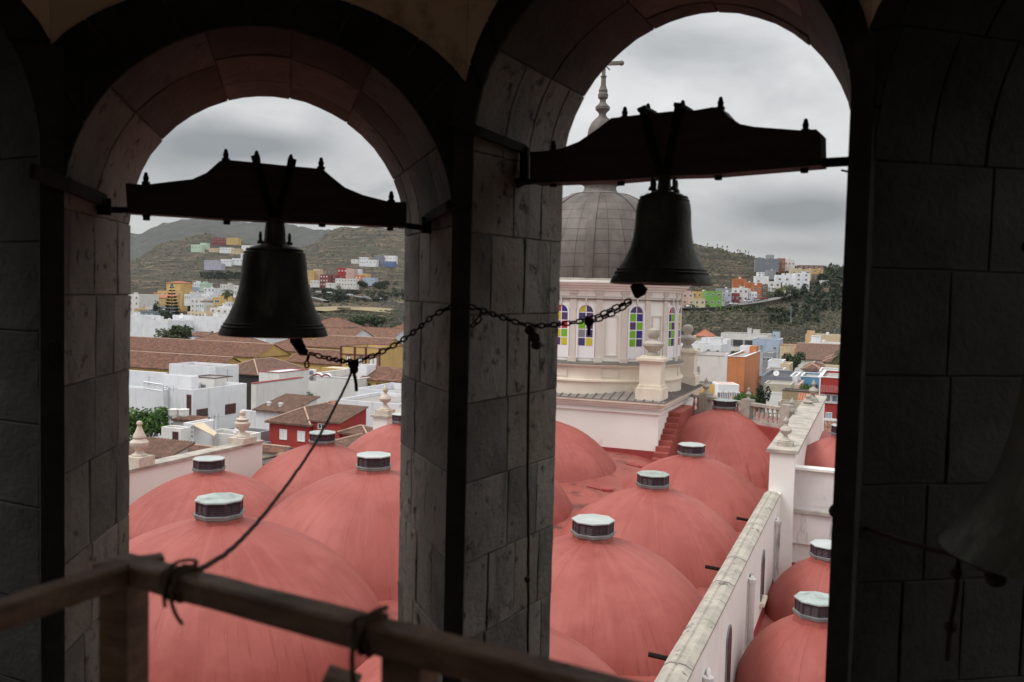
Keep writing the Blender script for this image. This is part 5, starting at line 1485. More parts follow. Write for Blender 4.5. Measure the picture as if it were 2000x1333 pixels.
# wooded slope on the right hill
grove('woodland', 300, 1510, 1720, lambda u, Y, r: Y > 440 + max(0, 1570 - u) * 1.2, 455, 740, 2.0, 4.2, LD, 5)
grove('woodland', 90, 1600, 1720, lambda u, Y, r: True, 600, 750, 2.2, 4.5, LG, 6)
grove('woodland', 70, 1500, 1600, lambda u, Y, r: True, 405, 455, 1.4, 2.6, LD, 8)
grove('woodland', 60, 1330, 1520, lambda u, Y, r: True, 440, 462, 1.0, 2.2, LG, 9)
grove('woodland', 110, 255, 470, lambda u, Y, r: r.random() < .6, 480, 700, 2, 4, LD, 7)
grove('woodland', 60, 600, 800, lambda u, Y, r: True, 395, 440, 1.5, 2.8, LG, 10)
grove('woodland', 60, 610, 790, lambda u, Y, r: True, 690, 860, 2.5, 4.5, LD, 11)
grove('hillside_bushes', 90, 395, 480, lambda u, Y, r: True, 1020, 1260, 3, 6, LD, 13)
grove('hillside_bushes', 50, 600, 780, lambda u, Y, r: True, 880, 1100, 3, 5, LD, 14)
grove('hillside_bushes', 60, 280, 480, lambda u, Y, r: True, 560, 700, 2, 4, LD, 15)
grove('hillside_bushes', 70, 1340, 1600, lambda u, Y, r: True, 400, 440, .8, 1.8, LO, 16)
# road across the left hillside
def strip(name, pts, w, mt, lift=.6):
    m = MB(); vs = []; pp = bez([V(p) for p in pts], 10)
    for i, p in enumerate(pp):
        d = (pp[min(i + 1, len(pp) - 1)] - pp[max(0, i - 1)]); d.z = 0; d.normalize(); s = V((d.y, -d.x, 0))
        for k in (-1, 1): vs.append(p + s * (w / 2 * k) + V((0, 0, lift)))
    n_ = len(pp); m.add(vs, [(2 * i, 2 * i + 1, 2 * i + 3, 2 * i + 2) for i in range(n_ - 1)])
    # earth embankment
    b = len(m.v); vs2 = [V(v) for v in vs] + [V(v) - V((0, 0, 7)) for v in vs]
    m.add(vs2, [(2 * i, 2 * i + 2, 2 * n_ + 2 * i + 2, 2 * n_ + 2 * i) for i in range(n_ - 1)] + [(2 * i + 1, 2 * n_ + 2 * i + 1, 2 * n_ + 2 * i + 3, 2 * i + 3) for i in range(n_ - 1)], 1)
    return tag(obj(name, m, mt), kind='structure')
M_road = mat('hill_road', (.15, .147, .145), (.20, .195, .19), .3, .9)
def gp(u, v, Y): return P(u, v, Y)
RD1 = [gp(560, 570, 820), gp(620, 573, 800), gp(680, 577, 770), gp(730, 584, 730), gp(800, 593, 690)]
strip('hillside_road', RD1, 7, [M_road, M_land], 0)
RD2 = [gp(590, 578, 720), gp(615, 582, 705), gp(636, 588, 690)]
strip('hillside_road', RD2, 6, [M_road, M_land], 0)
RD3 = [gp(1335, 602, 440), gp(1400, 599, 455), gp(1460, 593, 470), gp(1510, 584, 490), gp(1560, 572, 520)]
strip('hillside_road', RD3, 6, [M_road, M_land], 0)
strip('hay_field', [gp(605, 606, 560), gp(680, 600, 575), gp(740, 606, 565), gp(800, 612, 560)], 46, [mat('dry_field', (.30, .235, .13), (.22, .175, .09), .05, .95, spots=(.12, .12, .06), sscale=.2), M_land], .0)
# cars
def car_meshes(c):
    body = MB(); body.prism([V((-2, -.8, .35)), V((2.05, -.8, .35)), V((2.1, -.8, .75)), V((1.1, -.8, .92)), V((-1.9, -.8, .95)), V((-2.1, -.8, .7))], V((0, 1.6, 0)))
    cab = MB(); cab.hexa([(-1.6, -.75, .92), (1.0, -.75, .92), (1.0, .75, .92), (-1.6, .75, .92), (-1.2, -.62, 1.42), (.35, -.62, 1.42), (.35, .62, 1.42), (-1.2, .62, 1.42)])
    whl = MB()
    whl.lathe([(.32, -.1), (.32, .1)], (0, 0, 0), 10, ax=V((0, 1, 0)))
    return mesh_of('body', body, c, (0, 0, 0)), mesh_of('cabin', cab, M_glass_far, (0, 0, 0)), mesh_of('wheel', whl, M_iron, (0, 0, 0))
M_cw = mat('car_white', (.75, .75, .76), None, 1, .3); M_cs = mat('car_silver', (.42, .44, .46), None, 1, .3); M_cr = mat('car_red', (.35, .04, .03), None, 1, .3)
CMS = {m_.name: car_meshes(m_) for m_ in (M_cw, M_cs, M_cr)}
def car(u, v, Y, rz, mt, label, sc=1.15, group='cars on the hillside roads'):
    p = P(u, v, Y); c = thing('parked_car', label, 'car', p, group); b, k, w = CMS[mt.name]
    link('body', b, c, p, (0, 0, rz), (sc,) * 3); link('cabin', k, c, p, (0, 0, rz), (sc,) * 3)
    for x in (-1.3, 1.3):
        for y in (-.75, .75):
            link('wheel', w, c, p + Matrix.Rotation(rz, 3, 'Z') @ V((x, y, .32)) * sc, (0, 0, rz), (sc,) * 3)
for i, (u, v, Y, mt, lb) in enumerate([(622, 572, 799, M_cw, 'white car at the left end of the hill road, below the maroon houses'), (643, 573, 790, M_cw, 'white car on the hill road, right of the first one'),
        (684, 577, 767, M_cw, 'white car on the hill road left of the dry field edge'), (714, 581, 742, M_cs, 'silver car on the bend of the hill road'), (744, 585, 722, M_cw, 'white car furthest right on the hill road'),
        (1350, 601, 443, M_cw, 'white car parked below the peach house'), (1418, 597, 458, M_cs, 'silver car parked below the lime green house'), (1434, 596, 462, M_cw, 'white car parked right of the lime green house'), (1461, 590.5, 472, M_cw, 'white car on the rising street under the white houses'),
        (1476, 588, 478, M_cs, 'silver car on the rising street below the orange terrace'), (1492, 585.5, 484, M_cr, 'small red car highest on the rising street')]):
    car(u, v, Y, R(-12 if u < 1000 else 25), mt, lb)
# ================================================================== town
def W(name, c, c2=None, **k): return mat(name, c, c2 or tuple(x * .88 for x in c), .35, .9, .1, 4, streak=(tuple(x * .60 for x in c), 1.3, .12, .55, .82), **k)
WH = W('wall_white', (.80, .81, .84)); WH2 = W('wall_offwhite', (.73, .71, .68)); CR = W('wall_cream', (.62, .50, .33)); YE = W('wall_yellow', (.60, .40, .15))
YE2 = W('wall_ochre', (.60, .40, .14)); MA = W('wall_maroon', (.22, .045, .05)); RE = W('wall_red', (.38, .040, .035)); OR = W('wall_orange', (.60, .22, .09)); OR2 = W('wall_bright_orange', (.46, .155, .06))
LV = W('wall_lavender', (.46, .44, .55)); MI = W('wall_mint', (.52, .66, .52)); GN = W('wall_lime', (.19, .40, .09)); BL = W('wall_pale_blue', (.40, .50, .62)); BL2 = W('wall_blue', (.12, .30, .46)); BL3 = W('wall_strong_blue', (.12, .17, .36))
GY = W('wall_grey', (.30, .31, .33)); GY2 = W('wall_bluegrey', (.20, .22, .25)); PI = W('wall_pink', (.62, .44, .38)); TA = W('wall_peach', (.66, .42, .24))
M_tile = mat('roof_tile', (.15, .068, .044), (.265, .125, .078), .9, .92, .5, 6, spots=(.085, .05, .038), sscale=1.6, sthr=(.46, .60), streak=((.36, .24, .17), 3.1, 1, .60, .75), bdist=.05)
M_tile2 = mat('roof_tile_brown', (.125, .068, .048), (.21, .112, .078), 1.1, .92, .5, 7, spots=(.095, .065, .05), sscale=2.6, sthr=(.46, .66), streak=((.34, .23, .15), 3.5, 1, .60, .72), bdist=.05)
M_tile3 = mat('roof_tile_orange', (.34, .12, .068), (.44, .18, .105), 1.2, .9, .4, 7, spots=(.25, .10, .07), sscale=3, sthr=(.55, .7))
M_ridge = mat('ridge_mortar', (.46, .32, .24), (.36, .24, .18), 2, .9, .2, 8)
M_flat = mat('flat_roof', (.34, .31, .29), (.26, .24, .225), .6, .92, .1, 3); M_flatd = mat('flat_roof_dark', (.055, .055, .06), (.09, .085, .085), .8, .85, .1, 3)
M_green = mat('green_terrace', (.22, .33, .20), (.27, .36, .22), 1, .9); M_wood = mat('dark_shutter', (.09, .035, .03), (.06, .025, .022), 3, .7)
M_frw = mat('white_frame', (.78, .77, .76), None, 1, .6); M_frm = mat('maroon_frame', (.12, .03, .035), None, 1, .6)
def tiles(m, poly, pitch=.32, h=.07, seed=0, ln=3.0):
    """poly: roof face, first edge is the eave; adds barrel tile rows"""
    a, b = poly[0], poly[1]; e = (b - a).normalized(); n_ = (b - a).cross(poly[2] - a).normalized()
    if n_.z < 0: n_ = -n_
    s = n_.cross(e)
    if s.z < 0: s = -s
    P2 = [((p - a).dot(e), (p - a).dot(s)) for p in poly]
    m.add(poly, [tuple(range(len(poly)))], 0)
    x0 = min(x for x, y in P2); x1 = max(x for x, y in P2); x = x0 + pitch / 2; rnd = random.Random(seed)
    vs = []; fs = []
    while x < x1:
        ys = []
        for i in range(len(P2)):
            (ax_, ay), (bx, by) = P2[i], P2[(i + 1) % len(P2)]
            if (ax_ - x) * (bx - x) < 0: ys.append(ay + (by - ay) * (x - ax_) / (bx - ax_))
        if len(ys) >= 2:
            y0, y1 = min(ys), max(ys)
            if y1 - y0 > .25:
                k = max(1, int((y1 - y0) / ln)); r_ = len(vs)
                for i in range(k + 1):
                    yy = y0 + (y1 - y0) * i / k; j_ = rnd.uniform(-.02, .02)
                    for dx, hh in ((-.40, .0), (-.2, 1), (.2, 1), (.40, 0)):
                        vs.append(a + e * (x + (dx + j_) * pitch) + s * yy + n_ * (hh * h + .004))
                for i in range(k):
                    for j in range(3): fs.append((r_ + i * 4 + j, r_ + i * 4 + j + 1, r_ + i * 4 + 5 + j, r_ + i * 4 + 4 + j))
                fs.append((r_, r_ + 3, r_ + 2, r_ + 1))
        x += pitch
    m.add(vs, fs, 0)
UNITW = {}
def unit_window(fr, gl, muls=1):
    k = (fr.name, gl.name, muls)
    if k in UNITW: return UNITW[k]
    m = MB()
    for x0, x1, z0, z1 in ((-.5, -.42, -.5, .5), (.42, .5, -.5, .5), (-.42, .42, .42, .5), (-.42, .42, -.5, -.42)) + (((-.035, .035, -.42, .42),) if muls else ()):
        m.fbox(V((0, 0, 0)), V((1, 0, 0)), V((0, 1, 0)), ZU, x0, x1, -.05, .02, z0, z1, 0)
    p = MB(); p.fbox(V((0, 0, 0)), V((1, 0, 0)), V((0, 1, 0)), ZU, -.43, .43, -.022, .01, -.43, .43, 0)
    UNITW[k] = (mesh_of('window', m, fr, (0, 0, 0)), mesh_of('pane', p, gl, (0, 0, 0)), mesh_of('window', (lambda q_: (q_.add(p.v, p.f, 1), q_)[1])(m), [fr, gl], (0, 0, 0)))
    return UNITW[k]
class House: pass
def solve(f, target, hi=120.0):
    lo = 0.0; s0 = f(0) - target
    for _ in range(40):
        mid = (lo + hi) / 2
        if (f(mid) - target) * s0 > 0: lo = mid
        else: hi = mid
    return (lo + hi) / 2
def house(label, u, v, Y, ul=None, ur=None, wl=None, wd=None, wall=WH, roof='flat', rmat=None, cat='house', name='house', group=None, az=22.5, base=None, hgt=None,
          win=(), par=.45, rise=.42, over=.35, near=False, rim=None, shade=None, chim=None, hl=None):
    """(u, v) top of the corner nearest the viewer; front runs left from it, side runs away from it"""
    h = House(); c = P(u, v, Y); fr, sd = wdir(az)[1], wdir(az)[0]      # fr: along front (right), sd: away
    if wl is None: wl = solve(lambda w: proj(c - fr * w)[0], ul)
    if wd is None: wd = solve(lambda w: proj(c + sd * w)[0], ur)
    zb = base if base is not None else (c.z - hgt if hgt else min(zt(c.x, c.y), c.z - 2.5) - 1)
    h.c, h.fr, h.sd, h.w, h.d, h.top = c, fr, sd, wl, wd, c.z
    O = V((c.x, c.y, 0)); ctr = O - fr * (wl / 2) + sd * (wd / 2)
    t = thing(name, label, cat, V((ctr.x, ctr.y, zb)), group); h.t = t
    m = MB()
    if roof == 'flat':
        pt = .22
        m.fbox(O, fr, sd, ZU, -wl, 0, 0, wd, zb, c.z - par)
        for x0, x1, y0, y1 in ((-wl, 0, 0, pt), (-wl, 0, wd - pt, wd), (-wl, -wl + pt, pt, wd - pt), (-pt, 0, pt, wd - pt)):
            m.fbox(O, fr, sd, ZU, x0, x1, y0, y1, c.z - par, c.z)
        obj('wall', m, wall, t)
        m = MB(); m.fbox(O, fr, sd, ZU, -wl + pt, -pt, pt, wd - pt, c.z - par, c.z - par + .03); obj('roof', m, rmat or M_flat, t)
        if rim:
            m = MB()
            for x0, x1, y0, y1 in ((-wl - .06, .06, -.06, pt + .04), (-wl - .06, .06, wd - pt - .04, wd + .06), (-wl - .06, -wl + pt + .04, pt + .04, wd - pt - .04), (-pt - .04, .06, pt + .04, wd - pt - .04)):
                m.fbox(O, fr, sd, ZU, x0, x1, y0, y1, c.z, c.z + .10)
            obj('coping', m, rim, t)
    else:
        m.fbox(O, fr, sd, ZU, -wl, 0, 0, wd, zb, c.z)
        H_ = min(wl, wd) / 2 * rise
        def q_(x, y, z): return O + fr * x + sd * y + ZU * z
        x0, x1, y0, y1 = -wl - over, over, -over, wd + over; ze = c.z - over * rise * .6
        r = MB()
        if roof == 'hip':
            k = min(wl, wd) / 2 + over
            if wl > wd: A_, B_ = q_(x0 + k, wd / 2, c.z + H_), q_(x1 - k, wd / 2, c.z + H_)
            else: A_, B_ = q_(-wl / 2, y0 + k, c.z + H_), q_(-wl / 2, y1 - k, c.z + H_)
            c0, c1, c2, c3 = q_(x0, y0, ze), q_(x1, y0, ze), q_(x1, y1, ze), q_(x0, y1, ze)
            if wl > wd: faces = [[c0, c1, B_, A_], [c1, c2, B_], [c2, c3, A_, B_], [c3, c0, A_]]; hips = [(c0, A_), (c1, B_), (c2, B_), (c3, A_), (A_, B_)]
            else: faces = [[c0, c1, A_], [c1, c2, B_, A_], [c2, c3, B_], [c3, c0, A_, B_]]; hips = [(c0, A_), (c1, A_), (c2, B_), (c3, B_), (A_, B_)]
        elif roof == 'gable_w':      # ridge along the front
            A_, B_ = q_(x0, wd / 2, c.z + wd / 2 * rise), q_(x1, wd / 2, c.z + wd / 2 * rise)
            c0, c1, c2, c3 = q_(x0, y0, ze), q_(x1, y0, ze), q_(x1, y1, ze), q_(x0, y1, ze)
            faces = [[c0, c1, B_, A_], [c2, c3, A_, B_]]; hips = [(A_, B_)]
            m.add([q_(0, 0, c.z), q_(0, wd, c.z), q_(0, wd / 2, c.z + wd / 2 * rise - .08)], [(0, 1, 2)]); m.add([q_(-wl, 0, c.z), q_(-wl, wd, c.z), q_(-wl, wd / 2, c.z + wd / 2 * rise - .08)], [(0, 2, 1)])
        elif roof == 'gable_d':
            A_, B_ = q_(-wl / 2, y0, c.z + wl / 2 * rise), q_(-wl / 2, y1, c.z + wl / 2 * rise)
            c0, c1, c2, c3 = q_(x0, y0, ze), q_(x1, y0, ze), q_(x1, y1, ze), q_(x0, y1, ze)
            faces = [[c1, c2, B_, A_], [c3, c0, A_, B_]]; hips = [(A_, B_)]
            m.add([q_(0, 0, c.z), q_(-wl, 0, c.z), q_(-wl / 2, 0, c.z + wl / 2 * rise - .08)], [(0, 2, 1)])
        elif roof == 'shed':         # falls towards the viewer
            hh = wd * rise; c0, c1, c2, c3 = q_(x0, y0, ze), q_(x1, y0, ze), q_(x1, y1, c.z + hh), q_(x0, y1, c.z + hh)
            faces = [[c0, c1, c2, c3]]; hips = []
            m.add([q_(0, 0, c.z), q_(0, wd, c.z), q_(0, wd, c.z + hh - .1)], [(0, 1, 2)]); m.fbox(O, fr, sd, ZU, -wl, 0, wd - .1, wd, c.z, c.z + hh - .1)
        obj('wall', m, wall, t)
        pitch = .32 if Y < 130 else .5 if Y < 240 else .8
        for k, f in enumerate(faces): tiles(r, f, pitch, .07 if Y < 130 else .1, k, 1.2 if Y < 100 else 4)
        # closed underside
        r.add([p - ZU * .12 for p in ([c0, c1, c2, c3])], [(3, 2, 1, 0)])
        for a_, b_ in ((c0, c1), (c1, c2), (c2, c3), (c3, c0)): r.add([a_ - ZU * .12, b_ - ZU * .12, b_, a_], [(0, 1, 2, 3)])
        rf = obj('roof', r, rmat or M_tile, t)
        for a_, b_ in hips:
            mm = MB(); mm.tube([a_ + ZU * .06, b_ + ZU * .06], .11 if Y < 150 else .16, 5); obj('ridge', mm, M_ridge if Y < 260 else (rmat or M_tile), rf)
    for s in win: add_win(h, Y, *s)
    if roof == 'flat' and 160 < Y < 700 and wl > 5 and wd > 4.5 and not rim:
        rr = random.Random(int(u * 3 + v * 7)); k_ = 1 if Y < 420 else .8
        for _ in range(rr.choice([1, 2, 2, 3])):
            x, y = rr.uniform(.15, .85) * -wl, rr.uniform(.3, .8) * wd; kind = rr.choice(['box', 'box', 'tank', 'mast'])
            b_ = O + fr * x + sd * y + ZU * (c.z - par + .03); mm = MB()
            if kind == 'box':
                w_, d_, h_ = rr.uniform(1.4, 2.8), rr.uniform(1.4, 2.4), rr.uniform(1.2, 2.1) * k_
                mm.fbox(b_, fr, sd, ZU, -w_ / 2, w_ / 2, -d_ / 2, d_ / 2, 0, h_); mm.fbox(b_, fr, sd, ZU, -w_ / 2 - .12, w_ / 2 + .12, -d_ / 2 - .12, d_ / 2 + .12, h_, h_ + .12)
                obj('roof_room', mm, wall, t)
            elif kind == 'tank': mm.lathe([(.5, 0), (.55, .1), (.55, .9), (.3, 1.05), (0, 1.08)], b_, 10); obj('roof_tank', mm, WH2, t)
            else:
                mm.tube([b_, b_ + ZU * 2.6], .04, 4); mm.tube([b_ + ZU * 2.4 - fr * .6, b_ + ZU * 2.4 + fr * .6], .03, 4); mm.tube([b_ + ZU * 2.1 - fr * .4, b_ + ZU * 2.1 + fr * .4], .03, 4)
                obj('aerial', mm, M_rim, t)
    if chim:
        for (x, y, w_, hh) in chim:
            mm = MB(); mm.fbox(O, fr, sd, ZU, -x - w_ / 2, -x + w_ / 2, y - w_ / 2, y + w_ / 2, c.z - .4, c.z + hh); mm.fbox(O, fr, sd, ZU, -x - w_ / 2 - .08, -x + w_ / 2 + .08, y - w_ / 2 - .08, y + w_ / 2 + .08, c.z + hh, c.z + hh + .1); obj('chimney', mm, wall, t)
    return h
def add_win(h, Y, face, kind, *a):
    """('f'|'s', 'grid', cols, rows, w, h, z0, dz) or ('f','at', x, zdown, w, h)  with optional (frame, glass)"""
    ext = h.w if face == 'f' else h.d
    if kind == 'grid':
        cols, rows, w, hh, z0, dz = a[:6]; opt = a[6:]
        for r_ in range(rows):
            for c_ in range(cols): _win(h, Y, face, ext * (c_ + .5) / cols, z0 + r_ * dz, w, hh, *opt)
    else: _win(h, Y, face, a[0] * ext, a[1], a[2], a[3], *a[4:])
def _win(h, Y, face, x, zd, w, hh, fr=None, gl=None, mul=1, nm='window'):
    fr = fr or M_frw; gl = gl or M_glass_far
    if face == 'f': p = V((h.c.x, h.c.y, 0)) - h.fr * (h.w - x); rz = math.atan2(h.fr.y, h.fr.x)
    else: p = V((h.c.x, h.c.y, 0)) + h.sd * x; rz = math.atan2(h.sd.y, h.sd.x)
    p = p + ZU * (h.top - zd)
    a, b, both = unit_window(fr, gl, mul)
    if Y < 200:
        o = link(nm, a, h.t, p, (0, 0, rz), (w, 1.4, hh)); c = link('pane', b, None, (0, 0, 0)); c.parent = o
    else: link(nm, both, h.t, p, (0, 0, rz), (w, 1.6, hh))
DR = dict()
# ------------------------------------------------------------ left window: nearest roofs
g = M_wood
house('long white house front with dark barred windows, left of the bare white block', 319, 762, 122, ul=180, wd=1.5, wall=WH, win=[('f', 'at', .915, 4.6, 1.0, 2.1, M_frm, M_wood), ('f', 'at', .72, 4.6, 1.0, 2.1, M_frm, M_wood)], rmat=M_green, par=1.0)
house('white parapet block standing behind the green roof terrace at far left', 322, 729, 134, ul=180, wd=.6, wall=WH, base=4)
house('tall windowless white block between the terrace and the lower white wing', 374, 736, 124, ul=319, wd=1.4, wall=WH, par=.3)
hC = house('lower white wing with two small wood-framed windows', 377, 762, 121, wl=7, ur=482, wall=WH, par=.9, win=[('s', 'at', .16, 3.7, 2.2, 1.7, M_frm, M_glass_far), ('s', 'at', .68, 3.5, 2.3, 1.5, M_frm, M_wood), ('f', 'at', .9, 2.8, .8, 4.2, M_frm, M_wood)])
house('low white rooftop block with slanted top behind the windowless block', 421, 717, 150, ul=330, wd=6, wall=WH, win=[('f', 'at', .82, 5.3, 1.4, 1.0)])
house('grey lean-to with a thin roof on the white wing', 419, 740, 131, ul=374, wd=4, wall=WH2, rmat=M_flat, rim=M_wood, par=.15, base=9, win=[('f', 'at', .4, 2.1, 2.0, 2.2, GY, GY2)])
house('big white shed with shallow roof edged in dark red', 500, 750, 118, wl=.8, ur=592, wall=WH2, roof='flat', rmat=mat('pale_sheet', (.66, .68, .71), (.58, .60, .63), .6, .6), par=.15, rim=M_red_d)
house('shed roof slope in pale sheet behind the red edge', 545, 729, 130, ul=506, ur=603, wall=WH2, rmat=MATS['pale_sheet'], par=.1, rim=M_red_d)
house('long off-white garden wall and terrace behind the red house', 700, 741, 146, ul=585, wd=16, wall=WH2, par=1.2, rim=WH)
house('white wall with rail below the ochre house', 786, 765, 125, ul=697, wd=10, wall=WH, par=1.0)
house('white chimney block beside the ochre long house', 716, 714, 150, ul=699, wd=3, wall=WH, par=.1)
house('white wall in front of the dark flat roof', 524, 806, 110, ul=470, wd=.5, wall=WH, par=.1)
house('dark tarred flat roof below the white wing', 478, 851, 92, ul=408, ur=532, wall=GY, rmat=M_flatd, par=.05)
house('second dark flat roof beside the red house', 516, 866, 90, ul=480, ur=530, wall=GY2, rmat=M_flatd, par=.05)
# red house
house('dark red house with white windows under an old brown tile roof', 605, 829, 90, ul=526, ur=700, wall=RE, roof='hip', rmat=M_tile2, rise=.5,
      win=[('f', 'at', .36, 1.35, .95, 1.1, M_frw, M_frw), ('f', 'at', .80, 1.35, .95, 1.1, M_frw, M_frw)])
house('raised dark red gable wing with a small white window', 664, 826, 89, ul=605, wd=5, wall=RE, roof='shed', rmat=M_tile2, rise=.22, win=[('f', 'at', .40, .55, .85, .55, M_frw, M_glass_far)], over=.15)
house('brown tiled wing right of the red house', 716, 848, 88, ul=668, ur=742, wall=RE, roof='hip', rmat=M_tile2, rise=.4)
house('low brown tiled roof with two white vents behind the dark flat roof', 562, 805, 106, ul=500, ur=618, wall=WH, roof='shed', rmat=M_tile2, rise=.22, chim=[(4, 1.5, .35, .7), (2.2, 1.5, .35, .7)])
house('orange corrugated roof behind the red house', 672, 796, 112, ul=622, ur=712, wall=WH2, roof='gable_d', rmat=M_tile3, rise=.3)
# near corrugated tile roofs just outside the parapet
house('nearest long tiled roof with steep ribs, running behind two red domes', 596, 912, 60, ul=500, ur=745, wall=WH2, roof='gable_d', rmat=M_tile2, rise=.30)

house('small ribbed red tile roof beside the white parapet end', 545, 884, 76, ul=500, ur=575, wall=WH2, roof='gable_w', rmat=M_tile, rise=.25)
house('old tiled roof with short ridge behind the squat urn finial', 392, 895, 66, ul=325, ur=462, wall=WH2, roof='gable_w', rmat=M_tile2, rise=.22)
house('curled tile roof behind the tall urn finial', 322, 893, 64, ul=230, wd=2.4, wall=WH2, roof='shed', rmat=M_tile2, rise=.3)
# rooftop clutter
house('small white rooftop hut with a brown door', 353, 838, 76, ul=315, ur=374, wall=WH2, win=[('f', 'at', .74, .95, .62, 1.3, M_wood, M_wood)], par=.15, rmat=M_flat)
house('green roof terrace with low white wall beside the hut', 362, 876, 72, ul=318, ur=396, wall=WH2, rmat=mat('lawn_green', (.30, .34, .16), (.36, .38, .22), 2, .9), par=.4)
house('little red-brown tiled lean-to above the hut', 388, 824, 82, ul=338, ur=406, wall=WH2, roof='shed', rmat=M_tile, rise=.2, over=.15)
house('white perforated block wall with a pale sheet on top', 378, 828, 79, ul=358, wd=3, wall=WH, win=[('f', 'grid', 3, 3, .17, .17, .35, .4, GY2, GY2, 0)], par=.05)
house('low grey-white wall running right of the hut', 475, 852, 80, ul=398, wd=2.5, wall=WH2, par=.25)
m = MB(); a_ = P(372, 828, 78); b_ = P(414, 852, 75)
m.add([P(374, 829, 79), P(398, 826, 80), P(424, 846, 77), P(418, 852, 75)] , [(0, 1, 2, 3)]); m.add([P(374, 830.5, 79), P(398, 827.5, 80), P(424, 847.5, 77), P(418, 853.5, 75)], [(3, 2, 1, 0)])
tag(obj('awning', m, mat('tan_awning', (.62, .50, .36), (.55, .44, .31), 1, .8)), 'sloping tan sheet awning on the rooftop hut', 'awning')
for u, lb in ((339, 'round cement water tank left of its twin on the tiled lean-to'), (359, 'round cement water tank right of its twin on the tiled lean-to')):
    m = MB(); p = P(u, 813, 82); m.lathe([(.42, 0), (.47, .1), (.47, .55), (.50, .58), (.50, .66), (.3, .70), (0, .72)], p, 14); tag(obj('water_tank', m, WH2), lb, 'water tank')
def antenna(u, v0, v1, Y, label, n=4):
    t = thing('antenna', label, 'antenna', P(u, v1, Y)); m = MB(); m.tube([P(u, v1, Y), P(u, v0, Y)], .035, 5); obj('mast', m, M_rim, t)
    m = MB(); p = P(u, v0 + 3, Y); m.tube([p - V((.6, 0, 0)), p + V((.8, 0, .05))], .02, 4)
    for i in range(n): x = -.5 + i * 1.2 / n; m.tube([p + V((x, 0, -.3)), p + V((x, 0, .3))], .015, 4)
    obj('aerial', m, M_rim, t)
antenna(330, 757, 838, 78, 'tall thin television antenna in front of the white houses')
antenna(418, 812, 838, 79, 'short antenna beside the tan awning')
antenna(444, 722, 745, 125, 'pale pole on the roof of the white wing', 0)
antenna(291, 735, 752, 124, 'short post on the green roof terrace', 0)
# rooftop rail on the green terrace
rl = thing('terrace_railing', 'white terrace balustrade on the green roof at far left', 'railing', P(300, 758, 120))
m = MB(); a_, b_ = P(281, 746, 121), P(319, 752, 118); m.tube([a_, b_], .10, 4); m.tube([a_ - ZU * .9, b_ - ZU * .9], .10, 4); obj('rail', m, WH, rl)
for i in range(14): mm = MB(); p = a_ + (b_ - a_) * (i / 13); mm.tube([p, p - ZU * .9], .07, 4); obj('post', mm, WH, rl)
# satellite dishes
def dish(u, v, Y, r, label):
    t = thing('satellite_dish', label, 'satellite dish', P(u, v + 4, Y)); m = MB(); m.lathe([(r, .0), (r * .7, -.12 * r), (0, -.2 * r)], P(u, v, Y), 14, ax=V((-.4, -.85, .35)).normalized(), ex=V((.9, -.42, 0)).normalized(), caps=False); obj('reflector', m, M_frw, t)
    m = MB(); m.tube([P(u, v, Y), P(u, v + 4, Y)], .04, 5); obj('stand', m, M_rim, t)
dish(464, 843, 83, .55, 'white satellite dish on the low wall by the dark roof')
dish(354, 617, 352, 1.0, 'white satellite dish on the big white warehouse')
dish(1516, 729, 148, .5, 'white dish on the dark roof beside the orange block')
# beach-style awnings on the terrace wall
for (u0, u1, v, Y, lb) in ((612, 630, 733, 143, 'red and white boat-shaped awning, left one of two on the white terrace'), (630, 647, 734, 141, 'red and white awning, right one of two on the white terrace')):
    m = MB(); a_, b_ = P(u0, v, Y), P(u1, v, Y); k = 6; vs = []
    for i in range(k + 1):
        for s in (-1, 1): vs.append(a_ + (b_ - a_) * (i / k) + V((0, s * .8, .35 * math.sin(math.pi * i / k))))
    vs += [x - ZU * .25 for x in vs]; nn = 2 * (k + 1)
    m.add(vs, [(2 * i, 2 * i + 1, 2 * i + 3, 2 * i + 2) for i in range(k)], 0); m.add(vs, [(2 * i, 2 * i + 2, nn + 2 * i + 2, nn + 2 * i) for i in range(k)], 1)
    tag(obj('awning', m, [M_frw, M_red_d]), lb, 'awning')
m = MB(); p = P(607, 733, 144); m.box(p, (1.7, .8, 1.9)); bx_ = thing('air_conditioner', 'white air conditioner with two fans on the shed corner', 'air conditioner', p)
obj('casing', m, WH2, bx_)
for dz in (-.45, .45):
    m = MB(); m.lathe([(.36, 0), (.36, .06), (.1, .08)], p + V((.2, -.42, dz)), 14, ax=V((0, -1, 0))); obj('fan', m, GY2, bx_)
# yellow theatre block with maroon trim
hy = house('yellow building with maroon pilasters and tall white windows', 744, 681, 185, ul=664, wd=11, wall=YE, par=.6, rim=M_frm,
      win=[('f', 'at', .22, 2.9, 1.2, 2.1, M_frm, M_frw), ('f', 'at', .51, 2.9, 1.2, 2.1, M_frm, M_frw), ('f', 'at', .82, 3.0, 2.1, 2.2, M_frm, M_frw)])
for x in (.03, .37, .64, .97):
    m = MB(); m.fbox(V((hy.c.x, hy.c.y, 0)) - hy.fr * (hy.w * (1 - x)), hy.fr, -hy.sd, ZU, -.22, .22, 0, .14, hy.top - 5.5, hy.top + .04); obj('pilaster', m, M_frm, hy.t)
m = MB(); m.fbox(V((hy.c.x, hy.c.y, 0)), hy.fr, -hy.sd, ZU, -hy.w, 0, .0, .10, hy.top - 1.75, hy.top - 1.5); obj('cornice', m, M_frm, hy.t)
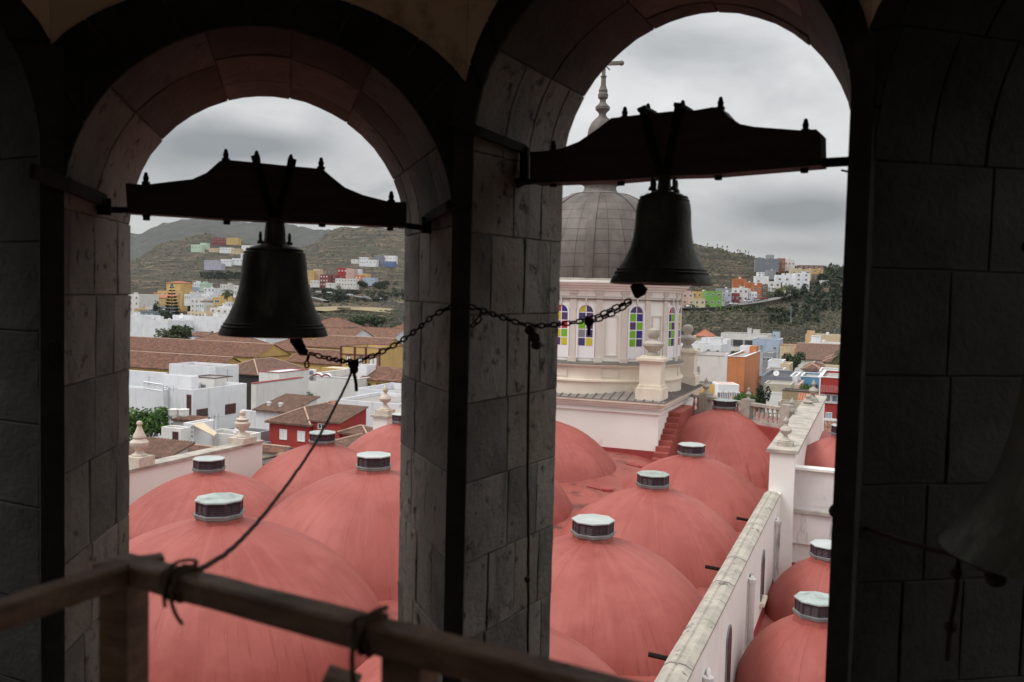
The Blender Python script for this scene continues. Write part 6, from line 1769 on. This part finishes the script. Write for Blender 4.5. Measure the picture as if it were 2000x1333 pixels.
house('long ochre house with dark doors under a tiled roof', 790, 746, 146, ul=704, wd=5, wall=YE2, roof='shed', rmat=M_tile, rise=.36,
      win=[('f', 'at', .18, 1.9, 1.1, 2.4, M_wood, M_glass_far), ('f', 'at', .42, 1.8, 1.0, 2.4, M_wood, M_glass_far), ('f', 'at', .66, 1.9, 1.0, 2.6, M_wood, M_glass_far)])
house('peach parapet wall above the ochre long house', 790, 722, 158, ul=712, wd=3, wall=TA, par=.3)
house('ochre wall strip with pale flat roof under the yellow building', 672, 721, 172, ul=628, ur=694, wall=YE2, rmat=mat('pale_roof', (.55, .52, .46), None, .5), par=.1)
# convent roofs, long ranges
house('long brown tiled range across the far left, upper of two', 500, 698, 235, ul=180, wd=15, wall=YE2, roof='gable_w', rise=.42, rmat=M_tile)
house('long brown tiled range across the far left, lower one nearer the white houses', 415, 727, 180, ul=180, wd=12, wall=YE2, roof='gable_w', rise=.45, rmat=M_tile)
house('tiled cloister range with dark gallery below its eave', 504, 732, 165, ul=421, ur=600, wall=mat('gallery_shade', (.035, .03, .028), None, 1, .9), roof='hip', rise=.45, rmat=M_tile2)  # near-black wall colour stands in for shade inside the open gallery
house('tiled range right of the cloister', 690, 714, 205, ul=560, wd=13, wall=YE2, roof='gable_w', rise=.42, rmat=M_tile)
house('small yellow-walled house with hipped roof above the long ranges', 463, 679, 262, ul=350, wd=17, wall=YE, roof='hip', rise=.46, rmat=M_tile, win=[('f', 'at', .52, 1.1, 1.9, 1.3, M_wood, M_wood), ('f', 'at', .84, 1.1, 1.9, 1.3, M_wood, M_wood)])
house('tiled hip roof behind the left bell clapper', 620, 689, 262, ul=500, wd=16, wall=YE2, roof='hip', rise=.42, rmat=M_tile)
house('wide tiled range with yellow gable between clapper and yellow building', 745, 684, 245, ul=600, wd=14, wall=YE2, roof='gable_w', rise=.42, rmat=M_tile)
house('tiled range behind the yellow building, right side', 800, 700, 215, ul=738, wd=16, wall=YE2, roof='hip', rise=.45, rmat=M_tile)
house('white house with two dark windows under a low tiled roof', 686, 660, 300, ul=608, wd=14, wall=WH, roof='gable_w', rise=.40, rmat=M_tile, win=[('f', 'at', .42, 1.7, 1.1, 1.8, M_frw, M_glass_far), ('f', 'at', .80, 1.7, 1.1, 1.8, M_frw, M_glass_far)])
house('long tiled range right of the white two-window house', 760, 668, 310, ul=672, wd=20, wall=WH, roof='gable_w', rise=.44, rmat=M_tile)
house('white house with pyramid tiled roof at the edge of the middle pier', 800, 650, 330, ul=750, wd=15, wall=WH, roof='hip', rise=.55, rmat=M_tile, win=[('f', 'at', .62, 2.5, 1.3, 1.8)])
house('tiled house behind the lip of the left bell', 672, 640, 350, ul=600, wd=14, wall=WH2, roof='hip', rise=.5, rmat=M_tile)
house('yellow wall block behind the left clapper', 612, 662, 290, ul=585, wd=6, wall=YE2, par=.2)
house('low tiled roof under the warehouses at far left', 300, 690, 268, ul=200, wd=10, wall=WH, roof='gable_w', rise=.4, rmat=M_tile)
house('small white box house in front of the dark tree', 312, 674, 285, ul=273, wd=9, wall=WH, par=.4)
# warehouses
house('white warehouse wall with one small window at far left', 327, 627, 345, ul=262, wd=14, wall=WH, win=[('f', 'at', .68, 4.0, 1.3, 1.8), ], par=.3)
house('taller white end of the far left warehouse', 277, 617, 350, ul=240, wd=10, wall=WH, par=.3)
house('long white warehouse behind the round tree', 450, 620, 352, ul=337, wd=20, wall=WH, win=[('f', 'at', .70, 6.8, 1.3, 2.2)], par=.5)
house('lower pale wing right of the long warehouse, behind the bell', 520, 634, 345, ul=440, wd=14, wall=WH, par=.4)
house('small white building with red tiled roof before the long warehouse', 398, 657, 320, ul=370, wd=8, wall=WH, roof='gable_w', rmat=M_tile, rise=.3)
house('row of cream garages on the warehouse roof line', 402, 610, 372, ul=366, wd=8, wall=CR, win=[('f', 'grid', 5, 1, 1.0, 1.6, 1.4, 1)], par=.3)
house('white modern house with stair and balconies above the warehouse', 457, 603, 380, ul=410, wd=10, wall=WH2, win=[('f', 'grid', 4, 2, 1.3, 1.2, 1.4, 3.0)], par=.4)
house('white upper storey of the balcony house', 455, 600, 388, ul=425, wd=7, wall=WH, hgt=8, win=[('f', 'grid', 3, 1, 1.2, 1.3, 1.5, 1)], par=.3)
house('dark steel frame building beside the conifers', 302, 608, 378, ul=270, wd=10, wall=GY2, win=[('f', 'grid', 3, 1, 2.0, 2.6, 2.0, 1, M_glass_far, BL)], par=.3)
house('cream house end at the very left edge of the arch', 272, 575, 470, ul=240, wd=14, wall=WH2, win=[('f', 'grid', 3, 3, 1.2, 1.4, 2.0, 3.1)], par=.4)
house('yellow house with tower room, tallest of the yellow group', 352, 553, 560, ul=325, wd=11, wall=YE, win=[('f', 'at', .4, 2.0, 3.4, 1.5), ('f', 'grid', 3, 2, 1.3, 1.3, 5.3, 3)], roof='hip', rmat=M_tile3, rise=.2)
house('wide yellow house with white lower floor below the tower room', 356, 569, 545, ul=308, wd=14, wall=YE, win=[('f', 'grid', 5, 2, 1.3, 1.4, 1.8, 3.2)], par=.5)
house('yellow house with red-brown roof left of the araucaria', 322, 582, 520, ul=291, wd=12, wall=YE, win=[('f', 'grid', 3, 2, 1.4, 1.4, 2.0, 3.2)], roof='shed', rmat=M_tile3, rise=.15)
house('low orange-yellow house behind the dark conifer', 302, 594, 500, ul=277, wd=10, wall=YE2, win=[('f', 'grid', 2, 1, 1.3, 1.3, 1.8, 3)], par=.4)
house('pink house stack left of the yellow group', 296, 582, 540, ul=268, wd=12, wall=PI, win=[('f', 'grid', 3, 2, 1.1, 1.2, 1.8, 3)], par=.4)
house('white house right of the yellow tower house', 374, 571, 550, ul=353, wd=12, wall=WH, win=[('f', 'grid', 3, 2, 1.2, 1.3, 2.0, 3)], par=.5)
house('white house with outside stair, below the dry field', 397, 583, 500, ul=372, wd=10, wall=WH2, win=[('f', 'grid', 3, 3, 1.1, 1.2, 1.8, 2.8)], par=.4)
house('brown bare-block house between the white and yellow houses', 410, 588, 495, ul=394, wd=9, wall=W('wall_brown', (.26, .21, .17)), win=[('f', 'grid', 2, 1, 1.1, 1.2, 2, 3)], par=.3)
house('solitary yellow house with wide window beside the palm', 453, 582, 480, ul=416, wd=12, wall=YE, win=[('f', 'at', .22, 2.2, 3.4, 1.5), ('f', 'at', .2, 4.6, 2.6, .8), ('f', 'at', .75, 2.4, 1.2, 1.3)], par=.5)
house('white house with small windows above the bare-block house', 410, 575, 530, ul=394, wd=8, wall=WH, win=[('f', 'grid', 3, 1, 1.1, 1.1, 1.8, 3)], par=.4)
house('grey-blue shed above the white houses', 372, 561, 600, ul=350, wd=8, wall=BL, par=.3)
house('white house fragment at the edge of the left bell', 474, 558, 620, ul=456, wd=10, wall=WH2, win=[('f', 'grid', 2, 2, 1.2, 1.3, 1.8, 3)], par=.4)
house('pale house below the fragment, touching the bell outline', 480, 578, 520, ul=455, wd=10, wall=WH, win=[('f', 'grid', 3, 2, 1.1, 1.2, 1.6, 2.8)], par=.4)
# houses high on the left hill (hgt measured downwards)
def hh(label, u0, u1, v0, v1, Y, wall, cols=3, rows=2, wd=10, **k):
    H = (v1 - v0) / FPX * Y
    wmat = k.pop('wm', (M_frw, M_glass_far))
    sz = min(1.5, (u1 - u0) / FPX * Y / cols * .42)
    return house(label, u1, v0, Y, ul=u0, wd=wd, wall=wall, hgt=H + 3, par=.35, az=k.pop('az', 10), win=[('f', 'grid', cols, rows, sz, min(1.4, H / rows * .42), H / rows * .5, H / rows) + wmat], group='houses on the hills' if k.pop('g', 0) else None, **k)
hh('mint green house alone on the left of the upper hill row', 373, 393, 478, 489, 1250, MI, 3, 1); hh('small mint annex right of the mint house', 391, 403, 475, 484, 1260, MI, 2, 1)
hh('maroon house cluster highest on the hill', 413, 442, 465, 475, 1350, MA, 5, 2); hh('yellow house right of the maroon one, highest on the hill', 442, 465, 465, 475, 1340, YE, 4, 1)
hh('long white house below the maroon and yellow pair', 429, 451, 484, 491, 1230, WH, 4, 1); hh('low yellow house beside the long white one', 451, 468, 486, 493, 1220, CR, 3, 1)
hh('white house with red roof edge above the left bell shoulder', 472, 500, 480, 487, 1230, WH, 4, 1); hh('white house tucked against the bell shoulder', 470, 480, 495, 504, 1190, WH, 1, 1)
hh('lavender house with pale roof edge', 399, 422, 509, 523, 1060, LV, 3, 2, rim=WH2); hh('lavender garage with dark door', 421, 432, 515, 523, 1055, LV, 1, 1)
hh('white house with small windows right of the lavender house', 431, 452, 507, 516, 1070, WH, 4, 1); hh('white wide house touching the bell, on the lavender row', 453, 475, 505, 514, 1070, WH, 3, 1)
hh('small white barn roof on the upper hill, between mint and white houses', 408, 424, 485, 489, 1240, CR, 2, 1)
hh('orange-yellow house at the right edge of the left bell', 598, 613, 529, 551, 900, YE, 2, 3); hh('cream house right of the orange-yellow one', 612, 624, 526, 556, 905, CR, 2, 3); hh('low white house under the cream one', 606, 624, 548, 556, 880, WH2, 3, 1)
hh('maroon house with white dotted windows, left of the hillside cluster', 625, 641, 537, 560, 880, MA, 3, 3, wm=(M_frw, M_frw)); hh('pink-topped maroon house in the middle of the cluster', 638, 655, 537, 553, 890, MA, 3, 2)
hh('red house of the cluster with white windows, tallest', 659, 678, 524, 546, 930, RE, 3, 2, wm=(M_frw, M_frw)); hh('dull red house below the tallest red one', 650, 668, 538, 550, 900, RE, 3, 1, wm=(M_frw, M_frw))
hh('grey-white long house along the front of the cluster', 655, 695, 545, 560, 870, WH2, 7, 2); hh('pink-grey block behind the long house', 676, 691, 525, 544, 925, PI, 1, 1); hh('white cubic house with flat roof at the top of the cluster', 688, 702, 526, 536, 935, WH, 1, 1)
hh('orange house at the right of the cluster', 693, 706, 538, 548, 890, OR, 2, 1, wm=(M_frw, M_frw)); hh('bright yellow-orange house behind the pale blue one', 705, 718, 535, 545, 900, YE2, 1, 1); hh('pale blue house at the right end of the cluster', 708, 732, 543, 553, 880, BL, 2, 1); hh('low rendered wall under the maroon house', 636, 655, 553, 560, 865, WH2, 1, 1)
hh('white house with yellow panel on the right upper slope', 702, 715, 503, 516, 1080, WH, 3, 2); hh('lower white wing of the upper slope house', 714, 735, 508, 517, 1075, WH, 3, 1); hh('dark green shed between the white upper slope houses', 731, 749, 500, 514, 1085, GY2, 1, 1, rim=M_frw); hh('white house with blue ground floor on the right upper slope', 749, 772, 500, 511, 1085, WH, 4, 1); hh('strong blue ground floor of the right upper slope house', 749, 770, 511, 517, 1075, BL3, 3, 1)
hh('tiny white hut left of the upper slope houses', 686, 698, 507, 511, 1100, WH2, 1, 1)
# ------------------------------------------------------------ right window: hill
hh('pink house at the left end of the hillside row, by the drum', 1332, 1355, 572, 597, 452, PI, 2, 2); hh('cream-yellow house left of the lime green house', 1353, 1380, 570, 596, 458, YE2, 3, 2); hh('small peach house front below the cream-yellow house', 1345, 1378, 583, 600, 448, CR, 3, 1)
hh('lime green three-storey house', 1374, 1410, 569, 598, 452, GN, 3, 2); hh('lavender-grey house right of the lime green house', 1409, 1429, 571, 596, 466, LV, 2, 2); hh('dark red narrow house in the row', 1428, 1445, 573, 592, 472, MA, 2, 1)
hh('grey flat house above the lavender one', 1400, 1432, 564, 576, 500, GY, 2, 1); hh('white house with bay windows under the orange terrace', 1432, 1462, 563, 590, 478, WH2, 3, 2); hh('cream house with round top beside the bay house', 1444, 1466, 564, 584, 484, CR, 2, 2); hh('small white house with blue windows', 1463, 1479, 570, 583, 480, WH, 3, 1, wm=(M_frw, BL3))
hh('upper part of the orange stepped terrace', 1432, 1458, 545, 575, 520, OR2, 1, 1); hh('middle part of the orange stepped terrace', 1455, 1474, 552, 582, 510, OR2, 1, 1); hh('lower right part of the orange stepped terrace', 1470, 1488, 558, 585, 500, OR2, 2, 2)
hh('white stepped house above the orange terrace', 1475, 1502, 540, 560, 545, WH, 2, 1); hh('white house with orange roof room', 1490, 1525, 550, 578, 520, WH2, 3, 2); hh('brown narrow house right of the orange terrace', 1488, 1500, 556, 580, 512, W('wall_brown2', (.20, .15, .12)), 1, 2)
hh('large white house below the hilltop', 1516, 1560, 538, 555, 560, WH, 3, 1); hh('white wing with dark windows at the right of the large white house', 1553, 1582, 534, 560, 555, WH, 2, 3); hh('cream house behind the large white house', 1545, 1585, 527, 540, 590, CR, 3, 1)
hh('blue-grey hilltop building with long blank wall', 1476, 1522, 506, 524, 640, GY2, 1, 1); hh('grey roof tower of the hilltop building', 1498, 1512, 498, 512, 650, GY, 1, 1); hh('rust red house beside the hilltop building', 1519, 1534, 505, 527, 645, W('wall_rust', (.34, .13, .08)), 2, 2); hh('white upper house right of the rust red house', 1532, 1553, 509, 522, 655, WH2, 3, 1)
hh('brown-roofed house on the crest', 1560, 1610, 519, 528, 650, W('wall_umber', (.22, .12, .09)), 5, 1); hh('amber house wall under the brown-roofed crest house', 1575, 1608, 526, 534, 635, YE2, 3, 1)
# ------------------------------------------------------------ right window: town
house('pale blue building with white tower corner', 1522, 664, 300, ul=1470, wd=14, wall=BL, win=[('f', 'at', .35, 3.0, 1.1, 2.2, BL, GY), ('f', 'at', .84, 3.0, 1.0, 1.0), ('f', 'at', .83, 6.8, 1.0, 1.0)], par=.4, rim=WH)
house('little white stair tower on the pale blue building', 1522, 649, 303, ul=1509, wd=4, wall=BL, hgt=6, par=.2, win=[('f', 'at', .3, 1.3, .7, .9)])
house('long grey-white slab roof over a deep shaded terrace', 1500, 654, 325, ul=1408, wd=14, wall=WH2, par=.3, rmat=M_flatd, win=[('f', 'grid', 4, 1, 4.0, 2.6, 3.6, 1, GY2, M_glass_far, 0)])
house('cream hut with pyramid tile roof behind the ball urn', 1390, 657, 290, ul=1358, wd=6, wall=CR, roof='hip', rmat=M_tile3, rise=.75, win=[('f', 'at', .45, 1.0, 1.0, .8)])
house('small bright green shed on the skyline of the town', 1409, 662, 335, ul=1394, wd=4, wall=mat('green_shed', (.05, .35, .22), None, 1), par=.1)
house('white two-storey house with dark windows below the cream hut', 1408, 674, 235, ul=1345, wd=12, wall=WH, win=[('f', 'at', .30, 1.9, .9, 1.3, GY, GY2), ('f', 'at', .62, 2.0, .9, 1.3, GY, GY2), ('f', 'at', .90, 2.5, .8, 1.9, M_wood, M_wood)], par=.3)
house('white roof rooms on the two-storey house', 1420, 664, 245, ul=1396, wd=8, wall=WH, par=.3)
house('white roof room left of the roof garden', 1392, 661, 250, ul=1370, wd=7, wall=WH, par=.3)
house('white house block with grey eave behind the ball urn pedestal', 1425, 697, 175, ul=1352, wd=15, wall=WH2, win=[('f', 'at', .12, 3.2, 1.4, 1.8, GY, GY)], par=.3, rim=M_flat)
house('plain orange block with blank walls', 1455, 698, 150, ul=1421, ur=1485, wall=OR, par=.3, rim=WH)
house('orange chimney-like stair tower on the orange block', 1477, 677, 165, ul=1464, wd=4, wall=OR, par=.1, hgt=6)
house('white penthouse on the orange block', 1464, 677, 168, ul=1445, wd=5, wall=WH, par=.15, hgt=5)
house('white wall with small green roof garden', 1445, 692, 172, ul=1416, wd=3, wall=WH, par=.4)
house('amber yellow house with a dark roof behind the balustrade', 1403, 752, 130, ul=1350, wd=5, wall=YE, rmat=M_flatd, par=.05)
house('white glazed balcony wing of the amber house', 1444, 752, 128, ul=1403, wd=4, wall=WH, az=0, rmat=PI, par=.1, win=[('f', 'grid', 4, 1, 1.1, 2.3, 2.2, 1, M_frw, GY2)])
house('dark grey curved-roof house behind the garage', 1545, 737, 140, ul=1487, wd=14, wall=GY2, rmat=M_flatd, par=.5)
house('white gable wall right of the dark roof', 1556, 735, 141, ul=1543, wd=10, wall=WH, par=.2)
house('cream house with a big white garage door', 1545, 752, 128, ul=1492, wd=6, wall=W('wall_sand', (.46, .42, .33)), par=.2, win=[('f', 'at', .42, 2.8, 2.5, 3.2, M_frw, M_frw, 0)])
house('white house with skylights behind the dark roof', 1530, 722, 165, ul=1496, wd=6, wall=WH2, par=.3, rmat=M_flatd)
house('olive tan wall with dark top rail', 1608, 768, 120, ul=1528, wd=3, wall=W('wall_olive', (.38, .32, .19)), par=.2, rim=M_flatd)
house('blue shop front with maroon shutters and white bands', 1600, 738, 150, ul=1563, wd=10, wall=BL2, win=[('f', 'at', .30, 2.4, 1.1, 2.6, BL3, M_wood), ('f', 'at', .80, 2.4, 1.1, 2.6, BL3, M_wood)], rim=WH, par=.3)
house('white house with brown balcony under tiled roof', 1603, 722, 172, ul=1568, wd=12, wall=WH2, roof='hip', rmat=M_tile, rise=.5, win=[('f', 'at', .45, .9, 2.6, .9, M_wood, M_wood)])
house('white stepped roof rooms above the red building', 1665, 727, 160, ul=1600, wd=9, wall=WH, win=[('f', 'at', .12, 1.5, 1.0, 1.7)], par=.2)
house('brown tiled roof at the pier edge, above the white roof rooms', 1680, 710, 205, ul=1608, wd=16, wall=CR, roof='hip', rmat=M_tile, rise=.5)
house('long brown tiled roof behind the round green tree', 1660, 706, 235, ul=1552, wd=22, wall=WH2, roof='gable_w', rmat=M_tile2, rise=.35)
hr = house('deep red building with white edge and strip windows', 1690, 742, 104, ul=1601, wd=12, wall=RE, par=.3, rim=M_frw, win=[('f', 'at', .14, 2.5, 1.35, .9, M_frw, GY2, 1), ('f', 'at', .41, 2.5, 1.35, .9, M_frw, GY2, 1), ('f', 'at', .72, 2.5, 1.35, .9, M_frw, GY2, 1), ('f', 'at', .24, 4.7, .75, .95, M_frw, BL)])
m = MB(); m.fbox(V((hr.c.x, hr.c.y, 0)), hr.fr, -hr.sd, ZU, -hr.w - .02, 0, 0, .12, hr.top - 3.1, hr.top - 3.0); m.fbox(V((hr.c.x, hr.c.y, 0)), hr.fr, -hr.sd, ZU, -hr.w - .02, -hr.w + .14, 0, .12, hr.top - 9, hr.top); obj('white_band', m, M_frw, hr.t)
m = MB(); q0 = V((hr.c.x, hr.c.y, 0)) - hr.fr * hr.w - hr.sd * .15
tiles(m, [q0 + ZU * (hr.top - 1.75) - hr.sd * .4 + hr.fr * .2, q0 + hr.fr * hr.w + ZU * (hr.top - 1.75) - hr.sd * .4, q0 + hr.fr * hr.w + ZU * (hr.top - .9), q0 + ZU * (hr.top - .9) + hr.fr * .2], .3, .05)
obj('tile_canopy', m, mat('dark_red_tile', (.26, .05, .045), (.30, .08, .07), 2, .8), hr.t)
house('low tiled roof with white rim beside the chapel dome', 1665, 851, 75, ul=1587, wd=2.2, wall=WH, roof='shed', rmat=M_tile, rise=.35)
house('cream house with three openings right of the pale blue building', 1554, 676, 290, ul=1523, wd=12, wall=CR, win=[('f', 'at', .18, 4.6, 1.0, 1.0), ('f', 'at', .45, 4.4, .8, 1.0), ('f', 'at', .80, 4.6, 1.3, 2.2, GY, GY)], par=.4, rim=M_tile3)
house('small orange house beside the cream one', 1574, 681, 285, ul=1552, wd=9, wall=OR, win=[('f', 'at', .3, 1.6, 1.0, 1.3)], par=.3)
house('sand yellow apartment house behind the white block', 1648, 656, 300, ul=1573, wd=14, wall=CR, win=[('f', 'at', .75, 3.2, 2.4, 1.2)], par=.4)
house('sand coloured roof room on the apartment house', 1590, 647, 303, ul=1576, wd=5, wall=TA, par=.3, hgt=5)
house('large white block below the sand yellow apartments', 1640, 672, 262, ul=1580, wd=12, wall=WH, par=.3)
house('orange low wall under the white block', 1650, 692, 245, ul=1556, wd=4, wall=TA, par=.3)
house('white and maroon houses left of the drum urns', 1372, 668, 265, ul=1330, wd=8, wall=WH, par=.3)
house('white rooftop wall above the tiled house fronts', 1640, 716, 180, ul=1605, wd=4, wall=CR, par=.2)
house('small brown tiled roofs below the blue shop front', 1598, 795, 112, ul=1560, wd=4, wall=PI, roof='shed', rmat=M_tile3, rise=.3)
house('ochre terrace wall behind the transept finials', 1600, 790, 108, ul=1520, wd=3, wall=W('wall_sand', (.46, .42, .33)), par=.3)
# filler houses deeper in the streets, between the named ones
rnd = random.Random(4)
for (u, v, Y, lb, wl_, mt, rf) in [(560, 905, 100, 'low brown roof hidden in the street behind the red house', 12, WH2, 'hip'), 
        (1440, 790, 118, 'low pink wall behind the balustrade', 10, PI, 'flat'), (1640, 842, 90, 'low yard roof at the foot of the red building', 8, WH2, 'flat'), (1340, 720, 200, 'pale house hidden behind the drum', 20, WH2, 'flat'),
        (780, 790, 105, 'low white house beside the middle pier', 9, WH, 'flat')]:
    house(lb, u, v, Y, wl=wl_, wd=10, wall=mt, roof=rf)
# smaller houses that fill the slopes
rnd = random.Random(77)
FILL = [('small white house low on the far left slope, above the garages', 385, 398, 592, 604, 455, WH), ('narrow cream house between the balcony house and the solitary yellow house', 404, 417, 596, 606, 440, CR),
 ('small grey house at the foot of the araucaria', 312, 326, 598, 610, 430, GY), ('low white house left of the araucaria foot', 284, 300, 600, 612, 425, WH2), ('tiny white house above the pale edge house', 462, 474, 568, 577, 560, WH),
 ('white strip house behind the stair house', 360, 372, 575, 588, 520, WH), ('long low white house under the dry field, left of the palm', 398, 420, 563, 571, 620, WH), ('small terracotta house above the yellow tower group', 300, 312, 571, 583, 590, OR),
 ('beige house behind the pink stack', 262, 276, 590, 606, 500, CR), ('small ochre house at the left foot of the slope', 262, 280, 604, 616, 440, YE2), ('white cube house above the grey-blue shed', 376, 388, 552, 561, 660, WH),
 ('pale green small house right of the grey-blue shed', 390, 402, 553, 562, 655, MI), ('white house on the slope above the palm', 430, 446, 556, 565, 650, WH2), ('grey wall house under the bell flank', 440, 456, 590, 602, 450, WH2)]
for lb, u0, u1, v0, v1, Y, mt in FILL: hh(lb, u0, u1, v0, v1, Y, mt, 3, 1)
FILR = [('small white house squeezed between the green and lavender houses', 1406, 1416, 578, 590, 456, WH2), ('tiny pink house under the orange terrace', 1446, 1456, 574, 585, 492, PI), ('white house beside the first street palm', 1500, 1512, 560, 574, 520, WH),
 ('cream house between the street palms', 1522, 1536, 562, 576, 512, CR), ('white narrow house above the street palms', 1532, 1546, 552, 566, 540, WH), ('grey house under the hilltop building', 1498, 1516, 528, 538, 610, GY),
 ('small white house below the hilltop building', 1480, 1494, 532, 541, 590, WH), ('brown house behind the woodland edge', 1582, 1596, 536, 546, 600, W('wall_brown2', (.20, .15, .12))), ('white house half lost in the woodland', 1604, 1618, 548, 557, 590, WH2)]
for lb, u0, u1, v0, v1, Y, mt in FILR: hh(lb, u0, u1, v0, v1, Y, mt, 2, 2)
TWR = [('white flat house beyond the dark roof, under the pale blue building', 1500, 1528, 706, 716, 205, WH), ('low cream house left of the round green tree', 1524, 1542, 712, 724, 190, CR), ('pink flat house between blue shop and olive wall', 1538, 1562, 752, 764, 135, PI),
 ('small white house below the sand apartments', 1556, 1580, 690, 700, 262, WH), ('grey house behind the orange block', 1490, 1510, 690, 700, 240, GY), ('white house right of the small orange house', 1566, 1590, 676, 688, 292, WH2),
 ('low brown block in the gap beside the red building', 1580, 1602, 772, 784, 125, W('wall_sand', (.46, .42, .33)))]
for lb, u0, u1, v0, v1, Y, mt in TWR: house(lb, u1, v0, Y, ul=u0, wd=9, wall=mt, par=.3, win=[('f', 'grid', 3, 1, .8, 1.1, 1.8, 1)])
# ------------------------------------------------------------ trees in town
tree('round dark green tree in front of the white warehouses', 346, 660, 290, 9, 6.2, 5.4, LG, 2600, .55)
tree('small green tree top beside the white warehouse, by the bell', 432, 662, 300, 6, 2.2, 1.8, LG, 500, .35)
tree('dense bright green tree at the far left above the tall urn', 283, 828, 82, 7, 2.6, 2.2, LB, 2600, .20)
tree('round green tree between the pale blue building and the tiled roofs', 1549, 706, 215, 8, 2.9, 2.4, LG, 1500, .30)
tree('low green bush mass beside the orange block', 1462, 777, 112, 3, 2.0, 1.0, LB, 900, .18, nm='bush')
tree('dark climbing plant on the cream garage house', 1492, 770, 110, 4, .9, 2.4, LD, 700, .16, nm='bush')
tree('small potted bush on the white terrace', 605, 775, 128, 1.5, .7, .9, LG, 200, .16, nm='bush')
tree('roof garden bush above the orange block', 1436, 690, 171, 2, 1.4, .8, LG, 220, .22, nm='bush')
tree('small bush at the foot of the blue shop front', 1574, 757, 130, 2, 1.4, .7, LB, 300, .18, nm='bush')
for i, (u, v, lb) in enumerate([(640, 572, 'dark tree left below the maroon houses'), (665, 583, 'broad green tree in the bend of the hill road'), (708, 560, 'dark tree below the long grey-white house'), (742, 560, 'round dark tree alone right of the pale blue house')]):
    tree(lb, u, v - 4, 700 if i == 1 else 850, 8, 7.5 if i in (1, 3) else 5, 4.5, LD, 260, 1.5)
for i, (u, lb) in enumerate([(700, 'first of three shrubs on the dry slope, left one'), (722, 'middle of three shrubs on the dry slope'), (745, 'right of three shrubs on the dry slope')]):
    tree(lb, u, 628 - i * 2, 430, 4, 4.2, 3, LG, 260, .8, nm='bush')
conifer('tall araucaria with separate level branches beside the yellow houses', 336, 553, 640, 400, 4.6, 13, LD)
tree('dark cypress-like tree left of the araucaria', 305, 612, 385, 9, 2.6, 5.4, LD, 700, .5)
tree('dark broad tree between araucaria and warehouse', 322, 616, 375, 9, 3.4, 3.6, LD, 600, .5)
palm('tall palm in front of the yellow house', 444, 569, 455, 8, 3.6, 30)
palm('palm beside the hill road below the cluster', 664, 560, 760, 12, 4, 18)
palm('palm tree at the edge of the right pier', 1652, 690, 190, 9, 3.4, 40)
for i, (u, v) in enumerate([(1503, 572), (1518, 566), (1537, 560), (1549, 566)]):
    palm(['leftmost palm on the right hill street', 'second palm on the right hill street', 'tallest palm on the right hill street, in front of the white house', 'rightmost palm on the right hill street'][i], u, v, 500, 6.5, 3.8, 26, 'palms along the hill street')
rnd = random.Random(12)
for i, (u, lb) in enumerate([(1376, 'leftmost bare skyline tree on the right ridge'), (1394, 'second skyline tree on the ridge'), (1405, 'dark skyline tree, bushiest on the ridge'), (1414, 'thin skyline tree right of the bushy one'), (1434, 'first of the close skyline trees'), (1439, 'second of the close skyline trees'), (1450, 'skyline tree on the falling ridge'), (1456, 'lowest skyline tree on the falling ridge')]):
    x = (u - 1000) / FPX * 748; b = V((x, 748, zt(x, 748)))
    t = thing('skyline_tree', lb, 'tree', b, 'thin trees on the right ridge'); h_ = rnd.uniform(3, 5)
    m = MB(); m.tube([b, b + ZU * h_], [.16, .05], 5); obj('trunk', m, M_trunk, t); obj('crown', leafcloud(b + ZU * h_ * .75, .9, .9, h_ * .3, 26, .4, rnd, 2), LO, t)
# pylon on the right hill
t = thing('utility_pole', 'thin grey pylon on the right hillside slope', 'pole', P(1545, 642, 405)); m = MB(); m.tube([P(1545, 642, 405), P(1545, 597, 405)], [.35, .12], 5); obj('mast', m, M_rim, t)
m = MB()
for v in (600, 605): m.tube([P(1541, v, 405), P(1549, v, 405)], .08, 4)
obj('crossarm', m, M_rim, t)
# ------------------------------------------------------------ haze over the whole place
m = MB(); m.box((0, 1850, 260), (11000, 7000, 526))
HZ = bpy.data.materials.new('haze'); HZ.use_nodes = True; nt_ = HZ.node_tree; nt_.nodes.clear()
o_ = nt_.nodes.new('ShaderNodeOutputMaterial'); v_ = nt_.nodes.new('ShaderNodeVolumePrincipled')
v_.inputs['Color'].default_value = (.86, .88, .90, 1); v_.inputs['Density'].default_value = .00004
nt_.links.new(v_.outputs[0], o_.inputs['Volume'])
tag(obj('haze', m, HZ), kind='stuff')
bpy.context.view_layer.update()
